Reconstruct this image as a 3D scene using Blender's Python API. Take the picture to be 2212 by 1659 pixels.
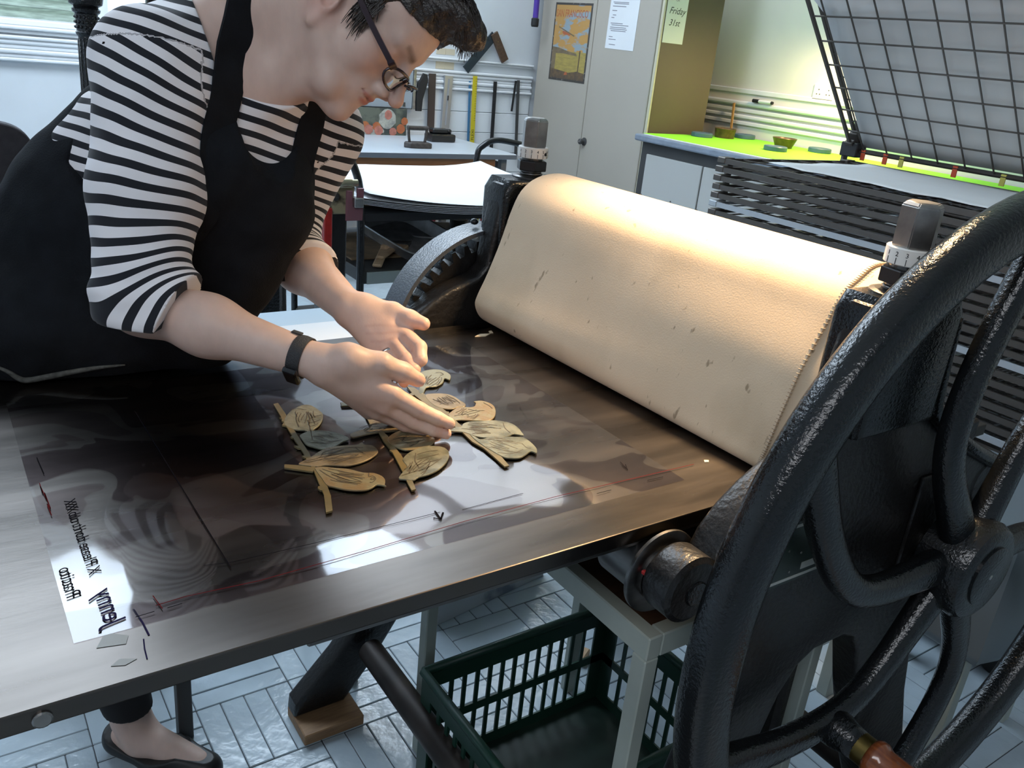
import bpy, bmesh, math, random
import numpy as np
from mathutils import Vector, Matrix, Euler

for _o in list(bpy.data.objects):
    bpy.data.objects.remove(_o, do_unlink=True)
S = bpy.context.scene
COL = S.collection
random.seed(7)
RNG = np.random.default_rng(11)

# ------------------------------------------------------------------ camera
CAM_POS = Vector((0.0, 0.0, 1.36))
_yaw, _pit, _rol = math.radians(54.085), math.radians(21.567), math.radians(-5.92)
_f = Vector((math.cos(_pit) * math.cos(_yaw), math.cos(_pit) * math.sin(_yaw), -math.sin(_pit)))
_r = Vector((math.sin(_yaw), -math.cos(_yaw), 0))
_d = _f.cross(_r)
R2 = _r * math.cos(_rol) + _d * math.sin(_rol)
D2 = -_r * math.sin(_rol) + _d * math.cos(_rol)
cd = bpy.data.cameras.new('camera')
cd.sensor_width = 36.0
cd.lens = 1840.0 / 2212.0 * 36.0
cd.clip_start = 0.02
cam = bpy.data.objects.new('camera', cd)
COL.objects.link(cam)
cam.matrix_world = Matrix(((R2.x, -D2.x, -_f.x, CAM_POS.x), (R2.y, -D2.y, -_f.y, CAM_POS.y),
                           (R2.z, -D2.z, -_f.z, CAM_POS.z), (0, 0, 0, 1)))
S.camera = cam

# ------------------------------------------------------------------ world, lights, exposure
S.view_settings.view_transform = 'Standard'
S.view_settings.look = 'None'
S.view_settings.gamma = 1.0
S.view_settings.use_curve_mapping = False
S.view_settings.exposure = 0.2
W = bpy.data.worlds.new('world')
S.world = W
W.use_nodes = True
W.node_tree.nodes['Background'].inputs[0].default_value = (0.72, 0.85, 1.0, 1)
W.node_tree.nodes['Background'].inputs[1].default_value = 0.9


def light(name, kind, loc, energy, color, target=None, size=0.1, size_y=None, spot=None, blend=0.5):
    l = bpy.data.lights.new(name, kind)
    l.energy = energy
    l.color = color
    if kind == 'AREA':
        l.shape = 'RECTANGLE'
        l.size = size
        l.size_y = size_y or size
    else:
        l.shadow_soft_size = size
    if kind == 'SPOT':
        l.spot_size = spot
        l.spot_blend = blend
    o = bpy.data.objects.new(name, l)
    COL.objects.link(o)
    o.location = loc
    if target is not None:
        o.rotation_euler = (Vector(target) - Vector(loc)).to_track_quat('-Z', 'Y').to_euler()
    return o


DAY = (0.72, 0.86, 1.0)
WARM = (1.0, 0.66, 0.34)
light('skylight_daylight', 'AREA', (0.6, 3.55, 3.18), 90, DAY, (0.6, 3.2, 0), 3.0, 1.5)
light('window_daylight', 'AREA', (0.7, 5.55, 2.1), 115, DAY, (0.6, 2.0, 0.9), 2.2, 1.5)
light('room_strip_light', 'AREA', (-1.4, -0.8, 3.1), 40, (0.92, 0.95, 1.0), (0.6, 1.2, 0.8), 2.4, 1.0)
light('press_lamp', 'SPOT', (1.16, 0.86, 1.66), 135, WARM, (0.99, 0.86, 1.1), 0.05, spot=math.radians(84), blend=1.0)
light('worktop_lamp', 'SPOT', (4.22, 3.05, 1.62), 42, (1.0, 0.72, 0.40), (4.2, 3.25, 0.93), 0.06, spot=math.radians(160), blend=0.7)


# ------------------------------------------------------------------ object helpers
def link(name, me, mat=None, parent=None, loc=None):
    o = bpy.data.objects.new(name, me)
    COL.objects.link(o)
    if mat is not None and len(me.materials) == 0:
        me.materials.append(mat)
    if loc is not None:
        o.location = loc
    if parent is not None:
        o.parent = parent
    return o


def tag(o, label=None, cat=None, group=None, kind=None):
    if label:
        o['label'] = label
    if cat:
        o['category'] = cat
    if group:
        o['group'] = group
    if kind:
        o['kind'] = kind
    return o


def thing(name, label, cat, loc=(0, 0, 0), group=None, rz=0.0):
    o = bpy.data.objects.new(name, None)
    COL.objects.link(o)
    o.location = loc
    o.rotation_euler = (0, 0, rz)
    o.empty_display_size = 0.05
    return tag(o, label, cat, group)


def plabel(o, text):
    o['label'] = text
    return o


class MB:
    """collects geometry in world or local coordinates, builds ONE mesh object"""

    def __init__(self):
        self.v = []
        self.f = []

    def add(self, vs, fs):
        n = len(self.v)
        self.v += [tuple(p) for p in vs]
        self.f += [tuple(i + n for i in q) for q in fs]
        return self

    def box(self, a, b, bev=0.0, M=None, seg=1):
        x0, y0, z0 = [min(p, q) for p, q in zip(a, b)]
        x1, y1, z1 = [max(p, q) for p, q in zip(a, b)]
        bm = bmesh.new()
        bmesh.ops.create_cube(bm, size=1.0)
        for v in bm.verts:
            v.co = Vector(((x0 + x1) / 2 + v.co.x * (x1 - x0), (y0 + y1) / 2 + v.co.y * (y1 - y0), (z0 + z1) / 2 + v.co.z * (z1 - z0)))
        if bev > 0:
            bev = min(bev, 0.45 * min(x1 - x0, y1 - y0, z1 - z0))
            bmesh.ops.bevel(bm, geom=bm.edges[:], offset=bev, segments=seg, profile=0.5, affect='EDGES')
        return self.bm(bm, M)

    def bm(self, bm, M=None):
        bm.verts.index_update()
        vs = [(M @ v.co if M is not None else v.co.copy()) for v in bm.verts]
        fs = [[v.index for v in f.verts] for f in bm.faces]
        bm.free()
        return self.add(vs, fs)

    def lathe(self, prof, p0, axis, n=24, close=True):
        """prof: list of (along, radius) along axis from p0"""
        ax = Vector(axis).normalized()
        u = ax.orthogonal().normalized()
        w = ax.cross(u)
        vs, fs = [], []
        for t, r in prof:
            for k in range(n):
                a = 2 * math.pi * k / n
                vs.append(Vector(p0) + ax * t + (u * math.cos(a) + w * math.sin(a)) * r)
        m = len(prof)
        for i in range(m - 1):
            for k in range(n):
                k2 = (k + 1) % n
                fs.append((i * n + k, i * n + k2, (i + 1) * n + k2, (i + 1) * n + k))
        if close:
            fs.append(tuple(range(n - 1, -1, -1)))
            fs.append(tuple(range((m - 1) * n, m * n)))
        return self.add(vs, fs)

    def tube(self, pts, rad, n=10, section=None, up=None, closed=False):
        """sweep; rad number or list; section: list of 2D points scaled by rad"""
        P = [Vector(p) for p in pts]
        m = len(P)
        if not hasattr(rad, '__len__'):
            rad = [rad] * m
        sec = section or [(math.cos(2 * math.pi * k / n), math.sin(2 * math.pi * k / n)) for k in range(n)]
        n = len(sec)
        vs, fs = [], []
        prev = None
        for i in range(m):
            if closed:
                t = (P[(i + 1) % m] - P[i - 1]).normalized()
            else:
                t = (P[min(i + 1, m - 1)] - P[max(i - 1, 0)]).normalized()
            if up is not None:
                u = Vector(up) - t * t.dot(Vector(up))
            elif prev is None:
                u = t.orthogonal()
            else:
                u = prev - t * t.dot(prev)
            u.normalize()
            prev = u
            w = t.cross(u)
            for a, b in sec:
                vs.append(P[i] + (u * a + w * b) * rad[i])
        last = m if closed else m - 1
        for i in range(last):
            j = (i + 1) % m
            for k in range(n):
                k2 = (k + 1) % n
                fs.append((i * n + k, i * n + k2, j * n + k2, j * n + k))
        if not closed:
            fs.append(tuple(range(n - 1, -1, -1)))
            fs.append(tuple(range((m - 1) * n, m * n)))
        return self.add(vs, fs)

    def prism(self, poly, h, M=None, bev=0.0, seg=2):
        """extrude 2D polygon (xy) from z=0 to z=h, optional bevel of rim edges, M places it"""
        bm = bmesh.new()
        b = [bm.verts.new((x, y, 0)) for x, y in poly]
        f0 = bm.faces.new(b)
        r = bmesh.ops.extrude_face_region(bm, geom=[f0])
        top = [e for e in r['geom'] if isinstance(e, bmesh.types.BMVert)]
        for v in top:
            v.co.z += h
        bmesh.ops.recalc_face_normals(bm, faces=bm.faces[:])
        if bev > 0:
            ed = [e for e in bm.edges if abs(e.verts[0].co.z - e.verts[1].co.z) < 1e-9]
            bmesh.ops.bevel(bm, geom=ed, offset=bev, segments=seg, profile=0.5, affect='EDGES', clamp_overlap=True)
        return self.bm(bm, M)

    def build(self, name, mat=None, parent=None, smooth=False, loc=None, angle=None):
        me = bpy.data.meshes.new(name)
        me.from_pydata(self.v, [], self.f)
        me.update()
        bm = bmesh.new()
        bm.from_mesh(me)
        bmesh.ops.recalc_face_normals(bm, faces=bm.faces[:])
        bm.to_mesh(me)
        bm.free()
        o = link(name, me, mat, parent, loc)
        if smooth or angle:
            for p in me.polygons:
                p.use_smooth = True
            if angle:
                me.set_sharp_from_angle(angle=math.radians(angle))
        return o


def hexa(n=6, r=1.0, rot=0.0):
    return [(r * math.cos(rot + 2 * math.pi * k / n), r * math.sin(rot + 2 * math.pi * k / n)) for k in range(n)]


def frame(p, z, x=None):
    """matrix placing local z along z, local x near x, at p"""
    z = Vector(z).normalized()
    x = Vector(x) if x is not None else z.orthogonal()
    x = (x - z * z.dot(x)).normalized()
    y = z.cross(x)
    return Matrix(((x.x, y.x, z.x, p[0]), (x.y, y.y, z.y, p[1]), (x.z, y.z, z.z, p[2]), (0, 0, 0, 1)))


def spline(pts, n=8, closed=False):
    P = [np.array(p, float) for p in pts]
    m = len(P)
    out = []
    for i in range(m if closed else m - 1):
        if closed:
            a, b, c, d = P[i - 1], P[i], P[(i + 1) % m], P[(i + 2) % m]
        else:
            a, b, c, d = P[max(i - 1, 0)], P[i], P[i + 1], P[min(i + 2, m - 1)]
        for k in range(n):
            t = k / n
            out.append(tuple(0.5 * ((2 * b) + (-a + c) * t + (2 * a - 5 * b + 4 * c - d) * t * t + (-a + 3 * b - 3 * c + d) * t ** 3)))
    if not closed:
        out.append(tuple(P[-1]))
    return out


def text_mesh(name, body, size, M, mat, parent, ext=0.0003, shear=0.0, align='LEFT', bold=0.0):
    c = bpy.data.curves.new(name, 'FONT')
    c.body = body
    c.size = size
    c.extrude = ext
    c.shear = shear
    c.align_x = align
    c.offset = bold
    c.resolution_u = 3
    t = bpy.data.objects.new(name + '_tmp', c)
    COL.objects.link(t)
    bpy.context.view_layer.update()
    me = bpy.data.meshes.new_from_object(t)
    bpy.data.objects.remove(t, do_unlink=True)
    bpy.data.curves.remove(c)
    me.transform(M)
    me.materials.clear()
    return link(name, me, mat, parent)


# ------------------------------------------------------------------ materials
def mat(name, col, rough=0.5, metal=0.0, var=0.0, vscale=8.0, col2=None, bump=0.0, bscale=60.0, spec=0.5,
        coat=0.0, stretch=(1, 1, 1), rvar=0.0, sheen=0.0, sss=0.0, vdet=4.0, thr=None, emit=0.0):
    m = bpy.data.materials.new(name)
    m.use_nodes = True
    nt = m.node_tree
    b = nt.nodes['Principled BSDF']
    b.inputs['Base Color'].default_value = (*col, 1)
    b.inputs['Roughness'].default_value = rough
    b.inputs['Metallic'].default_value = metal
    b.inputs['Specular IOR Level'].default_value = spec
    if coat:
        b.inputs['Coat Weight'].default_value = coat
        b.inputs['Coat Roughness'].default_value = 0.12
    if sheen:
        b.inputs['Sheen Weight'].default_value = sheen
        b.inputs['Sheen Roughness'].default_value = 0.5
    if sss:
        b.inputs['Subsurface Weight'].default_value = sss
        b.inputs['Subsurface Radius'].default_value = (0.012, 0.005, 0.003)
        b.inputs['Subsurface Scale'].default_value = 0.6
    if emit:
        b.inputs['Emission Color'].default_value = (*col, 1)
        b.inputs['Emission Strength'].default_value = emit
    tc = nt.nodes.new('ShaderNodeTexCoord')
    mp = nt.nodes.new('ShaderNodeMapping')
    mp.inputs['Scale'].default_value = stretch
    nt.links.new(tc.outputs['Object'], mp.inputs['Vector'])
    if var or col2 or rvar:
        nz = nt.nodes.new('ShaderNodeTexNoise')
        nz.inputs['Scale'].default_value = vscale
        nz.inputs['Detail'].default_value = vdet
        nt.links.new(mp.outputs['Vector'], nz.inputs['Vector'])
        rp = nt.nodes.new('ShaderNodeValToRGB')
        lo, hi = thr or (0.3, 0.7)
        rp.color_ramp.elements[0].position = lo
        rp.color_ramp.elements[1].position = hi
        c2 = col2 or tuple(max(0, c * (1 - var)) for c in col)
        rp.color_ramp.elements[0].color = (*c2, 1)
        rp.color_ramp.elements[1].color = (*(col if col2 else tuple(min(1, c * (1 + var * 0.5)) for c in col)), 1)
        nt.links.new(nz.outputs['Fac'], rp.inputs['Fac'])
        nt.links.new(rp.outputs['Color'], b.inputs['Base Color'])
        if rvar:
            mr = nt.nodes.new('ShaderNodeMapRange')
            mr.inputs['To Min'].default_value = max(0.02, rough - rvar)
            mr.inputs['To Max'].default_value = min(1, rough + rvar)
            nt.links.new(nz.outputs['Fac'], mr.inputs['Value'])
            nt.links.new(mr.outputs['Result'], b.inputs['Roughness'])
    if bump:
        n2 = nt.nodes.new('ShaderNodeTexNoise')
        n2.inputs['Scale'].default_value = bscale
        n2.inputs['Detail'].default_value = 3
        nt.links.new(mp.outputs['Vector'], n2.inputs['Vector'])
        bp = nt.nodes.new('ShaderNodeBump')
        bp.inputs['Strength'].default_value = bump
        bp.inputs['Distance'].default_value = 0.004
        nt.links.new(n2.outputs['Fac'], bp.inputs['Height'])
        nt.links.new(bp.outputs['Normal'], b.inputs['Normal'])
    return m


IRON = mat('black_enamelled_cast_iron', (0.006, 0.007, 0.008), 0.15, 0.0, bump=0.28, bscale=230, spec=0.55)
IRON2 = mat('dull_black_cast_iron', (0.008, 0.0075, 0.0075), 0.38, 0.0, bump=0.4, bscale=120)
STEEL = mat('worn_bright_steel', (0.42, 0.40, 0.38), 0.33, 1.0, var=0.35, vscale=30, bump=0.05, bscale=200)
DSTEEL = mat('dark_machined_steel', (0.16, 0.155, 0.15), 0.36, 1.0, var=0.4, vscale=14, stretch=(1, 1, 5))
BEDSTEEL = mat('brown_stained_steel_plate', (0.125, 0.110, 0.100), 0.29, 1.0, var=0.45, vscale=7, stretch=(0.35, 2.2, 1), rvar=0.08, bump=0.02, bscale=90)
WHITEPAINT = mat('white_enamel', (0.78, 0.76, 0.72), 0.35)
BLACK = mat('matt_black', (0.012, 0.012, 0.013), 0.6)
BRASS = mat('brass', (0.42, 0.30, 0.10), 0.3, 1.0, var=0.3, vscale=40)

# ------------------------------------------------------------------ room shell
WALL = mat('white_painted_wall', (0.64, 0.67, 0.70), 0.55, var=0.06, vscale=3, bump=0.08, bscale=30)
WALLR = mat('cream_painted_wall', (0.74, 0.72, 0.66), 0.55, var=0.06, vscale=3, bump=0.08, bscale=30)
TRIMW = mat('white_gloss_trim', (0.76, 0.78, 0.80), 0.32, var=0.05, vscale=6)
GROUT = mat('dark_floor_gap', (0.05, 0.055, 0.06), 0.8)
FLOORM = mat('pale_blue_floor_paint', (0.42, 0.50, 0.56), 0.17, 0.0, var=0.22, vscale=5, bump=0.35, bscale=38, rvar=0.06, spec=0.55)
YB, XR = 5.25, 4.55


def struct(name, mb, m, **k):
    o = mb.build(name, m, **k)
    o['kind'] = 'structure'
    return o


fl = struct('floor', MB().box((-3, -3, -0.1), (XR, YB, -0.004)), FLOORM)
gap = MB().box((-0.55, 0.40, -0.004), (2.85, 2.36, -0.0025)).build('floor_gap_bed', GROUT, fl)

# wood blocks of the floor laid in squares, four strips each, turned square by square
strip_me = {}
cell, nst = 0.1985, 4
sw = cell / nst


def strip_mesh(turn):
    if turn not in strip_me:
        g = 0.0009
        a = (cell / 2 - g, sw / 2 - g, 0.0) if turn else (sw / 2 - g, cell / 2 - g, 0.0)
        mb = MB().box((-a[0], -a[1], -0.004), (a[0], a[1], 0.0), 0.0016)
        o = mb.build('floor_block', FLOORM)
        strip_me[turn] = o.data
        bpy.data.objects.remove(o)
    return strip_me[turn]


cells = []
for i in range(-2, 12):
    for j in range(-4, 6):
        cx, cy = 0.437 + cell * i, 1.4735 + cell * (j - 0.5)
        rel = Vector((cx, cy, 0)) - CAM_POS
        dep = rel.dot(_f)
        if dep <= 0.3:
            continue
        u = rel.dot(R2) / dep * 1840 + 1106
        v = rel.dot(D2) / dep * 1840 + 829.5
        if -90 < u < 2290 and 600 < v < 1800:
            hidden = (cy > 1.62 and cx < 0.85)
            if not hidden:
                cells.append((dep, cx, cy, (i + j) % 2))
cells.sort()
for dep, cx, cy, turn in cells[:73]:
    for k in range(nst):
        off = (k - (nst - 1) / 2) * sw
        o = bpy.data.objects.new('floor_block', strip_mesh(turn))
        COL.objects.link(o)
        o.location = (cx + (0 if turn else off), cy + (off if turn else 0), random.uniform(-0.0006, 0.0004))
        o.rotation_euler = (random.uniform(-.004, .004), random.uniform(-.004, .004), 0)
        o.parent = fl

# back wall with a window opening x -0.35..1.75, z 1.215..2.55
WX0, WX1, WZ0, WZ1 = -0.35, 1.75, 1.215, 2.55
wb = MB()
wb.box((-3, YB, 0), (XR, YB + 0.2, WZ0)).box((-3, YB, WZ1), (XR, YB + 0.2, 3.3))
wb.box((-3, YB, WZ0), (WX0, YB + 0.2, WZ1)).box((WX1, YB, WZ0), (XR, YB + 0.2, WZ1))
wall_back = struct('wall_back', wb, WALL)
struct('wall_right', MB().box((XR, -3, 0), (XR + 0.2, YB, 3.3)), WALLR)
struct('wall_left', MB().box((-3.2, -3, 0), (-3, YB, 3.3)), WALL)
struct('wall_front', MB().box((-3, -3.2, 0), (XR, -3, 3.3)), WALL)
struct('ceiling', MB().box((-3, -3, 3.3), (XR, YB, 3.4)), mat('white_ceiling', (0.86, 0.87, 0.88), 0.7))

# painted boards on the lower back wall, each its own piece
zz = [0.10, 0.235, 0.37, 0.505, 0.64, 0.775, 0.91, 1.045]
for k in range(7):
    MB().box((1.85, YB - 0.012, zz[k] + 0.0015), (3.69, YB, zz[k + 1] - 0.0015), 0.003).build('wall_board', TRIMW, wall_back)


def moulding(name, x0, x1, y0, horiz, prof):
    """stack of strips: prof list of (z0, z1, depth)"""
    mb = MB()
    for z0, z1, d in prof:
        if horiz:
            mb.box((x0, y0 - d, z0), (x1, y0, z1), min(d, z1 - z0) * 0.3)
        else:
            mb.box((y0 - d, x0, z0), (y0, x1, z1), min(d, z1 - z0) * 0.3)
    return struct(name, mb, TRIMW)


PROF = [(1.045, 1.062, 0.034), (1.062, 1.082, 0.020), (1.082, 1.104, 0.030), (1.104, 1.126, 0.018), (1.126, 1.150, 0.026), (1.150, 1.168, 0.034)]
moulding('trim_1', -2.95, 3.69, YB, True, PROF)
moulding('trim_2', 1.80, 3.69, YB, True, [(1.218, 1.232, 0.012), (1.232, 1.244, 0.030)])
moulding("trim_3", -2.9, 5.2, XR, False, [(1.02, 1.045, 0.016), (1.06, 1.085, 0.022), (1.10, 1.125, 0.018), (1.14, 1.17, 0.030), (1.215, 1.245, 0.014)])
moulding('trim_4', -2.95, 1.95, YB, True, [(1.178, 1.196, 0.022), (1.196, 1.214, 0.036)])

# window: frame, mullion, louvre panes left and textured panes right
WGL = bpy.data.materials.new('obscured_window_glass')
WGL.use_nodes = True
_n = WGL.node_tree
_n.nodes.clear()
_o = _n.nodes.new('ShaderNodeOutputMaterial')
_mx = _n.nodes.new('ShaderNodeMixShader')
_tr = _n.nodes.new('ShaderNodeBsdfTranslucent')
_tr.inputs[0].default_value = (0.8, 0.9, 1.0, 1)
_gl = _n.nodes.new('ShaderNodeBsdfPrincipled')
_gl.inputs['Base Color'].default_value = (0.55, 0.65, 0.68, 1)
_gl.inputs['Roughness'].default_value = 0.15
_mx.inputs[0].default_value = 0.35
_bn = _n.nodes.new('ShaderNodeTexNoise')
_bn.inputs['Scale'].default_value = 60
_bp = _n.nodes.new('ShaderNodeBump')
_bp.inputs['Strength'].default_value = 1.0
_n.links.new(_bn.outputs['Fac'], _bp.inputs['Height'])
_n.links.new(_bp.outputs['Normal'], _gl.inputs['Normal'])
_n.links.new(_tr.outputs[0], _mx.inputs[1])
_n.links.new(_gl.outputs[0], _mx.inputs[2])
_n.links.new(_mx.outputs[0], _o.inputs[0])
LOUV = mat('green_grey_louvre_glass', (0.30, 0.36, 0.30), 0.12, var=0.35, vscale=12, stretch=(1, 4, 6), spec=0.8)
wf = MB()
for x in (WX0, 0.90, WX1 - 0.05):
    wf.box((x, YB + 0.03, WZ0), (x + 0.05, YB + 0.10, WZ1), 0.004)
wf.box((WX0, YB + 0.03, WZ0), (WX1, YB + 0.10, WZ0 + 0.028), 0.004).box((WX0, YB + 0.03, WZ1 - 0.05), (WX1, YB + 0.10, WZ1), 0.004)
win = struct('window_1', wf, TRIMW)
z = WZ0 + 0.032
k = 0
while z < WZ1 - 0.12:
    mm = Matrix.Translation((0.2, YB + 0.065, z + 0.03)) @ Matrix.Rotation(math.radians(-38), 4, 'X')
    MB().box((-0.50, -0.004, -0.032), (0.66, 0.004, 0.032), 0.0015, mm).build('louvre_pane', LOUV, win)
    z += 0.052
    k += 1
z = WZ0 + 0.03
while z < WZ1 - 0.3:
    MB().box((0.955, YB + 0.06, z), (1.695, YB + 0.067, z + 0.318), 0.001).build('pane', WGL, win)
    z += 0.322

# skylight panes over the room
SKY = bpy.data.materials.new('skylight_pane')
SKY.use_nodes = True
_b = SKY.node_tree.nodes['Principled BSDF']
_b.inputs['Base Color'].default_value = (0.8, 0.9, 1, 1)
_b.inputs['Emission Color'].default_value = (0.72, 0.86, 1.0, 1)
_b.inputs['Emission Strength'].default_value = 3.0
sk = struct('window_2', MB().box((-0.95, 2.75, 3.24), (2.15, 4.35, 3.30), 0.01), TRIMW)
for i in range(4):
    MB().box((-0.90 + i * 0.765, 2.80, 3.225), (-0.18 + i * 0.765, 4.30, 3.239)).build('pane', SKY, sk)

# glowing panels added out of view to brighten film reflections and the back
LP = bpy.data.materials.new('fill_panel_glow')
LP.use_nodes = True
_b = LP.node_tree.nodes['Principled BSDF']
_b.inputs['Emission Color'].default_value = (0.86, 0.92, 1.0, 1)
_b.inputs['Emission Strength'].default_value = 3.2
for lab, x in (('added unseen fill panel above the work table', 1.9), ('added unseen fill panel above the metal cabinet', 3.3)):
    cl_ = thing('ceiling_fill_panel', lab, 'ceiling light', (x, 4.45, 3.3), 'added ceiling fill panels')
    o = MB().box((x - 0.62, 3.9, 3.24), (x + 0.62, 5.0, 3.30), 0.006).build('fill_panel_frame', TRIMW, cl_)
    o.matrix_parent_inverse = Matrix.Translation((-x, -4.45, -3.3))
    o = MB().box((x - 0.58, 3.94, 3.232), (x + 0.58, 4.96, 3.239)).build('fill_panel_face', LP, cl_)
    o.matrix_parent_inverse = Matrix.Translation((-x, -4.45, -3.3))

# ------------------------------------------------------------------ etching press
press = thing('etching_press', 'large black cast iron etching press with steel bed and spoked drive wheel', 'press', (0.985, 0.95, 0))
PL = Matrix.Translation((-0.985, -0.95, 0))


def pp(mb, name, m, parent=press, **k):
    o = mb.build(name, m, parent, **k)
    o.matrix_parent_inverse = PL if parent is press else Matrix.Identity(4)
    return o


BEDZ = 0.86
NEAR, FAR = 0.5985, 1.312
bed = pp(MB().box((-0.24, NEAR, 0.8405), (1.40, FAR, BEDZ), 0.0016, seg=2), 'bed', BEDSTEEL)
plabel(bed, 'wide flat steel press bed')
for _y0, _y1 in ((NEAR + 0.008, NEAR + 0.05), (FAR - 0.05, FAR - 0.010)):
    MB().box((0.24, _y0, 0.829), (1.38, _y1, 0.8405), 0.002).build('bed_runner', DSTEEL, bed)
MB().lathe([(0, 0.0075), (0.003, 0.0075), (0.004, 0.006)], (0.0245, NEAR + 0.0015, 0.8485), (0, -1, 0), 16).build('stop_bolt', STEEL, bed, smooth=False)

# rollers
for nm, cz, rr in (('upper_roller', 0.972, 0.098), ('lower_roller', 0.735, 0.098)):
    pp(MB().lathe([(0, 0.035), (0.035, 0.035), (0.0352, rr - .004), (0.04, rr), (0.69, rr), (0.694, rr - .004), (0.6945, 0.035), (0.74, 0.035)], (1.03, 0.585, cz), (0, 1, 0), 48), nm, DSTEEL, angle=40)


def side_frame(y0, y1, name):
    out = [(0.90, 1.118), (0.915, 1.128), (1.045, 1.128), (1.06, 1.118), (1.075, 1.00), (1.10, 0.955), (1.20, 0.90), (1.30, 0.86), (1.34, 0.83), (1.345, 0.79), (1.31, 0.765), (1.23, 0.74),
           (1.20, 0.66), (1.27, 0.42), (1.36, 0.20), (1.46, 0.055), (1.47, 0.026), (1.36, 0.026), (1.30, 0.09), (1.19, 0.29), (1.11, 0.47), (1.075, 0.565), (1.05, 0.60), (1.02, 0.614),
           (0.955, 0.614), (0.925, 0.598), (0.90, 0.56), (0.865, 0.45), (0.78, 0.28), (0.675, 0.11), (0.625, 0.045), (0.61, 0.026), (0.50, 0.026), (0.503, 0.055), (0.59, 0.15), (0.66, 0.25), (0.72, 0.38), (0.765, 0.55), (0.775, 0.66),
           (0.765, 0.742), (0.735, 0.762), (0.70, 0.764), (0.672, 0.765), (0.71, 0.853), (0.735, 0.882), (0.765, 0.905), (0.80, 0.925), (0.86, 0.945), (0.878, 0.965), (0.882, 1.00)]
    mb = MB().prism(out, y1 - y0, Matrix(((1, 0, 0, 0), (0, 0, -1, y1), (0, 1, 0, 0), (0, 0, 0, 1))), 0.010, 3)
    fr = pp(mb, name, IRON2, angle=35)
    return fr


fn = side_frame(0.532, 0.583, 'side_frame')
ff = side_frame(1.33, 1.381, 'side_frame')
# raised cast rib around the uprights
for y in (0.526, 1.3245):
    fr = fn if y < 1 else ff
    pts = spline([(1.05, y, 1.10), (1.062, y, 1.0), (1.085, y, 0.955), (1.20, y, 0.89), (1.31, y, 0.84)], 6)
    MB().tube(pts, 0.011, 8).build('cast_rib', IRON, fr, smooth=True)
# rounded head castings over the roller bearings
for y0, y1, fr in ((0.515, 0.598, fn), (1.318, 1.40, ff)):
    prof = [(-0.080, 0), (-0.080, 0.15), (-0.066, 0.172), (0.066, 0.172), (0.080, 0.15), (0.080, 0)]
    MB().prism(prof, y1 - y0, Matrix(((1, 0, 0, 0.975), (0, 0, -1, y1), (0, 1, 0, 0.957), (0, 0, 0, 1))), 0.012, 3).build('bearing_head', IRON, fr, angle=40)

# support arm bosses and flanged bed rollers
for sgn, yb, fr in ((1, 0.532, fn), (-1, 1.381, ff)):
    for bx in (0.668, 1.30):
        y0 = yb
        MB().lathe([(0, 0.036), (0.004, 0.0425), (0.038, 0.0425), (0.043, 0.040)], (bx, y0 - 0.002 * sgn, 0.806), (0, sgn, 0), 36).build('boss', IRON2, fr, angle=30)
        MB().lathe([(0, 0.0145), (0.0012, 0.016), (0.003, 0.016)], (bx + .004, y0 - 0.0045 * sgn, 0.802), (0, sgn, 0), 24).build('axle_end', IRON, fr)
        b = MB().lathe([(0.036, 0.030), (0.046, 0.030), (0.0465, 0.036), (0.050, 0.036), (0.0502, 0.052), (0.0515, 0.0545), (0.0555, 0.0545), (0.057, 0.052), (0.066, 0.0395), (0.122, 0.0395), (0.124, 0.037)], (bx, y0, 0.8), (0, sgn, 0), 48)
        sr = pp(b, 'support_roller', DSTEEL, angle=30)
        if bx < 1 and sgn > 0:
            MB().box((-0.004, -0.006, -0.002), (0.004, 0.006, 0.003), 0.001, Matrix.Translation((bx - 0.033, y0 + 0.043, 0.812))).build('red_oil_cap', mat('red_plastic', (0.35, 0.02, 0.02), 0.4), sr)

# name plate on the near arm: dark green with pale border lines
PLATEG = mat('dark_green_plate', (0.02, 0.035, 0.028), 0.4, var=0.3, vscale=60)
plate = MB().box((0.700, 0.5290, 0.765), (0.915, 0.5315, 0.856), 0.0006).build('name_plate', PLATEG, fn)
plate_lines = MB()
for a, b in (((0.706, 0.848), (0.909, 0.852)), ((0.706, 0.770), (0.909, 0.774)), ((0.706, 0.770), (0.710, 0.852)), ((0.905, 0.770), (0.909, 0.852))):
    plate_lines.box((a[0], 0.5284, a[1]), (b[0], 0.5291, b[1]))
plate_lines.box((0.862, 0.5284, 0.780), (0.898, 0.5291, 0.790))
pl2 = plate_lines.build('plate_border', mat('pale_plate_paint', (0.45, 0.46, 0.43), 0.5))
pl2.parent = fn
for x, z in ((0.83, 0.815), (0.856, 0.806), (0.872, 0.83), (0.84, 0.782), (0.885, 0.80)):
    MB().lathe([(0, 0.0018), (0.0006, 0.0016)], (x, 0.5290, z), (0, -1, 0), 8).build('rivet', STEEL, fn)

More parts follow.
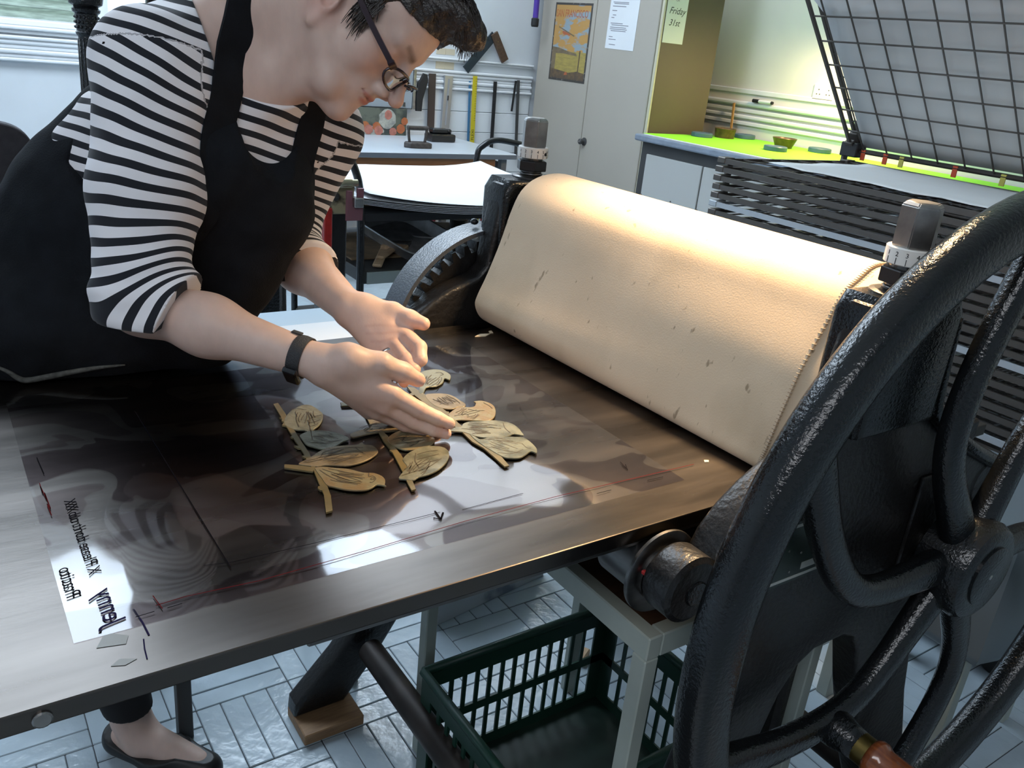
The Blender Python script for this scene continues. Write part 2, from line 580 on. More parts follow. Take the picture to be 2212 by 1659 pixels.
# pressure screws: hex head, numbered dial, lock nut, thread
for px, py, big, rot in ((0.958, 0.552, True, 0.35), (0.978, 1.36, False, 0.1)):
    sc = pp(MB().lathe([(0, 0.020), (0.095, 0.020)], (px, py, 1.09), (0, 0, 1), 24), 'pressure_screw', DSTEEL, smooth=False)
    th = MB()
    for k in range(7):
        th.lathe([(0, 0.020), (0.003, 0.0235), (0.006, 0.020)], (px, py, 1.096 + k * 0.0062), (0, 0, 1), 28)
    th.build('thread', DSTEEL, sc, smooth=True)
    MB().lathe([(0, 0.036), (0.004, 0.036), (0.006, 0.030)], (px, py, 1.127), (0, 0, 1), 32).build('washer', DSTEEL, sc)
    MB().prism(hexa(6, 0.0295, rot), 0.019, Matrix.Translation((px, py, 1.142)), 0.002).build('lock_nut', mat('dark_hex_steel', (0.06, 0.06, 0.062), 0.35, 0.8), sc)
    MB().lathe([(0, 0.0275), (0.001, 0.0285), (0.019, 0.0285), (0.020, 0.0275)], (px, py, 1.166), (0, 0, 1), 40).build('dial_ring', WHITEPAINT, sc, angle=30)
    bmh = bmesh.new()
    ring = []
    for t, r in ((0, 0.0245), (0.048, 0.0245), (0.053, 0.0195)):
        ring.append([bmh.verts.new((r * math.cos(rot + k * math.pi / 3), r * math.sin(rot + k * math.pi / 3), t)) for k in range(6)])
    for i in range(2):
        for k in range(6):
            bmh.faces.new((ring[i][k], ring[i][(k + 1) % 6], ring[i + 1][(k + 1) % 6], ring[i + 1][k]))
    bmh.faces.new(ring[2])
    bmh.faces.new(ring[0][::-1])
    bmesh.ops.bevel(bmh, geom=[e for e in bmh.edges], offset=0.0012, segments=2, affect='EDGES')
    MB().bm(bmh, Matrix.Translation((px, py, 1.186))).build('hex_head', STEEL, sc, angle=25)
    # dial ticks and numbers
    base_a = math.atan2(-py, -px)
    for k, s in enumerate(('1', '2', '3', '4', '5', '6', '7', '8')):
        a = base_a + (k - 2.2) * 0.42
        d = Vector((math.cos(a), math.sin(a), 0))
        q = Vector((px, py, 1.166)) + d * 0.0286
        tm = frame(q, d, Vector((0, 0, 1)).cross(d))
        MB().box((-0.0004, 0.001, -0.0002), (0.0004, 0.0085, 0.0003), 0, tm).build('dial_mark', BLACK, sc)
        text_mesh('dial_number', s, 0.0075, tm @ Matrix.Translation((-0.002, 0.0105, 0.0001)), BLACK, sc, 0.0002)
    a = base_a + 0.98
    d = Vector((math.cos(a), math.sin(a), 0))
    MB().lathe([(0, 0.0032), (0.002, 0.003)], Vector((px, py, 1.175)) + d * 0.0275, d, 12).build('grub_screw', BLACK, sc)

# bearing block with nut on the near frame, packing strips above
MB().box((1.105, 0.566, 0.765), (1.30, 0.675, 0.90), 0.004).build('bearing_block', IRON2, fn)
MB().box((1.10, 0.526, 0.70), (1.17, 0.532, 0.86), 0.002).build('cheek_plate', IRON2, fn)
nut = MB().lathe([(0, 0.019), (0.004, 0.019)], (1.115, 0.566, 0.875), (0, -1, 0), 20)
nut.prism(hexa(6, 0.0165, 0.3), 0.013, frame((1.115, 0.562, 0.875), (0, -1, 0), (1, 0, 0)), 0.0015)
nut.lathe([(0, 0.0085), (0.018, 0.0085), (0.020, 0.007)], (1.115, 0.562, 0.875), (0, -1, 0), 14)
nut.build('lock_nut', STEEL, fn)
PACK = mat('grey_card_packing', (0.32, 0.31, 0.29), 0.7, var=0.2, vscale=90)
for sx in (0, 0.031):
    for k in range(11):
        MB().box((1.158 + sx, 0.640, 0.9005 + k * 0.0066), (1.184 + sx, 0.70, 0.9063 + k * 0.0066), 0.0008).build('packing_strip', PACK, fn)
# brace hanging inside the arch and lower axle lug
MB().box((1.055, 0.62, 0.16), (1.135, 0.665, 0.66), 0.008).build('arch_brace', IRON2, fn)
MB().prism(hexa(14, 0.034), 0.03, frame((1.115, 0.625, 0.575), (0, -1, 0), (1, 0, 0)), 0.005).build('lug', IRON, fn)
MB().prism(hexa(6, 0.017, 0.2), 0.02, frame((1.16, 0.60, 0.585), (0, -1, 0), (1, 0, 0)), 0.002).build('lug_nut', IRON, fn)
# cross tube between the feet, both sides
for x in (0.655, 1.32):
    pp(MB().lathe([(0, 0.026), (0.74, 0.026)], (x, 0.57, 0.16), (0, 1, 0), 20), 'cross_tube', mat('rusty_black_tube', (0.035, 0.026, 0.022), 0.5, 0.3, var=0.5, vscale=14), smooth=False, angle=40)

# gear and guard on the far side
GC = (0.93, 1.40, 0.80)
gp = []
NT = 44
for k in range(NT):
    a0 = 2 * math.pi * k / NT
    for da, r in ((0.0, 0.188), (0.028, 0.188), (0.050, 0.206), (0.090, 0.206), (0.112, 0.188)):
        gp.append((r * math.cos(a0 + da), r * math.sin(a0 + da)))
pp(MB().prism(gp, 0.036, frame((GC[0], 1.418, GC[2]), (0, -1, 0), (1, 0, 0))), 'gear_wheel', IRON2)
gd = MB()
n = 40
for i in range(n):
    a0, a1 = math.radians(62 + 128 * i / n), math.radians(62 + 128 * (i + 1) / n)
    vs = []
    for a in (a0, a1):
        for r in (0.222, 0.230):
            for y in (1.366, 1.432):
                vs.append((GC[0] + r * math.cos(a), y, GC[2] + r * math.sin(a)))
    gd.add(vs, [(2, 3, 7, 6), (0, 4, 5, 1), (0, 2, 6, 4), (1, 5, 7, 3)] + ([(0, 1, 3, 2)] if i == 0 else []) + ([(4, 6, 7, 5)] if i == n - 1 else []))
bmw = bmesh.new()
guard = pp(gd, 'gear_guard', mat('glossy_grey_black_enamel', (0.065, 0.075, 0.092), 0.24, bump=0.25, bscale=260, spec=0.8), smooth=False)
_bm = bmesh.new()
_bm.from_mesh(guard.data)
bmesh.ops.remove_doubles(_bm, verts=_bm.verts[:], dist=1e-5)
bmesh.ops.recalc_face_normals(_bm, faces=_bm.faces[:])
_bm.to_mesh(guard.data)
_bm.free()
for p in guard.data.polygons:
    p.use_smooth = True
guard.data.set_sharp_from_angle(angle=math.radians(40))
bmw.free()
MB().lathe([(0, 0.0), (0.002, 0.006), (0.006, 0.0085), (0.011, 0.006), (0.013, 0.0)], (0.884, 1.40, 1.030), (0, 0, 1), 16, False).build('guard_knob', IRON, guard, smooth=True)

# ------------------------------------------------------------------ drive wheel with curled spokes
WC = Vector((1.172, 0.48, 0.734))
WR = 0.543


def sq(n, e, a, b):
    out = []
    for k in range(n):
        t = 2 * math.pi * k / n
        c, s = math.cos(t), math.sin(t)
        out.append((a * math.copysign(abs(c) ** e, c), b * math.copysign(abs(s) ** e, s)))
    return out


rim_pts = [WC + Vector((math.cos(2 * math.pi * k / 120), 0, math.sin(2 * math.pi * k / 120))) * (WR - 0.033) for k in range(120)]
wheel = pp(MB().tube(rim_pts, 1.0, section=sq(20, 0.72, 0.026, 0.033), up=(0, 1, 0), closed=True), 'drive_wheel', IRON, smooth=True)
plabel(wheel, 'large black spoked drive wheel')
SP = [(0.10, -4), (0.22, -1), (0.34, 0), (0.44, -2), (0.52, -6), (0.61, -12), (0.72, -19), (0.83, -25), (0.93, -29)]
for base in (177, 228, 296, 357, 67, 124):
    pts = [WC + Vector((math.cos(math.radians(base + d)), 0, math.sin(math.radians(base + d)))) * (r * WR) for r, d in SP]
    pts = spline(pts, 5)
    m = len(pts)
    rad = [1.0 + 0.30 * abs(2 * i / (m - 1) - 1) ** 3 for i in range(m)]
    MB().tube(pts, rad, section=sq(16, 0.8, 0.0165, 0.0215), up=(0, 1, 0)).build('spoke', IRON, wheel, smooth=True)
hubp = [(-0.035, 0.0), (-0.035, 0.060), (-0.030, 0.070), (0.028, 0.076), (0.040, 0.070), (0.044, 0.062), (0.0445, 0.046), (0.0475, 0.046), (0.0485, 0.044), (0.0485, 0.0)]
MB().lathe(hubp, WC, (0, -1, 0), 48, False).build('hub', IRON, wheel, angle=35)
MB().lathe([(0, 0.004), (0.001, 0.0)], WC + Vector((0, -0.0485, 0)), (0, -1, 0), 10, False).build('hub_centre', STEEL, wheel)
pp(MB().lathe([(0, 0.030), (0.98, 0.030)], (WC.x, 0.49, WC.z), (0, 1, 0), 28), 'drive_shaft', DSTEEL)
# handle at the bend of one spoke
_a = math.radians(228 - 6.5)
HB = WC + Vector((math.cos(_a), 0, math.sin(_a))) * (0.555 * WR)
HA = Vector((0.02, -1, -0.02)).normalized()
MB().lathe([(-0.01, 0.028), (0.02, 0.027), (0.035, 0.023), (0.05, 0.0215)], HB, HA, 28).build('handle_boss', IRON, wheel, smooth=True)
MB().lathe([(0.048, 0.0205), (0.0485, 0.0215), (0.066, 0.0215), (0.0665, 0.0205)], HB, HA, 32).build('handle_ferrule', BRASS, wheel, angle=30)
HWOOD = mat('varnished_red_brown_wood', (0.30, 0.085, 0.025), 0.16, col2=(0.16, 0.04, 0.012), vscale=16, stretch=(14, 1.2, 14), coat=0.6)
hp = [(0.066, 0.019), (0.067, 0.0245), (0.072, 0.0265), (0.078, 0.0265), (0.083, 0.0240), (0.088, 0.0225), (0.11, 0.0225), (0.15, 0.0235), (0.175, 0.0225), (0.192, 0.018), (0.198, 0.010), (0.199, 0.0)]
MB().lathe(hp, HB, HA, 36, False).build('handle', HWOOD, wheel, smooth=True)

# wood pads under the feet
PINE = mat('raw_pine', (0.34, 0.20, 0.10), 0.6, col2=(0.22, 0.12, 0.06), vscale=10, stretch=(2, 14, 14))
PADS = [('square raw wood pad under the press foot beside the dark leg', 0.50, 0.63, 1.275, 1.375), ('wood pad under the press foot beneath the basket side', 0.50, 0.63, 0.51, 0.60),
        ('wood pad under the rear press foot by the rack', 1.34, 1.48, 1.275, 1.375), ('wood pad under the press foot below the wheel hub', 1.34, 1.48, 0.51, 0.60)]
for lab, x0, x1, y0, y1 in PADS:
    o = MB().box((x0, y0, 0.0), (x1, y1, 0.0255), 0.002).build('foot_pad', PINE)
    tag(o, lab, 'wood pad', 'wood pads under the press feet')

# ------------------------------------------------------------------ felt blankets over the roller
FELT = bpy.data.materials.new('cream_printing_felt')
FELT.use_nodes = True
_n = FELT.node_tree
_b = _n.nodes['Principled BSDF']
_b.inputs['Roughness'].default_value = 0.95
_b.inputs['Specular IOR Level'].default_value = 0.1
_b.inputs['Sheen Weight'].default_value = 0.25
_tc = _n.nodes.new('ShaderNodeTexCoord')


def _noise(scale, det, stretch=(1, 1, 1), off=(0, 0, 0)):
    mp = _n.nodes.new('ShaderNodeMapping')
    mp.inputs['Scale'].default_value = stretch
    mp.inputs['Location'].default_value = off
    _n.links.new(_tc.outputs['Object'], mp.inputs['Vector'])
    nz = _n.nodes.new('ShaderNodeTexNoise')
    nz.inputs['Scale'].default_value = scale
    nz.inputs['Detail'].default_value = det
    _n.links.new(mp.outputs['Vector'], nz.inputs['Vector'])
    return nz


def _ramp(src, p0, c0, p1, c1):
    r = _n.nodes.new('ShaderNodeValToRGB')
    r.color_ramp.elements[0].position = p0
    r.color_ramp.elements[1].position = p1
    r.color_ramp.elements[0].color = (*c0, 1)
    r.color_ramp.elements[1].color = (*c1, 1)
    _n.links.new(src.outputs['Fac'], r.inputs['Fac'])
    return r


def _mul(a, b, fac=1.0):
    m = _n.nodes.new('ShaderNodeMix')
    m.data_type = 'RGBA'
    m.blend_type = 'MULTIPLY'
    m.inputs[0].default_value = fac
    _n.links.new(a.outputs[0] if a.bl_idname != 'ShaderNodeMix' else a.outputs[2], m.inputs[6])
    _n.links.new(b.outputs[0], m.inputs[7])
    return m


_r1 = _ramp(_noise(5, 4), 0.3, (0.55, 0.44, 0.315), 0.7, (0.62, 0.505, 0.37))
_r2 = _ramp(_noise(55, 4, (1, 1.3, 0.5), (7, 3, 1)), 0.27, (0.40, 0.38, 0.34), 0.32, (1, 1, 1))
_r3 = _ramp(_noise(7, 5, (1, 1, 0.7), (3, 1, 2)), 0.30, (0.80, 0.80, 0.78), 0.48, (1, 1, 1))
_m = _mul(_mul(_r1, _r2, 0.8), _r3, 0.8)
_n.links.new(_m.outputs[2], _b.inputs['Base Color'])
_bm2 = _n.nodes.new('ShaderNodeBump')
_bm2.inputs['Strength'].default_value = 0.10
_bm2.inputs['Distance'].default_value = 0.002
_n.links.new(_noise(420, 2).outputs['Fac'], _bm2.inputs['Height'])
_n.links.new(_bm2.outputs['Normal'], _b.inputs['Normal'])

PF = [(1.115, 1.06), (1.085, 1.105), (1.045, 1.136), (0.995, 1.147), (0.945, 1.139), (0.912, 1.115), (0.893, 1.075), (0.876, 1.020), (0.853, 0.960), (0.836, 0.923), (0.8325, 0.9035), (0.845, 0.880), (0.868, 0.866), (0.90, 0.8625), (0.955, 0.862)]
PN = [(1.12, 1.075), (1.095, 1.115), (1.06, 1.138), (1.025, 1.140), (0.995, 1.124), (0.970, 1.105), (0.949, 1.066), (0.921, 1.012), (0.906, 0.970), (0.893, 0.930), (0.883, 0.895), (0.877, 0.877), (0.882, 0.866), (0.90, 0.8625), (0.955, 0.862)]
PFs, PNs = spline(PF, 4), spline(PN, 4)


def felt(name, ya, yb, inset, ny, thick, wob=0.0):
    mb = MB()
    m = len(PFs)
    grid = []
    for j in range(ny + 1):
        y = ya + (yb - ya) * j / ny
        t = min(1.0, max(0.0, (1.29 - y) / (1.29 - 0.632)))
        t2 = t * t * (3 - 2 * t) * 0.5 + t * 0.5
        row = []
        for i in range(m):
            x = PFs[i][0] * (1 - t2) + PNs[i][0] * t2
            z = PFs[i][1] * (1 - t2) + PNs[i][1] * t2
            row.append(Vector((x, y, z)))
        grid.append(row)
    out, inn = [], []
    for j in range(ny + 1):
        for i in range(m):
            tg = grid[j][min(i + 1, m - 1)] - grid[j][max(i - 1, 0)]
            nrm = Vector((-tg.z, 0, tg.x)).normalized()
            if nrm.dot(grid[j][i] - Vector((0.992, grid[j][i].y, 0.998))) < 0:
                nrm = -nrm
            w = wob * math.sin(i * 0.33) * (j / ny) if wob else 0
            out.append(grid[j][i] - nrm * inset + Vector((0, w, 0)))
            inn.append(grid[j][i] - nrm * (inset + thick) + Vector((0, w, 0)))
    n0 = len(out)
    fs = []
    for j in range(ny):
        for i in range(m - 1):
            a = j * m + i
            fs.append((a, a + 1, a + m + 1, a + m))
            fs.append((n0 + a, n0 + a + m, n0 + a + m + 1, n0 + a + 1))
    for i in range(m - 1):
        fs.append((i, n0 + i, n0 + i + 1, i + 1))
        a = ny * m + i
        fs.append((a, a + 1, n0 + a + 1, n0 + a))
    for j in range(ny):
        a, b = j * m, (j + 1) * m
        fs.append((a, b, n0 + b, n0 + a))
        a, b = j * m + m - 1, (j + 1) * m + m - 1
        fs.append((a, n0 + a, n0 + b, b))
    mb.add(out + inn, fs)
    return mb, out[ny * m:(ny + 1) * m]


blanket = thing('felt_blanket', 'thick cream printing felts draped over the press roller', 'felt blanket', (0.90, 0.95, 0.862))


def bp(mb, name, m, **k):
    o = mb.build(name, m, blanket, **k)
    o.matrix_parent_inverse = Matrix.Translation((-0.90, -0.95, -0.862))
    return o


top, edge_t = felt('top', 1.293, 0.634, 0.0, 26, 0.0042)
bp(top, 'top_felt', FELT, angle=50)
und, edge_u = felt('und', 1.297, 0.590, 0.0046, 26, 0.0035, 0.003)
bp(und, 'under_felt', FELT, angle=50)
fr_ = MB()
for i in range(len(edge_u) - 1):
    for s in range(7):
        t = (s + random.random()) / 7
        p = edge_u[i].lerp(edge_u[i + 1], t) + Vector((0, 0.002, 0))
        d = Vector((random.uniform(-.3, .3) - 0.25, -1, random.uniform(-.5, .1))).normalized()
        L = random.uniform(0.003, 0.0075)
        u = d.orthogonal().normalized() * 0.0006
        w = d.cross(u)
        fr_.add([p + u, p - u * 0.5 + w * 0.9, p - u * 0.5 - w * 0.9, p + d * L], [(0, 1, 3), (1, 2, 3), (2, 0, 3)])
tag(bp(fr_, 'frayed_edge', FELT), kind='stuff')
st_ = MB()
for i in range(0, len(edge_t) - 1):
    for s in (0.0, 0.5):
        p = edge_t[i].lerp(edge_t[i + 1], s)
        tg = (edge_t[i + 1] - edge_t[i]).normalized()
        q = p + Vector((0, 0.0, 0))
        st_.tube([q + Vector((0, 0.0035, 0)) + tg * 0.0006, q + Vector((-0.0006, -0.001, 0)), q + Vector((0, -0.003, 0)) - tg * 0.0008], 0.0006, 5)
tag(bp(st_, 'edge_stitching', mat('grey_brown_thread', (0.30, 0.25, 0.19), 0.9)), kind='stuff')

# ------------------------------------------------------------------ background furniture
def grp(root, mb, name, m, **k):
    """part given in world coordinates under an unrotated thing"""
    o = mb.build(name, m, root, **k)
    if root.type == 'EMPTY':
        o.matrix_parent_inverse = Matrix.Translation(-Vector(root.location))
    return o


CABF = mat('warm_grey_cabinet_enamel', (0.40, 0.365, 0.31), 0.42, var=0.05, vscale=2)
CABS = mat('brown_cabinet_side', (0.10, 0.075, 0.045), 0.5, var=0.08, vscale=3)
CABE = mat('cream_edge', (0.52, 0.49, 0.36), 0.45)
DGREY = mat('charcoal_metal', (0.05, 0.05, 0.05), 0.5)
PAPER = mat('white_paper', (0.70, 0.72, 0.74), 0.8, var=0.03, vscale=5)
INK = mat('grey_print_ink', (0.16, 0.16, 0.18), 0.8)
cab = thing('metal_cabinet', 'tall warm grey two door metal cabinet with brown side in the corner', 'cabinet', (3.95, 4.6, 0))
grp(cab, MB().box((3.716, 4.0, 0.0), (4.19, 5.20, 2.02), 0.004), 'body', CABS)
grp(cab, MB().box((3.704, 4.0, 0.0), (3.718, 4.022, 2.02), 0.002), 'front_edge', CABE)
for y0, y1 in ((4.024, 4.612), (4.618, 5.198)):
    grp(cab, MB().box((3.698, y0, 0.06), (3.717, y1, 2.0), 0.004), 'door', CABF)
kb = grp(cab, MB().lathe([(0, 0.026), (0.004, 0.026), (0.008, 0.012), (0.022, 0.010), (0.026, 0.017), (0.040, 0.018), (0.044, 0.014)], (3.698, 4.575, 0.815), (-1, 0, 0), 24), 'door_knob', DGREY, smooth=False, angle=35)
MB().lathe([(0.0, 0.006), (0.001, 0.005)], (3.6535, 4.575, 0.815), (-1, 0, 0), 12).build('lock', STEEL, kb)


def sheet(name, label, cat, x, y0, y1, z0, z1, m, tilt=0.0):
    o = MB().box((-0.0008, y0 - (y0 + y1) / 2, z0 - (z0 + z1) / 2), (0.0008, (y1 - y0) / 2, (z1 - z0) / 2)).build(name, m)
    o.location = (x, (y0 + y1) / 2, (z0 + z1) / 2)
    o.rotation_euler = (tilt, 0, 0)
    return tag(o, label, cat)


# tin travel poster, built as flat coloured pieces on a plate
PX = 3.6965
post = tag(MB().box((3.6955, 4.650, 1.172), (3.6975, 5.048, 1.657), 0.0005).build('tin_poster', mat('worn_dark_tin', (0.26, 0.25, 0.23), 0.5, col2=(0.055, 0.05, 0.045), vscale=40, thr=(0.60, 0.70))), 'small tin travel poster with a biplane over a yellow bay on the cabinet', 'poster')


def pflat(poly, name, m, lift):
    # poly in (u,v): u 0..1 left to right (y 5.035..4.664), v 0..1 bottom to top
    pts = [(5.035 - 0.371 * u, 1.186 + 0.457 * v) for u, v in poly]
    mb = MB()
    mb.add([(3.6955 - lift, a, b) for a, b in pts], [tuple(range(len(pts)))])
    return mb.build(name, m, post)


PSKY = mat('poster_orange_sky', (0.46, 0.26, 0.08), 0.5, col2=(0.26, 0.33, 0.37), vscale=5, stretch=(1, 1.5, 3.5), thr=(0.42, 0.50))
PWAT = mat('poster_yellow_water', (0.42, 0.32, 0.08), 0.5, col2=(0.28, 0.22, 0.07), vscale=10, stretch=(1, 2, 9))
PHIL = mat('poster_brown_hills', (0.20, 0.15, 0.09), 0.5, var=0.3, vscale=20)
PDRK = mat('poster_dark_shore', (0.07, 0.055, 0.045), 0.5, col2=(0.16, 0.10, 0.05), vscale=30)
PRED = mat('poster_red_lettering', (0.42, 0.12, 0.05), 0.5)
pflat([(0, 0.36), (1, 0.36), (1, 1), (0, 1)], 'poster_sky', PSKY, 0.0003)
pflat([(0, 0.08), (1, 0.08), (1, 0.38), (0, 0.38)], 'poster_water', PWAT, 0.0004)
pflat([(0, 0.34), (0.35, 0.345), (0.75, 0.325), (0.72, 0.36), (0.45, 0.385), (0.2, 0.42), (0, 0.43)], 'poster_hills', PHIL, 0.0006)
pflat([(0, 0.04), (0.12, 0.05), (0.12, 0.34), (0, 0.34)], 'poster_tower', PHIL, 0.0007)
pflat([(0, 0), (1, 0), (1, 0.10), (0.8, 0.12), (0.55, 0.09), (0.3, 0.11), (0, 0.13)], 'poster_shore', PDRK, 0.0008)
pflat([(0.80, 0.10), (0.83, 0.10), (0.84, 0.40), (0.81, 0.40)], 'poster_mast', PDRK, 0.0009)
pflat([(0.42, 0.05), (0.52, 0.06), (0.50, 0.10), (0.44, 0.09)], 'poster_boat', PRED, 0.001)
pflat([(0.12, 0.70), (0.14, 0.71), (0.62, 0.595), (0.60, 0.583)], 'poster_plane_wing', PHIL, 0.001)
pflat([(0.24, 0.635), (0.27, 0.655), (0.36, 0.64), (0.50, 0.605), (0.48, 0.59), (0.40, 0.60), (0.30, 0.60)], 'poster_plane_body', PRED, 0.0011)
tmx = Matrix(((0, 0, -1, 3.6943), (-1, 0, 0, 5.030), (0, 1, 0, 1.570), (0, 0, 0, 1)))
text_mesh('poster_title', 'SAN FRANCISCO', 0.066, tmx @ Matrix.Diagonal((0.68, 1.0, 1, 1)), PRED, post, 0.0001)

# printed notice on the right door and note on the side
note = sheet('printed_notice', 'white printed notice sheet taped on the right cabinet door', 'notice', 3.6965, 4.21, 4.48, 1.40, 1.775, PAPER, 0.015)
rows = [(-0.165, 0.26), (-0.135, 0.30), (-0.12, 0.16), (-0.085, 0.62), (-0.075, 0.7), (-0.065, 0.66), (-0.052, 0.7), (-0.042, 0.5), (-0.01, 0.12), (0.005, 0.14), (0.03, 0.2), (0.055, 0.55), (0.07, 0.6), (0.078, 0.64), (0.10, 0.35), (0.115, 0.4), (0.14, 0.5), (0.155, 0.45)]
ink = MB()
for k, (z, w) in enumerate(rows):
    y = 0.11 if k % 3 else 0.10
    ink.add([(-0.0012, y, z), (-0.0012, y - 0.23 * w, z), (-0.0012, y - 0.23 * w, z + 0.0038), (-0.0012, y, z + 0.0038)], [(0, 1, 2, 3)])
tag(ink.build('printed_lines', INK, note), kind='stuff')
side = tag(MB().box((3.722, 3.9975, 1.462), (3.886, 3.9988, 1.80)).build('handwritten_note', PAPER), 'white note with handwritten date on the brown cabinet side', 'note')
HAND = mat('black_marker_ink', (0.03, 0.03, 0.035), 0.7)
tm0 = Matrix(((1, 0, 0, 0), (0, 0, -1, 3.9972), (0, 1, 0, 0), (0, 0, 0, 1)))
for s, sz, x, z, sh in (('Tissues Changed', 0.021, 3.735, 1.722, 0), ('On', 0.021, 3.785, 1.690, 0), ('Friday', 0.052, 3.742, 1.622, 0.35), ('31st', 0.05, 3.752, 1.558, 0.3)):
    text_mesh('note_lettering', s, sz, Matrix.Translation((x, 0, z)) @ tm0, HAND if sz > .03 else INK, side, 0.0001, sh)

# worktop unit along the right wall
WT = 0.945
unit = thing('base_cabinet', 'low grey base cabinet with dark frame along the right wall', 'cabinet', (4.05, 3.0, 0))
grp(unit, MB().box((3.66, 1.55, 0.0), (4.54, 3.97, 0.905), 0.003), 'carcass', DGREY)
UD = mat('light_grey_door', (0.44, 0.44, 0.42), 0.5)
for y0, y1 in ((3.44, 3.905), (2.96, 3.43), (2.48, 2.95), (2.0, 2.47)):
    d_ = grp(unit, MB().box((3.645, y0, 0.10), (3.661, y1, 0.835), 0.003), 'door', UD)
    MB().lathe([(0, 0.004), (0.006, 0.003)], (3.645, y0 + 0.2, 0.60), (-1, 0, 0), 10).build('door_stud', DGREY, d_)
    MB().box((3.640, y1 - 0.012, 0.50), (3.646, y1 - 0.004, 0.60), 0.002).build('hinge', STEEL, d_)
wt = tag(MB().box((3.60, 1.50, 0.905), (4.545, 3.985, WT), 0.010, seg=2).build('worktop', mat('blue_grey_laminate', (0.22, 0.26, 0.32), 0.35, var=0.15, vscale=20)), 'blue grey worktop with rounded front edge under the green sheet', 'worktop')
GREEN = mat('fluorescent_green_paper', (0.30, 0.85, 0.03), 0.6)
o = MB().box((3.625, 2.05, WT), (4.50, 3.93, WT + 0.003)).build('liner_sheet', PAPER)
tag(o, 'pale liner sheet under the fluorescent green sheet', 'paper')
o = MB().add([(3.66, 2.02, WT + 0.0035), (3.64, 3.955, WT + 0.0035), (4.53, 3.965, WT + 0.0035), (4.53, 2.02, WT + 0.0035), (3.66, 2.02, WT + 0.005), (3.64, 3.955, WT + 0.005), (4.53, 3.965, WT + 0.005), (4.53, 2.02, WT + 0.005)],
             [(0, 1, 2, 3), (7, 6, 5, 4), (0, 4, 5, 1), (1, 5, 6, 2), (2, 6, 7, 3), (3, 7, 4, 0)]).build('green_sheet', GREEN)
tag(o, 'fluorescent green sheet spread over the worktop', 'paper')
LID = mat('slate_blue_lid', (0.07, 0.13, 0.17), 0.4)
TIN = mat('brown_tin', (0.12, 0.075, 0.03), 0.4, 0.3, var=0.4, vscale=40)
ZG = WT + 0.005
for lab, x, y in (('blue jar lid on the green sheet nearest the brown cabinet side', 4.05, 3.87), ('blue jar lid half hidden behind the dark brown tin', 4.44, 3.87), ('blue jar lid in front of the flared brown tin', 4.06, 3.30), ('blue jar lid nearest the drying rack corner', 4.42, 3.27)):
    o = MB().lathe([(0, 0.062), (0.002, 0.066), (0.022, 0.066), (0.026, 0.062), (0.026, 0.05), (0.024, 0.048)], (x, y, ZG), (0, 0, 1), 28).build('jar_lid', LID, angle=40)
    tag(o, lab, 'lid', 'blue lids on the green sheet')
for lab, x, y, r0, r1 in (('dark brown round tin beside the blue lids', 4.24, 3.86, 0.060, 0.066), ('flared brown tin cup behind a blue lid', 4.30, 3.44, 0.048, 0.070)):
    t_ = MB().lathe([(0, r0), (0.052, r1), (0.055, r1 + .002), (0.058, r1), (0.056, r1 - 0.006), (0.012, r0 - 0.008), (0.012, 0.0)], (x, y, ZG), (0, 0, 1), 28, False).build('round_tin', TIN, angle=40)
    tag(t_, lab, 'tin')
# things on the right wall
pen = thing('marker_pen', 'white marker pen with black cap lying on the wall rail', 'pen', (4.512, 3.86, 1.181))
grp(pen, MB().lathe([(0, 0.010), (0.10, 0.010)], (4.512, 3.87, 1.1812), (0, -1, 0), 14), 'barrel', PAPER)
grp(pen, MB().lathe([(0, 0.0115), (0.05, 0.0115)], (4.512, 3.92, 1.1812), (0, -1, 0), 14), 'cap', BLACK)
grp(pen, MB().lathe([(0, 0.0105), (0.012, 0.009)], (4.512, 3.77, 1.1812), (0, -1, 0), 14), 'end_plug', BLACK)
so = thing('double_socket', 'white double wall socket above the rail', 'socket', (4.54, 3.42, 1.27))
sp_ = grp(so, MB().box((4.536, 3.345, 1.235), (4.55, 3.495, 1.325), 0.003), 'plate', WHITEPAINT)
for y in (3.385, 3.455):
    for dy, dz in ((0, 0.018), (-0.011, -0.008), (0.011, -0.008)):
        MB().box((4.5352, y + dy - 0.003, 1.275 + dz - 0.003), (4.5365, y + dy + 0.003, 1.275 + dz + 0.003)).build('pin_hole', BLACK, sp_)
tag(MB().box((-0.004, -0.008, 0), (0.004, 0.008, 0.21), 0.001, Matrix.Translation((4.47, 4.02, WT + 0.003)) @ Matrix.Rotation(math.radians(-12), 4, 'X') @ Matrix.Rotation(math.radians(8), 4, 'Y')).build('wood_batten', mat('orange_wood', (0.45, 0.24, 0.07), 0.5)), 'thin orange wood batten leaning on the right wall', 'batten')

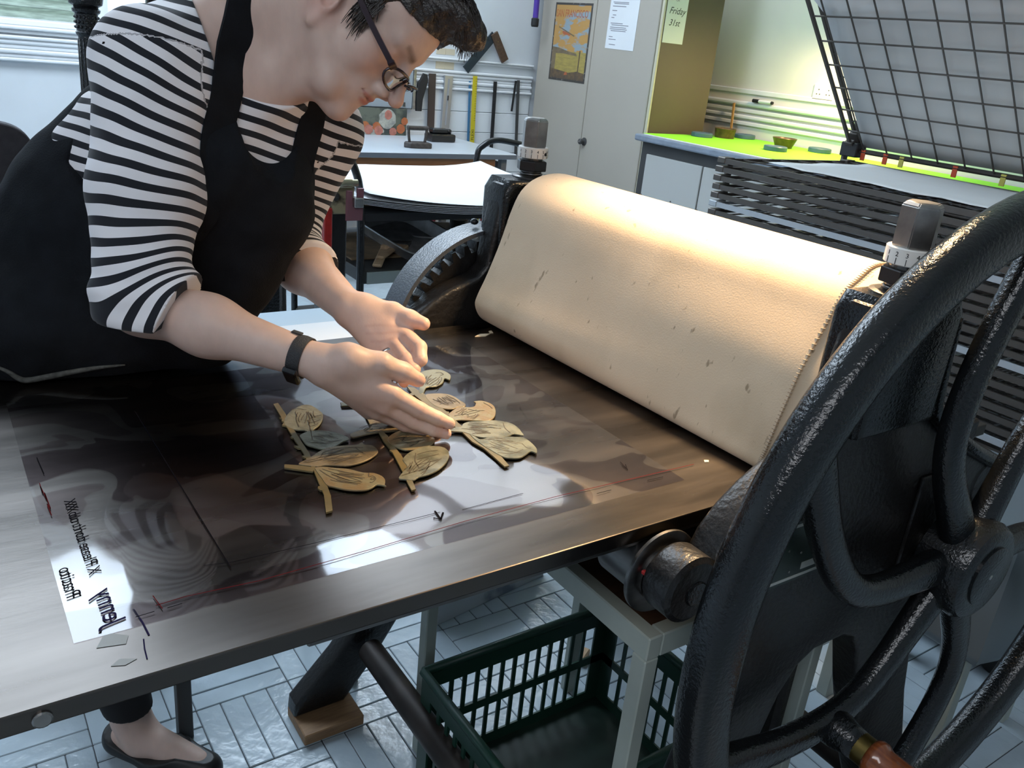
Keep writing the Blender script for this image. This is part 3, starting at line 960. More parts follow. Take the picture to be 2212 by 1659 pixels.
# ------------------------------------------------------------------ table against the back wall
TT = 0.75
bt = thing('work_table', 'long grey topped table with wood rail against the back wall', 'table', (2.1, 4.8, 0))
grp(bt, MB().box((0.9, 4.38, TT - 0.032), (3.03, 5.21, TT), 0.004), 'table_top', mat('pale_grey_laminate', (0.46, 0.50, 0.54), 0.35, var=0.06, vscale=4))
grp(bt, MB().box((0.9, 4.376, TT - 0.030), (3.032, 4.381, TT - 0.004), 0.001), 'edge_band', mat('slate_edge', (0.12, 0.14, 0.17), 0.4))
grp(bt, MB().box((0.95, 4.41, TT - 0.115), (2.90, 4.435, TT - 0.034), 0.002), 'apron_rail', mat('orange_brown_wood', (0.30, 0.13, 0.05), 0.45, col2=(0.22, 0.09, 0.035), vscale=8, stretch=(1, 10, 14)))
for x in (1.0, 2.97):
    for y in (4.44, 5.12):
        grp(bt, MB().box((x - 0.02, y - 0.02, 0), (x + 0.02, y + 0.02, TT - 0.032), 0.002), 'leg', mat('grey_leg_steel', (0.13, 0.14, 0.15), 0.45))
grp(bt, MB().box((2.955, 4.44, TT - 0.10), (2.985, 5.12, TT - 0.06), 0.002), 'side_rail', DGREY)

# flat iron
IRN = mat('rusty_grey_iron', (0.075, 0.065, 0.06), 0.6, 0.4, var=0.4, vscale=50)
fi = thing('flat_iron', 'old rusty flat iron with bar handle on the table', 'iron', (2.455, 4.585, TT))
hull = [(-0.085, 0.0), (-0.06, 0.038), (-0.01, 0.048), (0.075, 0.045), (0.08, 0.0), (0.075, -0.045), (-0.01, -0.048), (-0.06, -0.038)]
grp(fi, MB().prism([(x * 1.0, y) for x, y in hull], 0.032, Matrix.Translation((2.455, 4.585, TT)), 0.006), 'sole', IRN)
hp_ = spline([(2.405, 4.585, TT + 0.03), (2.398, 4.585, TT + 0.07), (2.395, 4.585, TT + 0.108)], 4)
grp(fi, MB().tube(hp_, 0.0085, 8), 'handle_post', IRN, smooth=True)
grp(fi, MB().tube(spline([(2.505, 4.585, TT + 0.03), (2.512, 4.585, TT + 0.07), (2.515, 4.585, TT + 0.108)], 4), 0.0085, 8), 'handle_post', IRN, smooth=True)
grp(fi, MB().lathe([(0, 0.011), (0.004, 0.0145), (0.010, 0.012), (0.126, 0.012), (0.132, 0.0145), (0.136, 0.011)], (2.387, 4.585, TT + 0.112), (1, 0, 0), 14), 'handle', IRN, smooth=True)
# heavy black block behind it
hb = thing('iron_weight', 'squat black iron weight with knob behind the flat iron', 'weight', (2.79, 4.9, TT))
grp(hb, MB().prism([(-0.085, -0.05), (0.085, -0.05), (0.085, 0.05), (-0.085, 0.05)], 0.05, Matrix.Translation((2.785, 4.9, TT)), 0.01), 'base', IRON)
grp(hb, MB().box((2.715, 4.865, TT + 0.05), (2.825, 4.93, TT + 0.082), 0.008), 'upper_block', IRON)
grp(hb, MB().lathe([(0, 0.022), (0.02, 0.024), (0.028, 0.015)], (2.84, 4.9, TT + 0.05), (0, 0, 1), 16), 'knob', IRON, smooth=True)

# still life print leaning on the wall: generic fruit shapes
art = thing('still_life_print', 'small dark still life print of orange fruit leaning on the wall', 'picture', (2.47, 5.14, TT))
AY = 5.140
grp(art, MB().box((2.262, AY, TT), (2.668, AY + 0.006, TT + 0.165), 0.001), 'print_sheet', mat('dark_painted_backdrop', (0.045, 0.055, 0.05), 0.6, col2=(0.12, 0.13, 0.10), vscale=16, thr=(0.45, 0.6)))


def blob(cx, cz, rx, rz, m, nm, lift):
    pts = [(cx + rx * math.cos(t * math.pi / 8) * (1 + 0.08 * math.sin(3 * t)), AY - lift, cz + rz * math.sin(t * math.pi / 8)) for t in range(16)]
    grp(art, MB().add(pts, [tuple(range(16))]), nm, m)


CLOTH = mat('painted_white_cloth', (0.45, 0.44, 0.38), 0.7, col2=(0.22, 0.23, 0.22), vscale=40)
PORA = mat('painted_orange', (0.46, 0.17, 0.05), 0.6, col2=(0.36, 0.09, 0.04), vscale=20)
PPNK = mat('painted_rose', (0.45, 0.17, 0.13), 0.6, var=0.3, vscale=40)
blob(2.53, TT + 0.10, 0.06, 0.062, CLOTH, 'painted_jug', 0.001)
blob(2.40, TT + 0.026, 0.11, 0.030, CLOTH, 'painted_cloth', 0.0012)
blob(2.535, TT + 0.125, 0.026, 0.030, PPNK, 'painted_flower', 0.002)
for k, (x, z, r, m) in enumerate(((2.375, 0.05, 0.032, PORA), (2.40, 0.032, 0.030, PPNK), (2.455, 0.052, 0.028, PORA), (2.47, 0.028, 0.03, PPNK), (2.57, 0.022, 0.026, PPNK), (2.625, 0.042, 0.03, PORA), (2.65, 0.09, 0.024, PORA))):
    blob(x, TT + z, r, r, m, 'painted_fruit', 0.003 + 0.0004 * k)

# paper trimmer hanging on the wall
tr = thing('paper_trimmer', 'grey paper trimmer board with black lever hung on the wall', 'paper trimmer', (2.5, 5.2, 0.9))
grp(tr, MB().box((2.10, 5.165, 0.917), (2.715, 5.19, 1.15), 0.004), 'board', mat('grey_board', (0.30, 0.34, 0.38), 0.45))
grp(tr, MB().box((2.715, 5.16, 0.915), (2.735, 5.192, 1.16), 0.002), 'metal_edge', STEEL)
lv = [(2.745, 0.905), (2.785, 0.905), (2.79, 0.98), (2.81, 1.05), (2.822, 1.10), (2.812, 1.135), (2.785, 1.14), (2.765, 1.10), (2.748, 1.08), (2.74, 1.0)]
grp(tr, MB().prism(lv, 0.022, Matrix(((1, 0, 0, 0), (0, 0, -1, 5.18), (0, 1, 0, 0), (0, 0, 0, 1))), 0.005), 'lever', BLACK)
grp(tr, MB().box((2.648, 5.161, 0.93), (2.664, 5.166, 0.955), 0.001), 'maker_mark', DGREY)


# tools hanging on the wall boards
def hung(name, lab, cat, x0, z0, x1, z1, w, m, parts=None, th=0.008, y=5.215):
    d = Vector((x1 - x0, 0, z1 - z0))
    Mx = frame((x0, y, z0), d, (1, 0, 0))
    L = d.length
    o = MB().box((-w / 2, -th / 2, 0), (w / 2, th / 2, L), 0.001, Mx).build(name, m)
    return tag(o, lab, cat), Mx, L


o, Mx, L = hung('steel_rule', 'dark brown steel straight edge hung on the wall boards', 'ruler', 2.888, 0.79, 2.878, 1.14, 0.052, mat('dark_brown_steel', (0.05, 0.035, 0.03), 0.5))
MB().lathe([(0, 0.005), (0.002, 0.005)], Mx @ Vector((0, 0.004, L - 0.018)), Mx.to_3x3() @ Vector((0, 1, 0)), 10).build('hang_hole', STEEL, o)
o, Mx, L = hung('spirit_level', 'aluminium spirit level hung on the wall boards', 'spirit level', 2.995, 0.80, 3.000, 1.135, 0.062, mat('brushed_aluminium', (0.46, 0.47, 0.49), 0.38, 0.9), th=0.022)
MB().box((-0.006, -0.014, 0.02), (0.006, 0.014, L - 0.02), 0, Mx).build('channel', mat('grey_channel', (0.30, 0.31, 0.33), 0.5), o)
vb = MB().box((-0.004, 0.010, 0.05), (0.030, 0.016, 0.10), 0.006, Mx).build('vial_holder', BLACK, o)
MB().box((0.008, 0.015, 0.065), (0.020, 0.018, 0.088), 0.002, Mx).build('vial', mat('yellow_vial', (0.6, 0.6, 0.2), 0.3), o)
MB().box((-0.003, -0.018, 0.18), (0.004, -0.0135, 0.21), 0, Mx).build('level_mark', BLACK, o)
hung('blue_ruler', 'narrow blue ruler hung behind the yellow one', 'ruler', 3.195, 0.71, 3.175, 1.11, 0.018, mat('blue_plastic', (0.05, 0.17, 0.33), 0.4), th=0.003, y=5.225)
o, Mx, L = hung('yellow_ruler', 'long yellow ruler with black lettering hung on the wall', 'ruler', 3.222, 0.705, 3.207, 1.145, 0.034, mat('yellow_enamel', (0.62, 0.50, 0.02), 0.4), th=0.004)
Mt = Mx @ Matrix(((0, -1, 0, 0.009), (0, 0, -1, -0.0025), (1, 0, 0, 0.02), (0, 0, 0, 1)))
text_mesh('ruler_lettering', 'FLEXI', 0.030, Mt, BLACK, o, 0.0001)
for k in range(18):
    MB().box((0.004, -0.0027, 0.15 + k * 0.016), (0.016, -0.002, 0.1515 + k * 0.016), 0, Mx).build('graduation', BLACK, o)
hung('black_rod', 'slim black flat bar hung left of the rod pair', 'bar', 3.385, 0.62, 3.372, 1.12, 0.026, BLACK)
hung('iron_rod', 'long dark grey rod hung next to the cabinet', 'rod', 3.60, 0.60, 3.562, 1.14, 0.022, DGREY)
hung('iron_rod', 'short black rod hung beside the long grey rod', 'rod', 3.528, 0.93, 3.541, 1.135, 0.014, BLACK)
sqr = thing('try_square', 'brown handled try square hung aslant on the wall', 'try square', (3.35, 5.2, 1.18))
Mx = frame((3.335, 5.215, 1.415), Vector((-0.205, 0, -0.232)), (1, 0, 0))
grp(sqr, MB().box((-0.03, -0.003, 0.0), (0.03, 0.003, 0.315), 0.001, Mx), 'blade', mat('blued_steel', (0.045, 0.06, 0.075), 0.4, 0.6))
Mx = frame((3.325, 5.210, 1.425), Vector((0.105, 0, -0.165)), (1, 0, 0))
grp(sqr, MB().box((-0.028, -0.009, 0.0), (0.028, 0.009, 0.20), 0.002, Mx), 'stock', mat('dark_brown_wood', (0.09, 0.05, 0.03), 0.5, var=0.4, vscale=60))
grp(sqr, MB().lathe([(0, 0.003), (0.001, 0.003)], Mx @ Vector((0, 0.0095, 0.06)), Mx.to_3x3() @ Vector((0, 1, 0)), 8), 'rivet', BRASS)
TAPE = mat('beige_masking_tape', (0.58, 0.51, 0.38), 0.7)
for lab, z0, z1 in (('upper beige tape patch on the wall above the rail', 1.262, 1.300), ('lower beige tape patch on the wall below the rail', 1.172, 1.222)):
    o = tag(MB().box((2.917, 5.2478, z0), (2.985, 5.2502, z1)).build('tape_patch', TAPE), lab, 'tape', 'tape patches on the wall')
    MB().box((2.986, 5.2478, z0 + 0.001), (3.056, 5.2502, z1 - 0.001)).build('tape_half', TAPE, o)
pt = thing('purple_tube', 'purple tube with black end hung beside the cabinet', 'tube', (3.55, 5.1, 1.49))
grp(pt, MB().lathe([(0, 0.019), (0.6, 0.019)], (3.56, 5.08, 1.545), (-0.015, 0, 1), 16), 'tube_body', mat('purple_plastic', (0.07, 0.03, 0.30), 0.35))
grp(pt, MB().lathe([(0, 0.022), (0.01, 0.026), (0.05, 0.026), (0.056, 0.019)], (3.56, 5.08, 1.49), (-0.015, 0, 1), 16), 'end_cap', BLACK)

# ------------------------------------------------------------------ trolley with paper, trays and tools
TB = mat('black_tube_enamel', (0.012, 0.013, 0.015), 0.25, var=0.5, vscale=30)
tro = thing('trolley', 'black tube framed trolley with shelves of paper and trays', 'trolley', (1.8, 3.2, 0))
for y in (2.90, 3.60):
    pts = spline([(1.345, y, 0.03), (1.340, y, 0.5), (1.332, y, 0.78), (1.310, y, 0.885), (1.27, y, 0.945), (1.20, y, 0.975), (1.08, y, 0.985)], 6)
    grp(tro, MB().tube(pts, 0.0145, 10), 'frame_tube', TB, smooth=True)
    pts = spline([(2.255, y, 0.03), (2.255, y, 0.6), (2.258, y, 0.84), (2.288, y, 0.897), (2.37, y, 0.925), (2.53, y, 0.905)], 6) if y > 3 else [(2.255, y, 0.03), (2.255, y, 0.4), (2.255, y, 0.735)]
    grp(tro, MB().tube(pts, 0.0145, 10), 'frame_tube', TB, smooth=True)
for nm, z, t in (('shelf', 0.515, 0.05), ('shelf', 0.16, 0.04)):
    grp(tro, MB().box((1.345, 2.89, z - t), (2.25, 3.62, z), 0.003), nm, mat('dark_shelf', (0.03, 0.03, 0.03), 0.6))
    grp(tro, MB().box((1.362, 2.884, z - t), (2.25, 2.891, z - 0.004), 0.001), 'shelf_edge', mat('grey_green_edge', (0.30, 0.35, 0.34), 0.5))
grp(tro, MB().box((1.34, 2.90, 0.70), (2.25, 3.60, 0.735), 0.003), 'top_shelf', mat('black_shelf', (0.014, 0.014, 0.016), 0.6))
grp(tro, MB().box((1.345, 3.55, 0.585), (1.70, 3.60, 0.70), 0.002), 'back_panel', BLACK)


def curl_sheet(name, lab, x0, x1, y0, y1, z, k, m):
    n = 14
    vs, fs = [], []
    for t in (0.0, 0.0012):
        for i in range(n + 1):
            for j in range(n + 1):
                u, v = i / n, j / n
                zz_ = z + t + 0.05 * max(0, u - 0.72) ** 2 * 6 * (0.3 + 0.7 * v) + 0.028 * (1 - u) ** 3 - 0.012 * math.sin(u * 5 + k) * (1 - v) * 0.6 + 0.055 * (max(0, v - 0.55) ** 2) * (u > 0.3) * u
                zz_ -= 0.030 * (1 - v) ** 2 * (1 - abs(2 * u - 1.1))
                vs.append((x0 + (x1 - x0) * u, y0 + (y1 - y0) * v - 0.02 * u, zz_))
    m_ = (n + 1) ** 2
    for i in range(n):
        for j in range(n):
            a = i * (n + 1) + j
            fs.append((a, a + n + 1, a + n + 2, a + 1))
            fs.append((m_ + a, m_ + a + 1, m_ + a + n + 2, m_ + a + n + 1))
    for i in range(n):
        for a, b in ((i, i + 1), (i * (n + 1), (i + 1) * (n + 1)), (i * (n + 1) + n, (i + 1) * (n + 1) + n), (n * (n + 1) + i, n * (n + 1) + i + 1)):
            fs.append((a, b, m_ + b, m_ + a))
    o = MB().add(vs, fs).build(name, m, smooth=False)
    for p in o.data.polygons:
        p.use_smooth = True
    o.data.set_sharp_from_angle(angle=math.radians(40))
    return tag(o, lab, 'paper', 'large paper sheets on the trolley')


SHEETS = ['topmost large white sheet of the paper pile on the trolley', 'second large sheet of the paper pile on the trolley', 'third large sheet from the top of the trolley pile', 'fourth large sheet in the trolley paper pile', 'fifth large sheet in the trolley paper pile', 'lowest large sheet of the trolley paper pile']
for k in range(6):
    curl_sheet('paper_sheet', SHEETS[5 - k], 1.22 + 0.015 * random.random() + (0.10 if k == 5 else 0), 2.235 + 0.01 * random.random(), 2.80 + 0.006 * (5 - k), 3.56, 0.7655 + 0.0065 * k, 0.15 * k, PAPER)
CARD = mat('tan_card', (0.42, 0.28, 0.18), 0.7)
tag(MB().box((1.15, 3.02, 0.7355), (1.62, 3.52, 0.740), 0.0005).build('tan_board', CARD), 'tan board under the curled paper sheets', 'board')

# shelf contents
ALU = mat('scratched_aluminium', (0.50, 0.51, 0.52), 0.4, 0.6, var=0.35, vscale=18)


def tray(name, lab, loc, sx, sy, h, rx, ry, rz):
    mb = MB()
    lv = [(1.0, 1.0, h), (1.03, 1.03, h + 0.002), (1.03, 1.03, h - 0.004), (0.99, 0.99, h - 0.006), (0.86, 0.84, 0.0), (0.5, 0.5, 0.0)]
    n = 24
    rings = []
    for fx, fy, z in lv:
        rings.append([(sx * fx * math.copysign(abs(math.cos(2 * math.pi * k / n)) ** 0.35, math.cos(2 * math.pi * k / n)), sy * fy * math.copysign(abs(math.sin(2 * math.pi * k / n)) ** 0.35, math.sin(2 * math.pi * k / n)), z) for k in range(n)])
    inner = [(0.84, 0.82, 0.003), (0.98, 0.98, h)]
    rings2 = [[(sx * fx * math.copysign(abs(math.cos(2 * math.pi * k / n)) ** 0.35, math.cos(2 * math.pi * k / n)), sy * fy * math.copysign(abs(math.sin(2 * math.pi * k / n)) ** 0.35, math.sin(2 * math.pi * k / n)), z) for k in range(n)] for fx, fy, z in inner]
    allr = [rings2[0], rings2[1]] + rings[1:5]
    vs = [p for r in allr for p in r]
    fs = []
    for i in range(len(allr) - 1):
        for k in range(n):
            k2 = (k + 1) % n
            fs.append((i * n + k, i * n + k2, (i + 1) * n + k2, (i + 1) * n + k))
    fs.append(tuple(range(n)))
    fs.append(tuple(range((len(allr) - 1) * n, len(allr) * n)))
    o = mb.add(vs, fs).build(name, ALU, smooth=False)
    for p in o.data.polygons:
        p.use_smooth = True
    o.data.set_sharp_from_angle(angle=math.radians(50))
    o.location = loc
    o.rotation_euler = (rx, ry, rz)
    return tag(o, lab, 'tray')


tray('metal_tray', 'dented aluminium tray propped up on the trolley shelf', (1.68, 3.18, 0.552), 0.145, 0.21, 0.055, 0.20, -0.10, 0.25)
tray('metal_tray', 'shallow aluminium tray lying behind the propped tray', (1.90, 3.30, 0.516), 0.15, 0.16, 0.05, 0.0, 0.0, -0.3)
jar = thing('ink_jar', 'small jar with black screw lid at the trolley end', 'jar', (2.02, 3.33, 0.515))
grp(jar, MB().lathe([(0, 0.036), (0.002, 0.038), (0.05, 0.038), (0.056, 0.034)], (2.02, 3.33, 0.515), (0, 0, 1), 20), 'jar_body', mat('cloudy_jar', (0.32, 0.33, 0.30), 0.3))
grp(jar, MB().lathe([(0.05, 0.041), (0.052, 0.042), (0.085, 0.042), (0.088, 0.039)], (2.02, 3.33, 0.515), (0, 0, 1), 20), 'jar_cap', BLACK)
tag(MB().box((1.37, 3.05, 0.5155), (1.60, 3.50, 0.522), 0.002, None).build('brown_card', mat('stained_brown_card', (0.22, 0.15, 0.08), 0.7, var=0.5, vscale=14)), 'stained brown card lying on the trolley shelf', 'card')
PALE = mat('pale_wood', (0.52, 0.36, 0.22), 0.6, var=0.2, vscale=12, stretch=(2, 12, 12))
o = MB().box((-0.018, -0.17, 0), (0.018, 0.17, 0.012), 0.004, Matrix.Translation((1.50, 3.05, 0.523)) @ Matrix.Rotation(-0.55, 4, 'Z')).build('wood_strip', PALE)
tag(o, 'pale pointed wood strip on the trolley shelf', 'wood strip')
br = thing('wide_brush', 'wide flat brush with grey bristles on the trolley shelf', 'brush', (1.58, 3.10, 0.5225))
Mb = Matrix.Translation((1.60, 3.13, 0.5235)) @ Matrix.Rotation(-0.75, 4, 'Z')
grp(br, MB().box((-0.05, 0.02, 0.0), (0.05, 0.15, 0.030), 0.006, Mb), 'bristles', mat('grey_bristle', (0.10, 0.10, 0.10), 0.9, var=0.5, vscale=90, stretch=(8, 1, 1)))
grp(br, MB().box((-0.052, -0.04, 0.004), (0.052, 0.022, 0.028), 0.004, Mb), 'stock', PALE)
grp(br, MB().box((-0.016, -0.21, 0.008), (0.016, -0.035, 0.024), 0.006, Mb), 'brush_handle', PALE)
for lab, x, y, rz, L in (('dark slim tool lying in front of the tray', 1.62, 2.99, 1.1, 0.22), ('dark tool handle lying across the shelf front', 1.72, 2.97, 1.45, 0.18)):
    t_ = MB().lathe([(0, 0.004), (L * .5, 0.007), (L * .9, 0.009), (L, 0.006)], (x, y, 0.525), (math.sin(rz), math.cos(rz), 0), 10).build('hand_tool', mat('dark_tool', (0.05, 0.04, 0.035), 0.5), smooth=True)
    tag(t_, lab, 'tool')
for lab, x, y, z, c in (('yellow capped bottle on the lowest trolley shelf', 1.40, 3.0, 0.16, (0.5, 0.33, 0.02)), ('dark blue canister on the lowest trolley shelf', 1.85, 3.1, 0.16, (0.01, 0.03, 0.12)), ('black can on the lowest trolley shelf', 1.56, 3.0, 0.16, (0.02, 0.02, 0.02))):
    b_ = thing('bottle', lab, 'bottle', (x, y, z))
    w = 0.12 if 'canister' in lab else 0.035
    grp(b_, MB().lathe([(0, w), (0.10, w), (0.13, w * 0.5), (0.14, w * .45)], (x, y, z), (0, 0, 1), 18), 'bottle_body', mat('bottle_' + str(x), tuple(v * 0.6 for v in c), 0.3), angle=40)
    grp(b_, MB().lathe([(0.139, w * .5), (0.165, w * .5)], (x, y, z), (0, 0, 1), 14), 'bottle_cap', mat('cap_' + str(x), c, 0.35))

# legs of leaning poles seen under the paper
for lab, x0, x1, c, w in (('dark red pole leaning against the back wall', 2.80, 3.02, (0.14, 0.01, 0.02), 0.03), ('black pole leaning left of the yellow pole', 3.16, 3.16, (0.01, 0.01, 0.012), 0.04), ('yellow pole leaning between black and red poles', 3.222, 3.205, (0.5, 0.42, 0.02), 0.026), ('bright red pole leaning by the yellow pole', 3.262, 3.27, (0.32, 0.015, 0.02), 0.03)):
    o = MB().tube([(x0, 5.05, 0.0), (x1, 5.10, 0.66)], w / 2, 12).build('leaning_pole', mat('pole_' + str(x0), c, 0.4))
    tag(o, lab, 'pole', 'poles leaning under the table')

# ------------------------------------------------------------------ old hand press behind the woman
hpz = thing('hand_press', 'ornate black cast iron hand press standing behind the woman', 'press', (0.62, 2.9, 0))
CI = mat('glossy_black_casting', (0.010, 0.011, 0.013), 0.18, bump=0.6, bscale=140, spec=0.6)
cp = [(0.03, 0.045), (0.06, 0.04), (0.9, 0.031), (1.262, 0.0275), (1.268, 0.0325), (1.274, 0.0335), (1.278, 0.030), (1.325, 0.032), (1.33, 0.038), (1.338, 0.040), (1.345, 0.034), (1.352, 0.046), (1.372, 0.050), (1.40, 0.046), (1.45, 0.040), (1.8, 0.036), (1.95, 0.05)]
for x, y in ((0.478, 3.0), (1.05, 3.0)):
    c_ = grp(hpz, MB().lathe([(0, 0.06)] + cp, (x, y, 0.0), (0, 0, 1), 28), 'column', CI, angle=35)
    fl_ = MB()
    for k in range(14):
        a = 2 * math.pi * k / 14
        fl_.tube([(x + 0.0285 * math.cos(a) * 1.12, y + 0.0285 * math.sin(a) * 1.12, 0.86), (x + 0.0272 * math.cos(a), y + 0.0272 * math.sin(a), 1.255)], 0.0032, 6)
    tag(fl_.build('fluting', CI, c_, smooth=True), kind='stuff')
    orn = MB()
    for k in range(16):
        a = 2 * math.pi * k / 16
        for z in (1.288, 1.302, 1.316):
            orn.lathe([(-0.005, 0.0), (-0.003, 0.004), (0, 0.0052), (0.003, 0.004), (0.005, 0.0)], (x + 0.0315 * math.cos(a + z * 40), y + 0.0315 * math.sin(a + z * 40), z), (0, 0, 1), 6, False)
    tag(orn.build('capital_ornament', CI, c_, smooth=True), kind='stuff')
# leafy cast scroll beside the column
ls = MB()
for k in range(26):
    a = k * 2.4
    rr = 0.010 + 0.0016 * k
    ls.lathe([(-0.010, 0.0), (-0.005, 0.007), (0, 0.009), (0.005, 0.007), (0.010, 0.0)], (0.560 + rr * math.cos(a) * 0.8, 2.98 + 0.006 * math.sin(k), 1.245 + rr * math.sin(a)), (math.cos(a), 0.3, math.sin(a)), 8, False)
tag(grp(hpz, ls, 'cast_scroll', CI, smooth=True), kind='stuff')
grp(hpz, MB().box((0.40, 2.90, 0.0), (1.15, 3.10, 0.03), 0.005), 'base_plate', CI)
grp(hpz, MB().box((0.42, 2.95, 1.62), (1.12, 3.05, 1.80), 0.02), 'head_beam', CI)
grp(hpz, MB().prism([(-0.03, 0), (0.03, 0), (0.045, 0.3), (0.005, 0.32)], 0.03, Matrix(((1, 0, 0, 0.66), (0, 0, -1, 3.0), (0, 1, 0, 1.24), (0, 0, 0, 1))), 0.004), 'lever_arm', IRON2)
grp(hpz, MB().box((0.72, 2.92, 1.325), (1.02, 3.0, 1.62), 0.012), 'platen_block', IRON2)
grp(hpz, MB().lathe([(0, 0.05), (0.012, 0.05), (0.016, 0.04)], (0.80, 2.92, 1.40), (0, -1, 0), 24), 'round_boss', mat('grey_brown_casting', (0.16, 0.15, 0.14), 0.5))
grp(hpz, MB().box((0.66, 2.17, 0.0), (0.78, 2.23, 0.72), 0.012), 'rail_post', CI)
grp(hpz, MB().box((0.70, 2.20, 0.66), (0.76, 3.0, 0.72), 0.01), 'rail', IRON2)

# worn proofing clamp: cream casting, mauve bracket
cl = thing('proofing_clamp', 'cream metal clamp with mauve bracket and steel block beside the woman', 'clamp', (1.04, 2.40, 0))
CREAM = mat('worn_cream_enamel', (0.34, 0.31, 0.19), 0.4, col2=(0.10, 0.09, 0.06), vscale=22, thr=(0.36, 0.46))
MAUVE = mat('mauve_paint', (0.22, 0.09, 0.11), 0.5, var=0.15, vscale=20)
plt = [(0.93, 0.872), (0.995, 0.872), (1.015, 0.862), (1.02, 0.838), (1.085, 0.838), (1.088, 0.925), (0.93, 0.925)]
grp(cl, MB().prism(plt, 0.03, Matrix(((1, 0, 0, 0), (0, 0, -1, 2.44), (0, 1, 0, 0), (0, 0, 0, 1))), 0.004), 'casting', CREAM)
grp(cl, MB().lathe([(0, 0.013), (0.05, 0.013), (0.052, 0.017), (0.062, 0.017), (0.064, 0.015), (0.108, 0.015), (0.11, 0.011), (0.128, 0.011)], (0.96, 2.395, 0.934), (1, 0, 0), 18), 'screw', mat('yellowed_steel', (0.45, 0.40, 0.28), 0.3, 1.0), angle=30)
grp(cl, MB().prism(hexa(6, 0.0155, 0.3), 0.026, frame((0.992, 2.395, 0.934), (1, 0, 0), (0, 0, 1)), 0.003), 'nut', STEEL)
mv = [(1.046, 0.915), (1.064, 0.915), (1.064, 0.885), (1.080, 0.885), (1.080, 0.922), (1.100, 0.922), (1.098, 0.826), (1.046, 0.826)]
grp(cl, MB().prism(mv, 0.012, Matrix(((1, 0, 0, 0), (0, 0, -1, 2.382), (0, 1, 0, 0), (0, 0, 0, 1))), 0.0015), 'bracket', MAUVE)
grp(cl, MB().box((1.064, 2.355, 0.868), (1.094, 2.375, 0.896), 0.002), 'steel_block', STEEL)
bo = grp(cl, MB().lathe([(0, 0.013), (0.006, 0.013), (0.009, 0.010)], (1.025, 2.41, 0.893), (0, -1, 0), 16), 'bolt', DSTEEL)
grp(cl, MB().box((0.985, 2.42, 0.0), (1.07, 2.47, 0.86), 0.004), 'stand_post', IRON2)
grp(cl, MB().box((0.93, 2.395, 0.838), (0.992, 2.43, 0.852), 0.004), 'arm', mat('grey_steel_arm', (0.20, 0.21, 0.20), 0.4, 0.7))
grp(cl, MB().prism(hexa(6, 0.012), 0.010, Matrix.Translation((0.95, 2.41, 0.852)), 0.001), 'arm_nut', STEEL)
rp = tag(MB().box((0.983, 2.385, 0.0), (1.008, 2.41, 0.862), 0.003).build('red_post', mat('red_enamel', (0.45, 0.02, 0.015), 0.35, var=0.3, vscale=30)), 'upright red painted post beside the clamp', 'post')

# office chair behind at the left
oc = thing('office_chair', 'dark grey brown upholstered office chair at the left edge', 'chair', (0.12, 3.1, 0))
FAB = mat('dark_chair_fabric', (0.035, 0.03, 0.034), 0.85, var=0.3, vscale=40, bump=0.3, bscale=300)
bkp = [(-0.12, 0.84), (0.24, 0.835), (0.295, 0.86), (0.305, 0.905), (0.298, 0.95), (0.275, 0.985), (0.235, 1.005), (0.17, 1.012), (0.0, 1.012), (-0.10, 1.0), (-0.14, 0.95), (-0.145, 0.87)]
grp(oc, MB().prism(spline([(x, z, 0) for x, z in bkp], 3, True) and [(p[0], p[1]) for p in spline([(x, z, 0) for x, z in bkp], 3, True)], 0.06, Matrix(((1, 0, 0, 0), (0, 0, -1, 3.03), (0, 1, 0, 0), (0, 0, 0, 1))), 0.02, 4), 'backrest', FAB, smooth=True)
grp(oc, MB().box((-0.13, 2.98, 0.44), (0.30, 3.42, 0.52), 0.03, seg=3), 'seat', FAB)
grp(oc, MB().tube([(0.195, 3.05, 0.90), (0.20, 3.06, 0.70), (0.15, 3.10, 0.46)], 0.013, 8), 'back_stem', BLACK)
grp(oc, MB().lathe([(0.05, 0.03), (0.44, 0.03)], (0.085, 3.2, 0), (0, 0, 1), 16), 'gas_post', BLACK)
for k in range(5):
    a = 2 * math.pi * k / 5
    grp(oc, MB().tube([(0.085, 3.2, 0.09), (0.085 + 0.27 * math.cos(a), 3.2 + 0.27 * math.sin(a), 0.045)], [0.025, 0.015], 8), 'foot', BLACK)
    grp(oc, MB().lathe([(0, 0.022), (0.03, 0.022)], (0.085 + 0.27 * math.cos(a) - 0.015, 3.2 + 0.27 * math.sin(a), 0.0225), (1, 0, 0), 14), 'castor', BLACK)

# pale table with papers just behind the press bed
PB = mat('pale_blue_board', (0.40, 0.49, 0.56), 0.45)
st = thing('side_table', 'pale blue topped side table behind the press bed', 'table', (0.5, 1.52, 0))
grp(st, MB().box((0.287, 1.400, 0.77), (0.69, 1.664, 0.80), 0.003), 'table_top', PB)
for x in (0.301, 0.66):
    for y in (1.652,):
        grp(st, MB().box((x - 0.015, y - 0.015, 0), (x + 0.015, y + 0.015, 0.77), 0.002), 'leg', DGREY)
for x in (0.301, 0.66):
    grp(st, MB().box((x - 0.014, 1.401, 0), (x + 0.014, 1.429, 0.77), 0.002), 'leg', DGREY)
tag(MB().box((0.40, 1.402, 0.80), (0.685, 1.566, 0.8015)).build('paper_sheet', PAPER), 'upper white paper sheet on the pale blue side table', 'paper')
tag(MB().box((0.39, 1.401, 0.8015), (0.68, 1.528, 0.803)).build('paper_sheet', PAPER), 'front white paper sheet on the pale blue side table', 'paper')

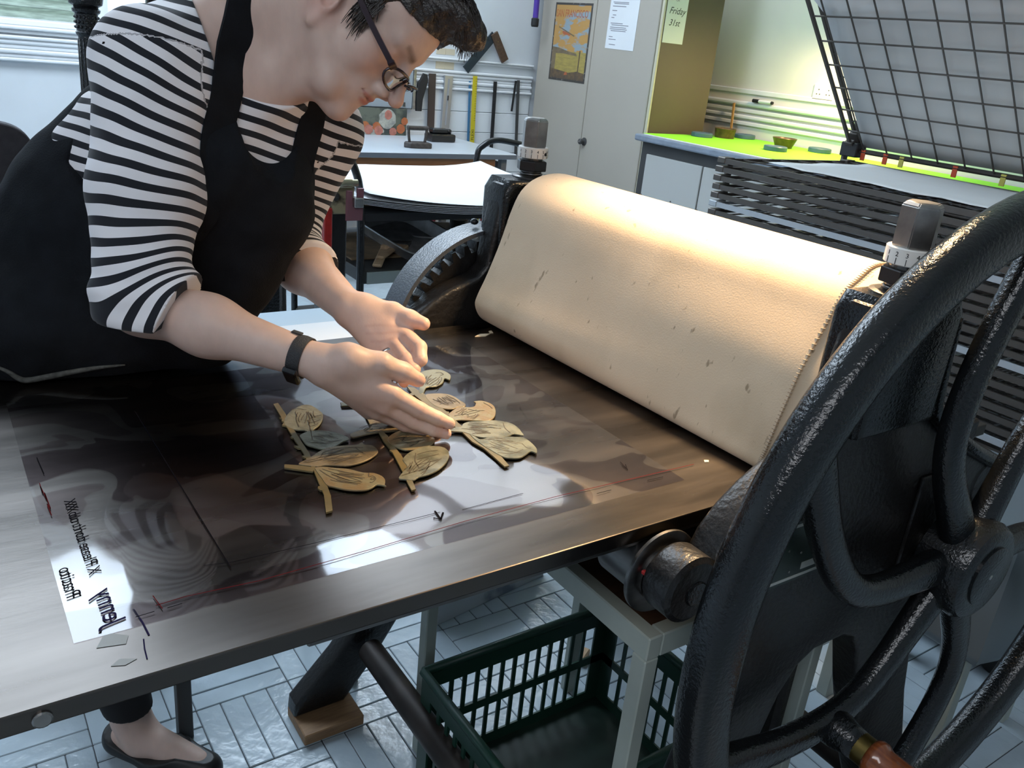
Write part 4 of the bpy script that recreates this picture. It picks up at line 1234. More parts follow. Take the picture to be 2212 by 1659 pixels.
# ------------------------------------------------------------------ drying rack
RK = mat('grey_brown_rack_wire', (0.12, 0.108, 0.098), 0.42, 0.5)
RKW = mat('pale_rack_bar', (0.42, 0.46, 0.50), 0.4)
RX0, RX1, RY0, RY1 = 2.04, 2.68, 0.72, 1.85
rack = thing('drying_rack', 'wire print drying rack with many shelves and raised trays', 'drying rack', ((RX0 + RX1) / 2, (RY0 + RY1) / 2, 0))


def shelf_mesh():
    mb = MB()
    w, d = RY1 - RY0, RX1 - RX0
    s = 0.0048
    for y in (0, w):
        mb.box((0, y - s, -s), (d, y + s, s))
    for x in (0, d):
        mb.box((x - 0.004, 0, -0.0085), (x + 0.004, w, 0.0065))
    q = 0.0019
    k = 1
    while k * 0.0905 < w:
        mb.box((0, w - k * 0.0905 + 0.042 - q, -q), (d, w - k * 0.0905 + 0.042 + q, q))
        k += 1
    k = 1
    while k * 0.088 < d:
        mb.box((k * 0.088 - q, 0, 0), (k * 0.088 + q, w, 2 * q))
        k += 1
    for y in (0.0, w):
        for x in (-0.006, d - 0.04):
            mb.box((x, y - 0.016, -0.009), (x + 0.045, y + 0.016, 0.009), 0.002)
    return mb


sm = shelf_mesh().build('rack_shelf', RK)
sme = sm.data
bpy.data.objects.remove(sm)
sme_w = sme.copy()
sme_w.materials.clear()
sme_w.materials.append(RKW)
levels = [1.098 - 0.0262 * k for k in range(28)]
for k, z in enumerate(levels):
    o = bpy.data.objects.new('rack_shelf', sme_w if k in (5, 12, 19) else sme)
    COL.objects.link(o)
    o.parent = rack
    o.matrix_parent_inverse = Matrix.Translation(-Vector(rack.location))
    o.location = (RX0 + random.uniform(-.003, .003), RY0, z)
for y in (RY0 - 0.02, RY1 + 0.02):
    for x in (RX0 + 0.06, RX1 - 0.01):
        grp(rack, MB().box((x - 0.012, y - 0.006, 0.06), (x + 0.012, y + 0.006, 1.10 if x < 2.3 else 1.14), 0.002), 'upright', RK)
        grp(rack, MB().lathe([(0, 0.03), (0.022, 0.03)], (x - 0.011, y, 0.031), (1, 0, 0), 16), 'castor', BLACK)
grp(rack, MB().box((RX1 - 0.03, RY1 - 0.035, 1.118), (RX1 + 0.025, RY1 + 0.03, 1.165), 0.003), 'hinge_block', BLACK)
grp(rack, MB().box((RX0, RY0 - .02, 0.05), (RX1, RY1 + .02, 0.08), 0.003), 'base_frame', RK)
RAISE = math.radians(132)
PAPS = mat('off_white_print_paper', (0.62, 0.63, 0.62), 0.8, var=0.04, vscale=6, bump=0.2, bscale=9)
RL = ['drying paper sheet on the lowest raised rack tray, in front', 'drying paper sheet on the second raised rack tray', 'drying paper sheet on the topmost raised rack tray']
for k in range(4):
    Mr = Matrix.Translation((RX1 - 0.006 + 0.016 * k, RY0, 1.140 + 0.030 * k)) @ Matrix.Rotation(-RAISE + 0.018 * k, 4, 'Y')
    o = bpy.data.objects.new('raised_tray', sme)
    COL.objects.link(o)
    o.parent = rack
    o.matrix_parent_inverse = Matrix.Translation(-Vector(rack.location))
    o.matrix_basis = Mr
    if k < 3:
        n = 12
        vs, fs = [], []
        x1 = 0.575 - 0.0 * k
        for t in (0.0, 0.0014):
            for i in range(n + 1):
                for j in range(n + 1):
                    u, v = i / n, j / n
                    yy = 0.03 + (RY1 - RY0 - 0.075 + 0.02 * (u > 0.98)) * v
                    wv = 0.006 * math.sin(v * 17 + k) * u * u + 0.004 * math.sin(v * 6 + 2 * k) * u
                    vs.append(Mr @ Vector((0.012 + (x1 - 0.012) * u + 0.012 * math.sin(3.1 * v + k) * u, yy + 0.02 * (u ** 4) * v, -0.0085 - t - abs(wv))))
        m_ = (n + 1) ** 2
        for i in range(n):
            for j in range(n):
                a = i * (n + 1) + j
                fs += [(a, a + n + 1, a + n + 2, a + 1), (m_ + a, m_ + a + 1, m_ + a + n + 2, m_ + a + n + 1)]
        for i in range(n):
            for a, b in ((i, i + 1), (i * (n + 1), (i + 1) * (n + 1)), (i * (n + 1) + n, (i + 1) * (n + 1) + n), (n * (n + 1) + i, n * (n + 1) + i + 1)):
                fs.append((a, b, m_ + b, m_ + a))
        tag(MB().add(vs, fs).build('drying_sheet', PAPS, smooth=True), RL[k], 'paper', 'sheets in the drying rack')
# sheet lying on the top shelf
n = 14
vs, fs = [], []
for t in (0.0, 0.0014):
    for i in range(n + 1):
        for j in range(n + 1):
            u, v = i / n, j / n
            vs.append((RX0 + 0.075 + 0.52 * u + 0.01 * math.sin(v * 21), RY0 + 0.04 + 0.98 * v + 0.012 * math.sin(u * 14), 1.106 + t + 0.003 * math.sin(v * 18) ** 2 * (1 - u)))
m_ = (n + 1) ** 2
for i in range(n):
    for j in range(n):
        a = i * (n + 1) + j
        fs += [(a, a + n + 1, a + n + 2, a + 1), (m_ + a, m_ + a + 1, m_ + a + n + 2, m_ + a + n + 1)]
for i in range(n):
    for a, b in ((i, i + 1), (i * (n + 1), (i + 1) * (n + 1)), (i * (n + 1) + n, (i + 1) * (n + 1) + n), (n * (n + 1) + i, n * (n + 1) + i + 1)):
        fs.append((a, b, m_ + b, m_ + a))
tag(MB().add(vs, fs).build('drying_sheet', PAPS, smooth=True), 'wide white sheet lying flat on the top shelf of the drying rack', 'paper', 'sheets in the drying rack')
for y, c, nm in ((1.80, (0.55, 0.07, 0.02), 'red'), (1.715, (0.55, 0.07, 0.02), 'red'), (1.655, (0.55, 0.5, 0.10), 'yellow'), (1.47, (0.55, 0.07, 0.02), 'red'), (1.318, (0.55, 0.5, 0.10), 'yellow')):
    o = MB().box((RX1 - 0.012, y - 0.008, 1.112), (RX1 - 0.008, y + 0.008, 1.146), 0.0005).build('tape_tab', mat('tab_' + nm + str(y), c, 0.5), rack)
    o.matrix_parent_inverse = Matrix.Translation(-Vector(rack.location))

# ------------------------------------------------------------------ things under the bed
LEGM = mat('pale_green_grey_enamel', (0.36, 0.40, 0.36), 0.42, var=0.12, vscale=9)
lt = thing('low_table', 'small table with pale metal frame and dark wood top under the press bed', 'table', (0.9, 0.88, 0))
grp(lt, MB().box((0.712, 0.622, 0.664), (1.075, 1.15, 0.6795), 0.002), 'table_top', mat('dark_wood_veneer', (0.075, 0.040, 0.022), 0.45, col2=(0.04, 0.02, 0.012), vscale=10, stretch=(2, 16, 16)))
for a, b in (((0.690, 0.600, 0.645), (0.714, 1.172, 0.681)), ((0.7142, 0.600, 0.645), (1.0738, 0.624, 0.681)), ((0.7142, 1.148, 0.645), (1.0738, 1.172, 0.681)), ((1.074, 0.600, 0.645), (1.10, 1.172, 0.681))):
    grp(lt, MB().box(a, b, 0.002), 'frame_bar', LEGM)
for x in (0.690, 1.074):
    for y in (0.600, 1.146):
        grp(lt, MB().box((x, y, 0.0), (x + 0.024, y + 0.026, 0.6448), 0.002), 'leg', LEGM)

# green slotted basket on the floor under the table
BG = mat('dark_green_plastic', (0.010, 0.045, 0.030), 0.4)
bk = thing('plastic_basket', 'dark green slotted plastic basket on the floor', 'basket', (0.95, 0.90, 0))


def slotted(x0, x1, z0, z1, n, Mx):
    """wall panel in local xz with two rows of slots, thickness along y"""
    mb = MB()
    t = 0.004
    zs = [z0, z0 + 0.030, z0 + 0.030 + (z1 - z0 - 0.095) / 2, z0 + 0.050 + (z1 - z0 - 0.095) / 2, z1 - 0.045, z1]
    for a, b in ((0, 1), (2, 3), (4, 5)):
        mb.box((x0, -t / 2, zs[a]), (x1, t / 2, zs[b]), 0, Mx)
    w = (x1 - x0 - 0.07) / n
    mb.box((x0, -t / 2, zs[1]), (x0 + 0.035, t / 2, zs[4]), 0, Mx)
    mb.box((x1 - 0.035, -t / 2, zs[1]), (x1, t / 2, zs[4]), 0, Mx)
    for k in range(1, n):
        for a, b in ((1, 2), (3, 4)):
            c = x0 + 0.035 + k * w
            mb.box((c - 0.0045, -t / 2, zs[a]), (c + 0.0045, t / 2, zs[b]), 0, Mx)
    return mb


BX0, BX1, BY0, BY1, BH = 0.665, 1.125, 0.735, 1.105, 0.255
tl = 0.10
for nm, p, ang, ln, nn in (('basket_wall', (BX0, BY1, 0), 0, BX1 - BX0, 13), ('basket_wall', (BX0, BY0, 0), 0, BX1 - BX0, 13), ('basket_wall', (BX0, BY0, 0), 90, BY1 - BY0, 10), ('basket_wall', (BX1, BY0, 0), 90, BY1 - BY0, 10)):
    Mx = Matrix.Translation(p) @ Matrix.Rotation(math.radians(ang), 4, 'Z')
    grp(bk, slotted(0, ln, 0.002, BH, nn, Mx), nm, BG)
grp(bk, MB().box((BX0, BY0, 0.0), (BX1, BY1, 0.006)), 'basket_floor', mat('grubby_green_plastic', (0.012, 0.030, 0.022), 0.5, var=0.5, vscale=12))
rimp = [(BX0, BY0, BH), (BX1, BY0, BH), (BX1, BY1, BH), (BX0, BY1, BH)]
for a, b in zip(rimp, rimp[1:] + rimp[:1]):
    grp(bk, MB().tube([a, b], 0.009, 8), 'basket_rim', BG, smooth=True)

# leaning board, dark chair leg, bucket, grey tub and bits on the floor
o = MB().box((0.0, 0.0, 0.0), (0.40, 0.012, 0.30), 0.002, Matrix.Translation((0.905, 1.488, 0.0)) @ Matrix.Rotation(math.radians(9), 4, 'Z') @ Matrix.Rotation(math.radians(-10), 4, 'X')).build('leaning_board', mat('smeared_pale_board', (0.46, 0.50, 0.54), 0.5, col2=(0.18, 0.22, 0.28), vscale=9, thr=(0.36, 0.48)))
tag(o, 'ink smeared pale board standing on the floor behind the press', 'board')
tag(MB().lathe([(0, 0.045), (0.13, 0.052), (0.135, 0.054), (0.14, 0.052), (0.136, 0.048), (0.01, 0.042), (0.01, 0.0)], (1.29, 0.80, 0.0), (0, 0, 1), 24, False).build('small_bucket', mat('green_bucket', (0.015, 0.06, 0.045), 0.4), angle=40), 'small green bucket standing behind the wheel', 'bucket')
tub = thing('grey_seat', 'grey moulded seat on pale metal legs behind the drive wheel', 'stool', (1.75, 0.66, 0))
GT = mat('blue_grey_plastic', (0.17, 0.20, 0.22), 0.45)
seatp = [(1.60, 0.56), (1.66, 0.545), (1.95, 0.545), (2.0, 0.60), (2.0, 0.90), (1.66, 0.90), (1.60, 0.86)]
grp(tub, MB().prism(seatp, 0.30, Matrix.Translation((0, 0, 0.30)), 0.03, 3), 'seat_shell', GT, angle=40)
for x, y in ((1.635, 0.60), (1.95, 0.60), (1.635, 0.86), (1.95, 0.86)):
    grp(tub, MB().box((x - 0.015, y - 0.015, 0), (x + 0.015, y + 0.015, 0.31), 0.002), 'leg', LEGM)
tag(MB().box((0, 0, 0), (0.05, 0.028, 0.022), 0.003, Matrix.Translation((1.16, 1.20, 0)) @ Matrix.Rotation(0.5, 4, 'Z')).build('wood_offcut', PALE), 'small pale wood offcut on the floor behind the basket', 'wood offcut')

# ------------------------------------------------------------------ printing plates and film on the bed (outlines in metres)
PLATES = [
    {'branch': [[(0.3700, 1.0720), (0.3650, 1.0270), (0.3610, 0.9940), (0.3570, 0.9580), (0.3540, 0.9180), (0.3500, 0.8940), (0.3480, 0.8670), (0.3410, 0.8310), (0.3370, 0.8080), (0.3240, 0.7700), (0.3320, 0.7710), (0.3430, 0.8020), (0.3490, 0.8290), (0.3500, 0.8460), (0.3530, 0.8750), (0.3600, 0.9120), (0.3630, 0.9480), (0.3660, 0.9750), (0.3670, 0.9960), (0.3740, 1.0340), (0.3770, 1.0730)], [(0.3220, 0.8950), (0.3190, 0.8870), (0.3330, 0.8750), (0.3460, 0.8640), (0.3520, 0.8730), (0.3350, 0.8870)], [(0.3550, 0.9650), (0.3560, 0.9590), (0.3610, 0.9610), (0.3630, 0.9670)], [(0.3500, 0.9380), (0.3520, 0.9300), (0.3550, 0.9270), (0.3570, 0.9350)], [(0.3490, 0.9080), (0.3500, 0.9010), (0.3540, 0.9010), (0.3540, 0.9070)], [(0.3380, 0.8280), (0.3360, 0.8240), (0.3370, 0.8180), (0.3410, 0.8170), (0.3430, 0.8280)], [(0.3620, 1.0260), (0.3640, 1.0200), (0.3610, 1.0140), (0.3630, 1.0100), (0.3570, 1.0010), (0.3620, 0.9960), (0.3680, 1.0210)]], 'birds': [[(0.3650, 1.0150), (0.3780, 1.0350), (0.3930, 1.0480), (0.4090, 1.0540), (0.4170, 1.0460), (0.4200, 1.0290), (0.4200, 1.0160), (0.4120, 0.9980), (0.4010, 0.9830), (0.3880, 0.9710), (0.3800, 0.9440), (0.3750, 0.9410), (0.3800, 0.9720), (0.3710, 0.9800), (0.3660, 0.9850), (0.3610, 0.9990)], [(0.3670, 0.9630), (0.3760, 0.9690), (0.3900, 0.9700), (0.4080, 0.9600), (0.4170, 0.9470), (0.4220, 0.9360), (0.4200, 0.9280), (0.4120, 0.9260), (0.4010, 0.9190), (0.3890, 0.9150), (0.3790, 0.9160), (0.3710, 0.9250), (0.3650, 0.9360), (0.3660, 0.9540)], [(0.3390, 0.8910), (0.3450, 0.8940), (0.3570, 0.9000), (0.3730, 0.9110), (0.3900, 0.9170), (0.4080, 0.9140), (0.4220, 0.9100), (0.4320, 0.9140), (0.4330, 0.9060), (0.4400, 0.9020), (0.4420, 0.8930), (0.4400, 0.8820), (0.4300, 0.8730), (0.4170, 0.8660), (0.4000, 0.8620), (0.3860, 0.8630), (0.3730, 0.8700), (0.3640, 0.8740), (0.3560, 0.8740), (0.3470, 0.8800), (0.3380, 0.8870)], [(0.3520, 0.8720), (0.3620, 0.8700), (0.3720, 0.8630), (0.3870, 0.8530), (0.3990, 0.8380), (0.4100, 0.8320), (0.4160, 0.8210), (0.4150, 0.8100), (0.4100, 0.8010), (0.4100, 0.7970), (0.4020, 0.8040), (0.3930, 0.8000), (0.3840, 0.7980), (0.3730, 0.8020), (0.3630, 0.8090), (0.3540, 0.8190), (0.3480, 0.8270), (0.3490, 0.8460), (0.3500, 0.8640)]], 'lines': [[(0.3460, 0.8920), (0.3660, 0.8940), (0.3760, 0.9050), (0.3920, 0.9090), (0.4100, 0.9060), (0.4270, 0.8990)], [(0.3690, 0.8930), (0.3850, 0.8940), (0.4000, 0.8950), (0.4120, 0.8940), (0.4210, 0.8860)], [(0.3710, 0.8880), (0.3820, 0.8860), (0.3930, 0.8890), (0.4020, 0.8870), (0.4130, 0.8830)], [(0.3730, 0.8830), (0.3830, 0.8780), (0.3940, 0.8800), (0.4050, 0.8770), (0.4160, 0.8770)], [(0.3430, 0.8890), (0.3540, 0.8880), (0.3680, 0.8890)], [(0.4180, 0.9030), (0.4190, 0.8910), (0.4220, 0.8810)], [(0.3580, 0.8650), (0.3670, 0.8500), (0.3760, 0.8380), (0.3860, 0.8300), (0.3950, 0.8240)], [(0.3650, 0.8630), (0.3750, 0.8530), (0.3860, 0.8400), (0.3980, 0.8330)], [(0.3630, 0.8500), (0.3700, 0.8350), (0.3780, 0.8240), (0.3880, 0.8160)], [(0.3540, 0.8640), (0.3590, 0.8440), (0.3670, 0.8290), (0.3800, 0.8170)], [(0.4050, 0.8340), (0.4010, 0.8250), (0.4060, 0.8250), (0.4060, 0.8170), (0.3990, 0.8110), (0.3960, 0.8120)], [(0.4020, 0.8210), (0.4050, 0.8200), (0.4030, 0.8160), (0.4000, 0.8180), (0.4020, 0.8210)], [(0.3960, 1.0050), (0.4070, 1.0110), (0.4170, 1.0120)], [(0.3920, 0.9940), (0.4010, 0.9950), (0.4100, 0.9990)], [(0.3880, 0.9830), (0.3960, 0.9850), (0.4030, 0.9890)], [(0.3940, 1.0030), (0.3860, 0.9740), (0.3770, 0.9450)], [(0.3840, 1.0430), (0.3950, 1.0440), (0.4040, 1.0350)], [(0.4000, 0.9490), (0.4050, 0.9400), (0.4080, 0.9340)], [(0.3930, 0.9310), (0.4020, 0.9300), (0.4120, 0.9300)], [(0.3890, 0.9660), (0.3990, 0.9620), (0.4070, 0.9510)]]},
    {'branch': [[(0.4790, 1.0720), (0.4760, 1.0220), (0.4730, 0.9930), (0.4630, 0.9500), (0.4660, 0.9350), (0.4600, 0.9070), (0.4570, 0.8780), (0.4490, 0.8420), (0.4430, 0.8170), (0.4360, 0.7910), (0.4330, 0.7760), (0.4390, 0.7770), (0.4460, 0.8010), (0.4580, 0.8340), (0.4630, 0.8630), (0.4660, 0.8870), (0.4720, 0.9190), (0.4720, 0.9350), (0.4770, 0.9670), (0.4800, 0.9900), (0.4870, 1.0330), (0.4870, 1.0640)], [(0.4580, 1.0440), (0.4550, 1.0320), (0.4740, 1.0270), (0.4830, 1.0340), (0.4760, 1.0400)], [(0.4610, 0.9110), (0.4650, 0.9050), (0.4690, 0.9120), (0.4640, 0.9160)], [(0.4550, 0.8800), (0.4570, 0.8700), (0.4630, 0.8780), (0.4600, 0.8830)]], 'birds': [[(0.4870, 1.0430), (0.5000, 1.0330), (0.4970, 0.9840), (0.4900, 0.9810), (0.4780, 0.9870), (0.4810, 1.0200)], [(0.4290, 0.9430), (0.4280, 0.9320), (0.4480, 0.9340), (0.4670, 0.9340), (0.4850, 0.9300), (0.5060, 0.9320), (0.5130, 0.9530), (0.5050, 0.9710), (0.4950, 0.9790), (0.4770, 0.9720), (0.4640, 0.9540), (0.4470, 0.9490)], [(0.4650, 0.9050), (0.4740, 0.9180), (0.4920, 0.9270), (0.5090, 0.9250), (0.5220, 0.9120), (0.5260, 0.8930), (0.5220, 0.8810), (0.5060, 0.8700), (0.4890, 0.8690), (0.4740, 0.8730), (0.4660, 0.8870)], [(0.4580, 0.8490), (0.4730, 0.8630), (0.4940, 0.8710), (0.5130, 0.8690), (0.5240, 0.8590), (0.5220, 0.8430), (0.5080, 0.8240), (0.4880, 0.8090), (0.4690, 0.8020), (0.4550, 0.8010), (0.4460, 0.7970), (0.4370, 0.8030), (0.4320, 0.8080), (0.4400, 0.8170), (0.4550, 0.8310)]], 'lines': [[(0.4820, 0.8550), (0.4970, 0.8570), (0.5120, 0.8550)], [(0.4750, 0.8420), (0.4900, 0.8440), (0.5080, 0.8450)], [(0.4680, 0.8290), (0.4840, 0.8300), (0.5000, 0.8320)], [(0.4820, 0.8590), (0.4710, 0.8400), (0.4670, 0.8220)], [(0.4380, 0.8120), (0.4570, 0.8150), (0.4770, 0.8180), (0.5050, 0.8330)], [(0.4730, 0.9060), (0.4930, 0.9060), (0.5150, 0.9020)], [(0.4710, 0.8940), (0.4890, 0.8900), (0.5120, 0.8890)], [(0.4750, 0.9630), (0.4890, 0.9530), (0.5040, 0.9430)], [(0.4660, 0.9530), (0.4800, 0.9450), (0.4960, 0.9360)]]},
    {'branch': [[(0.5750, 1.0650), (0.5700, 1.0360), (0.5700, 1.0040), (0.5730, 0.9720), (0.5740, 0.9480), (0.5700, 0.9170), (0.5710, 0.8940), (0.5680, 0.8610), (0.5720, 0.8390), (0.5710, 0.8120), (0.5690, 0.7830), (0.5760, 0.7830), (0.5800, 0.8060), (0.5830, 0.8390), (0.5800, 0.8710), (0.5800, 0.8930), (0.5810, 0.9210), (0.5850, 0.9590), (0.5850, 0.9900), (0.5860, 1.0310), (0.5830, 1.0560)], [(0.5660, 1.0380), (0.5630, 1.0300), (0.5690, 1.0310), (0.5750, 1.0320), (0.5770, 1.0370), (0.5710, 1.0400)], [(0.5850, 0.9700), (0.5790, 0.9560), (0.5820, 0.9500), (0.5880, 0.9580), (0.5840, 0.9620)]], 'birds': [[(0.6130, 1.1020), (0.6300, 1.1130), (0.6490, 1.1140), (0.6600, 1.1050), (0.6630, 1.0890), (0.6590, 1.0770), (0.6500, 1.0660), (0.6460, 1.0740), (0.6340, 1.0590), (0.6160, 1.0500), (0.6010, 1.0510), (0.5850, 1.0310), (0.5810, 1.0380), (0.5970, 1.0630), (0.6080, 1.0840)], [(0.5850, 1.0250), (0.6000, 1.0250), (0.6160, 1.0180), (0.6230, 1.0050), (0.6240, 0.9870), (0.6250, 0.9750), (0.6190, 0.9660), (0.6090, 0.9680), (0.5980, 0.9650), (0.5880, 0.9690), (0.5800, 0.9810), (0.5790, 1.0010)], [(0.5820, 0.9500), (0.5940, 0.9590), (0.6090, 0.9670), (0.6230, 0.9610), (0.6320, 0.9610), (0.6410, 0.9710), (0.6410, 0.9770), (0.6540, 0.9750), (0.6610, 0.9610), (0.6590, 0.9470), (0.6490, 0.9290), (0.6360, 0.9150), (0.6250, 0.9110), (0.6080, 0.9170), (0.5900, 0.9270), (0.5780, 0.9300), (0.5790, 0.9400)], [(0.5560, 0.9010), (0.5680, 0.9080), (0.5780, 0.9070), (0.5850, 0.9140), (0.5960, 0.9170), (0.6120, 0.9130), (0.6280, 0.9100), (0.6420, 0.9010), (0.6510, 0.8880), (0.6510, 0.8720), (0.6480, 0.8610), (0.6440, 0.8500), (0.6340, 0.8590), (0.6230, 0.8560), (0.6070, 0.8580), (0.5930, 0.8630), (0.5810, 0.8730), (0.5730, 0.8890), (0.5660, 0.8950)], [(0.5770, 0.8820), (0.5810, 0.8630), (0.5970, 0.8620), (0.6170, 0.8560), (0.6290, 0.8510), (0.6400, 0.8440), (0.6410, 0.8270), (0.6380, 0.8110), (0.6340, 0.8030), (0.6290, 0.7980), (0.6250, 0.8050), (0.6120, 0.7990), (0.6000, 0.7950), (0.5890, 0.7990), (0.5820, 0.8050), (0.5780, 0.8220), (0.5750, 0.8440), (0.5740, 0.8610)]], 'lines': [[(0.5940, 0.9130), (0.6120, 0.9040), (0.6270, 0.8900)], [(0.5900, 0.8970), (0.6100, 0.8910), (0.6270, 0.8800)], [(0.6400, 0.8950), (0.6330, 0.8800), (0.6310, 0.8630)], [(0.5750, 0.9010), (0.5910, 0.8890), (0.6050, 0.8730)], [(0.6180, 0.9550), (0.6260, 0.9460), (0.6380, 0.9420)], [(0.5870, 0.9420), (0.6040, 0.9410), (0.6070, 0.9350)], [(0.6520, 0.9670), (0.6540, 0.9550), (0.6530, 0.9440)], [(0.6430, 1.0980), (0.6510, 1.0980), (0.6520, 1.0880), (0.6450, 1.0870)], [(0.6140, 1.0110), (0.6180, 0.9950), (0.6180, 0.9780)], [(0.5880, 0.9860), (0.6010, 0.9870), (0.6090, 0.9810)], [(0.5800, 0.8610), (0.6000, 0.8560), (0.6150, 0.8520)], [(0.6270, 0.8280), (0.6260, 0.8160), (0.6300, 0.8120)], [(0.5810, 0.8190), (0.5980, 0.8090), (0.6180, 0.8130)]]},
]
MARKS = {'black': [[(0.1980, 1.1180), (0.2030, 0.7150)], [(0.1810, 0.7290), (0.2060, 0.7230), (0.3020, 0.7210), (0.4410, 0.7220)], [(0.4670, 0.7160), (0.5540, 0.7190)], [(0.4370, 0.7270), (0.4340, 0.7080)], [(0.4280, 0.7140), (0.4340, 0.7080), (0.4440, 0.7200)], [(0.7230, 0.7360), (0.7170, 0.7140)], [(0.7190, 0.7280), (0.7170, 0.7140), (0.7250, 0.7280)], [(0.1080, 0.6760), (0.1240, 0.6770)], [(0.1350, 0.6770), (0.1480, 0.6780)], [(0.7220, 0.6810), (0.7480, 0.6800)], [(0.6380, 0.6810), (0.6610, 0.6810)], [(0.0720, 1.0250), (0.0740, 0.9800)]], 'red': [[(0.1270, 0.6850), (0.1530, 0.6870), (0.2200, 0.6820), (0.3380, 0.6860), (0.4540, 0.6930), (0.5850, 0.6960), (0.8140, 0.6900)], [(0.1280, 0.7010), (0.1310, 0.6780)], [(0.0670, 0.9600), (0.0670, 0.9350), (0.0670, 0.9510), (0.0690, 0.9200), (0.0690, 0.9360), (0.0700, 0.8980), (0.0680, 0.9100), (0.0690, 0.8830)]]}
BZ = 0.86
FX0, FX1, FY0, FY1 = 0.057, 0.772, 0.664, 1.222
FILM = bpy.data.materials.new('clear_acetate_film')
FILM.use_nodes = True
_n = FILM.node_tree
_n.nodes.clear()
_o = _n.nodes.new('ShaderNodeOutputMaterial')
_mx = _n.nodes.new('ShaderNodeMixShader')
_t = _n.nodes.new('ShaderNodeBsdfTransparent')
_g = _n.nodes.new('ShaderNodeBsdfGlossy')
_g.inputs['Roughness'].default_value = 0.05
_g.inputs['Color'].default_value = (0.95, 0.96, 1.0, 1)
_fz = _n.nodes.new('ShaderNodeFresnel')
_fz.inputs[0].default_value = 1.6
_tc = _n.nodes.new('ShaderNodeTexCoord')
_mp = _n.nodes.new('ShaderNodeMapping')
_mp.inputs['Scale'].default_value = (1.0, 1.5, 1.0)
_nz = _n.nodes.new('ShaderNodeTexNoise')
_nz.inputs['Scale'].default_value = 5.2
_nz.inputs['Detail'].default_value = 2.0
_nz.inputs['Distortion'].default_value = 1.1
_rp = _n.nodes.new('ShaderNodeValToRGB')
_rp.color_ramp.elements[0].position = 0.475
_rp.color_ramp.elements[0].color = (0.66, 0.62, 0.64, 1)
_rp.color_ramp.elements[1].position = 0.482
_rp.color_ramp.elements[1].color = (0.98, 0.98, 0.98, 1)
_e = _rp.color_ramp.elements.new(0.60)
_e.color = (0.98, 0.98, 0.98, 1)
_e = _rp.color_ramp.elements.new(0.606)
_e.color = (0.82, 0.79, 0.80, 1)
_n.links.new(_tc.outputs['Object'], _mp.inputs['Vector'])
_n.links.new(_mp.outputs['Vector'], _nz.inputs['Vector'])
_n.links.new(_nz.outputs['Fac'], _rp.inputs['Fac'])
_n.links.new(_rp.outputs['Color'], _t.inputs['Color'])
_ge = _n.nodes.new('ShaderNodeNewGeometry')
_iv = _n.nodes.new('ShaderNodeMath')
_iv.operation = 'SUBTRACT'
_iv.inputs[0].default_value = 1.0
_n.links.new(_ge.outputs['Backfacing'], _iv.inputs[1])
_ml = _n.nodes.new('ShaderNodeMath')
_ml.operation = 'MULTIPLY'
_n.links.new(_fz.outputs[0], _ml.inputs[0])
_n.links.new(_iv.outputs[0], _ml.inputs[1])
_n.links.new(_ml.outputs[0], _mx.inputs[0])
_n.links.new(_t.outputs[0], _mx.inputs[1])
_n.links.new(_g.outputs[0], _mx.inputs[2])
_n.links.new(_mx.outputs[0], _o.inputs[0])
nx, ny = 110, 90
vs, fs = [], []
for i in range(nx + 1):
    for j in range(ny + 1):
        u, v = i / nx, j / ny
        x, y = FX0 + (FX1 - FX0) * u, FY0 + (FY1 - FY0) * v
        w = 0.5 + 0.25 * math.sin(x * 19 + 2.2 * math.sin(y * 11)) * math.sin(y * 15 + 1.4) + 0.16 * math.sin(x * 37 + y * 29) + 0.09 * math.sin(x * 71 - y * 44 + 1.0)
        edge = min(u, 1 - u, v, 1 - v) * 9
        z_ = BZ + 0.0003 + 0.0016 * max(0, w) * min(1, 0.25 + edge)
        vs.append((x, y, z_))
for i in range(nx):
    for j in range(ny):
        a = i * (ny + 1) + j
        fs.append((a, a + ny + 1, a + ny + 2, a + 1))
film = MB().add(vs, fs).build('acetate_film', FILM, smooth=True)
tag(film, 'large clear acetate film lying wrinkled on the press bed', 'film')
FZ = BZ + 0.0019


def stroke(pts, w, m, name, z=FZ, parent=film, h=0.0002):
    mb = MB()
    P_ = [Vector((p[0], p[1], z)) for p in pts]
    vs, fs = [], []
    for i, p in enumerate(P_):
        t = (P_[min(i + 1, len(P_) - 1)] - P_[max(i - 1, 0)]).normalized()
        s = Vector((-t.y, t.x, 0)) * w / 2
        vs += [p + s, p - s, p - s + Vector((0, 0, h)), p + s + Vector((0, 0, h))]
    for i in range(len(P_) - 1):
        for k in range(4):
            fs.append((i * 4 + k, i * 4 + (k + 1) % 4, i * 4 + 4 + (k + 1) % 4, i * 4 + 4 + k))
    fs += [(0, 3, 2, 1), tuple(len(vs) - 4 + k for k in range(4))]
    return mb.add(vs, fs).build(name, m, parent)


PENK = mat('black_pen_line', (0.006, 0.006, 0.009), 0.9, spec=0.02)
PENR = mat('red_pen_line', (0.11, 0.010, 0.012), 0.9, spec=0.02)
PENB = mat('violet_blue_pen', (0.02, 0.018, 0.055), 0.9, spec=0.02)
for k, p in enumerate(MARKS['black']):
    stroke(p, 0.0022 if k in (3, 4) else (0.0011 if k == 0 else 0.0007), PENK, 'pen_line')
for k, p in enumerate(MARKS['red']):
    stroke(p, 0.0008, PENR, 'pen_line')
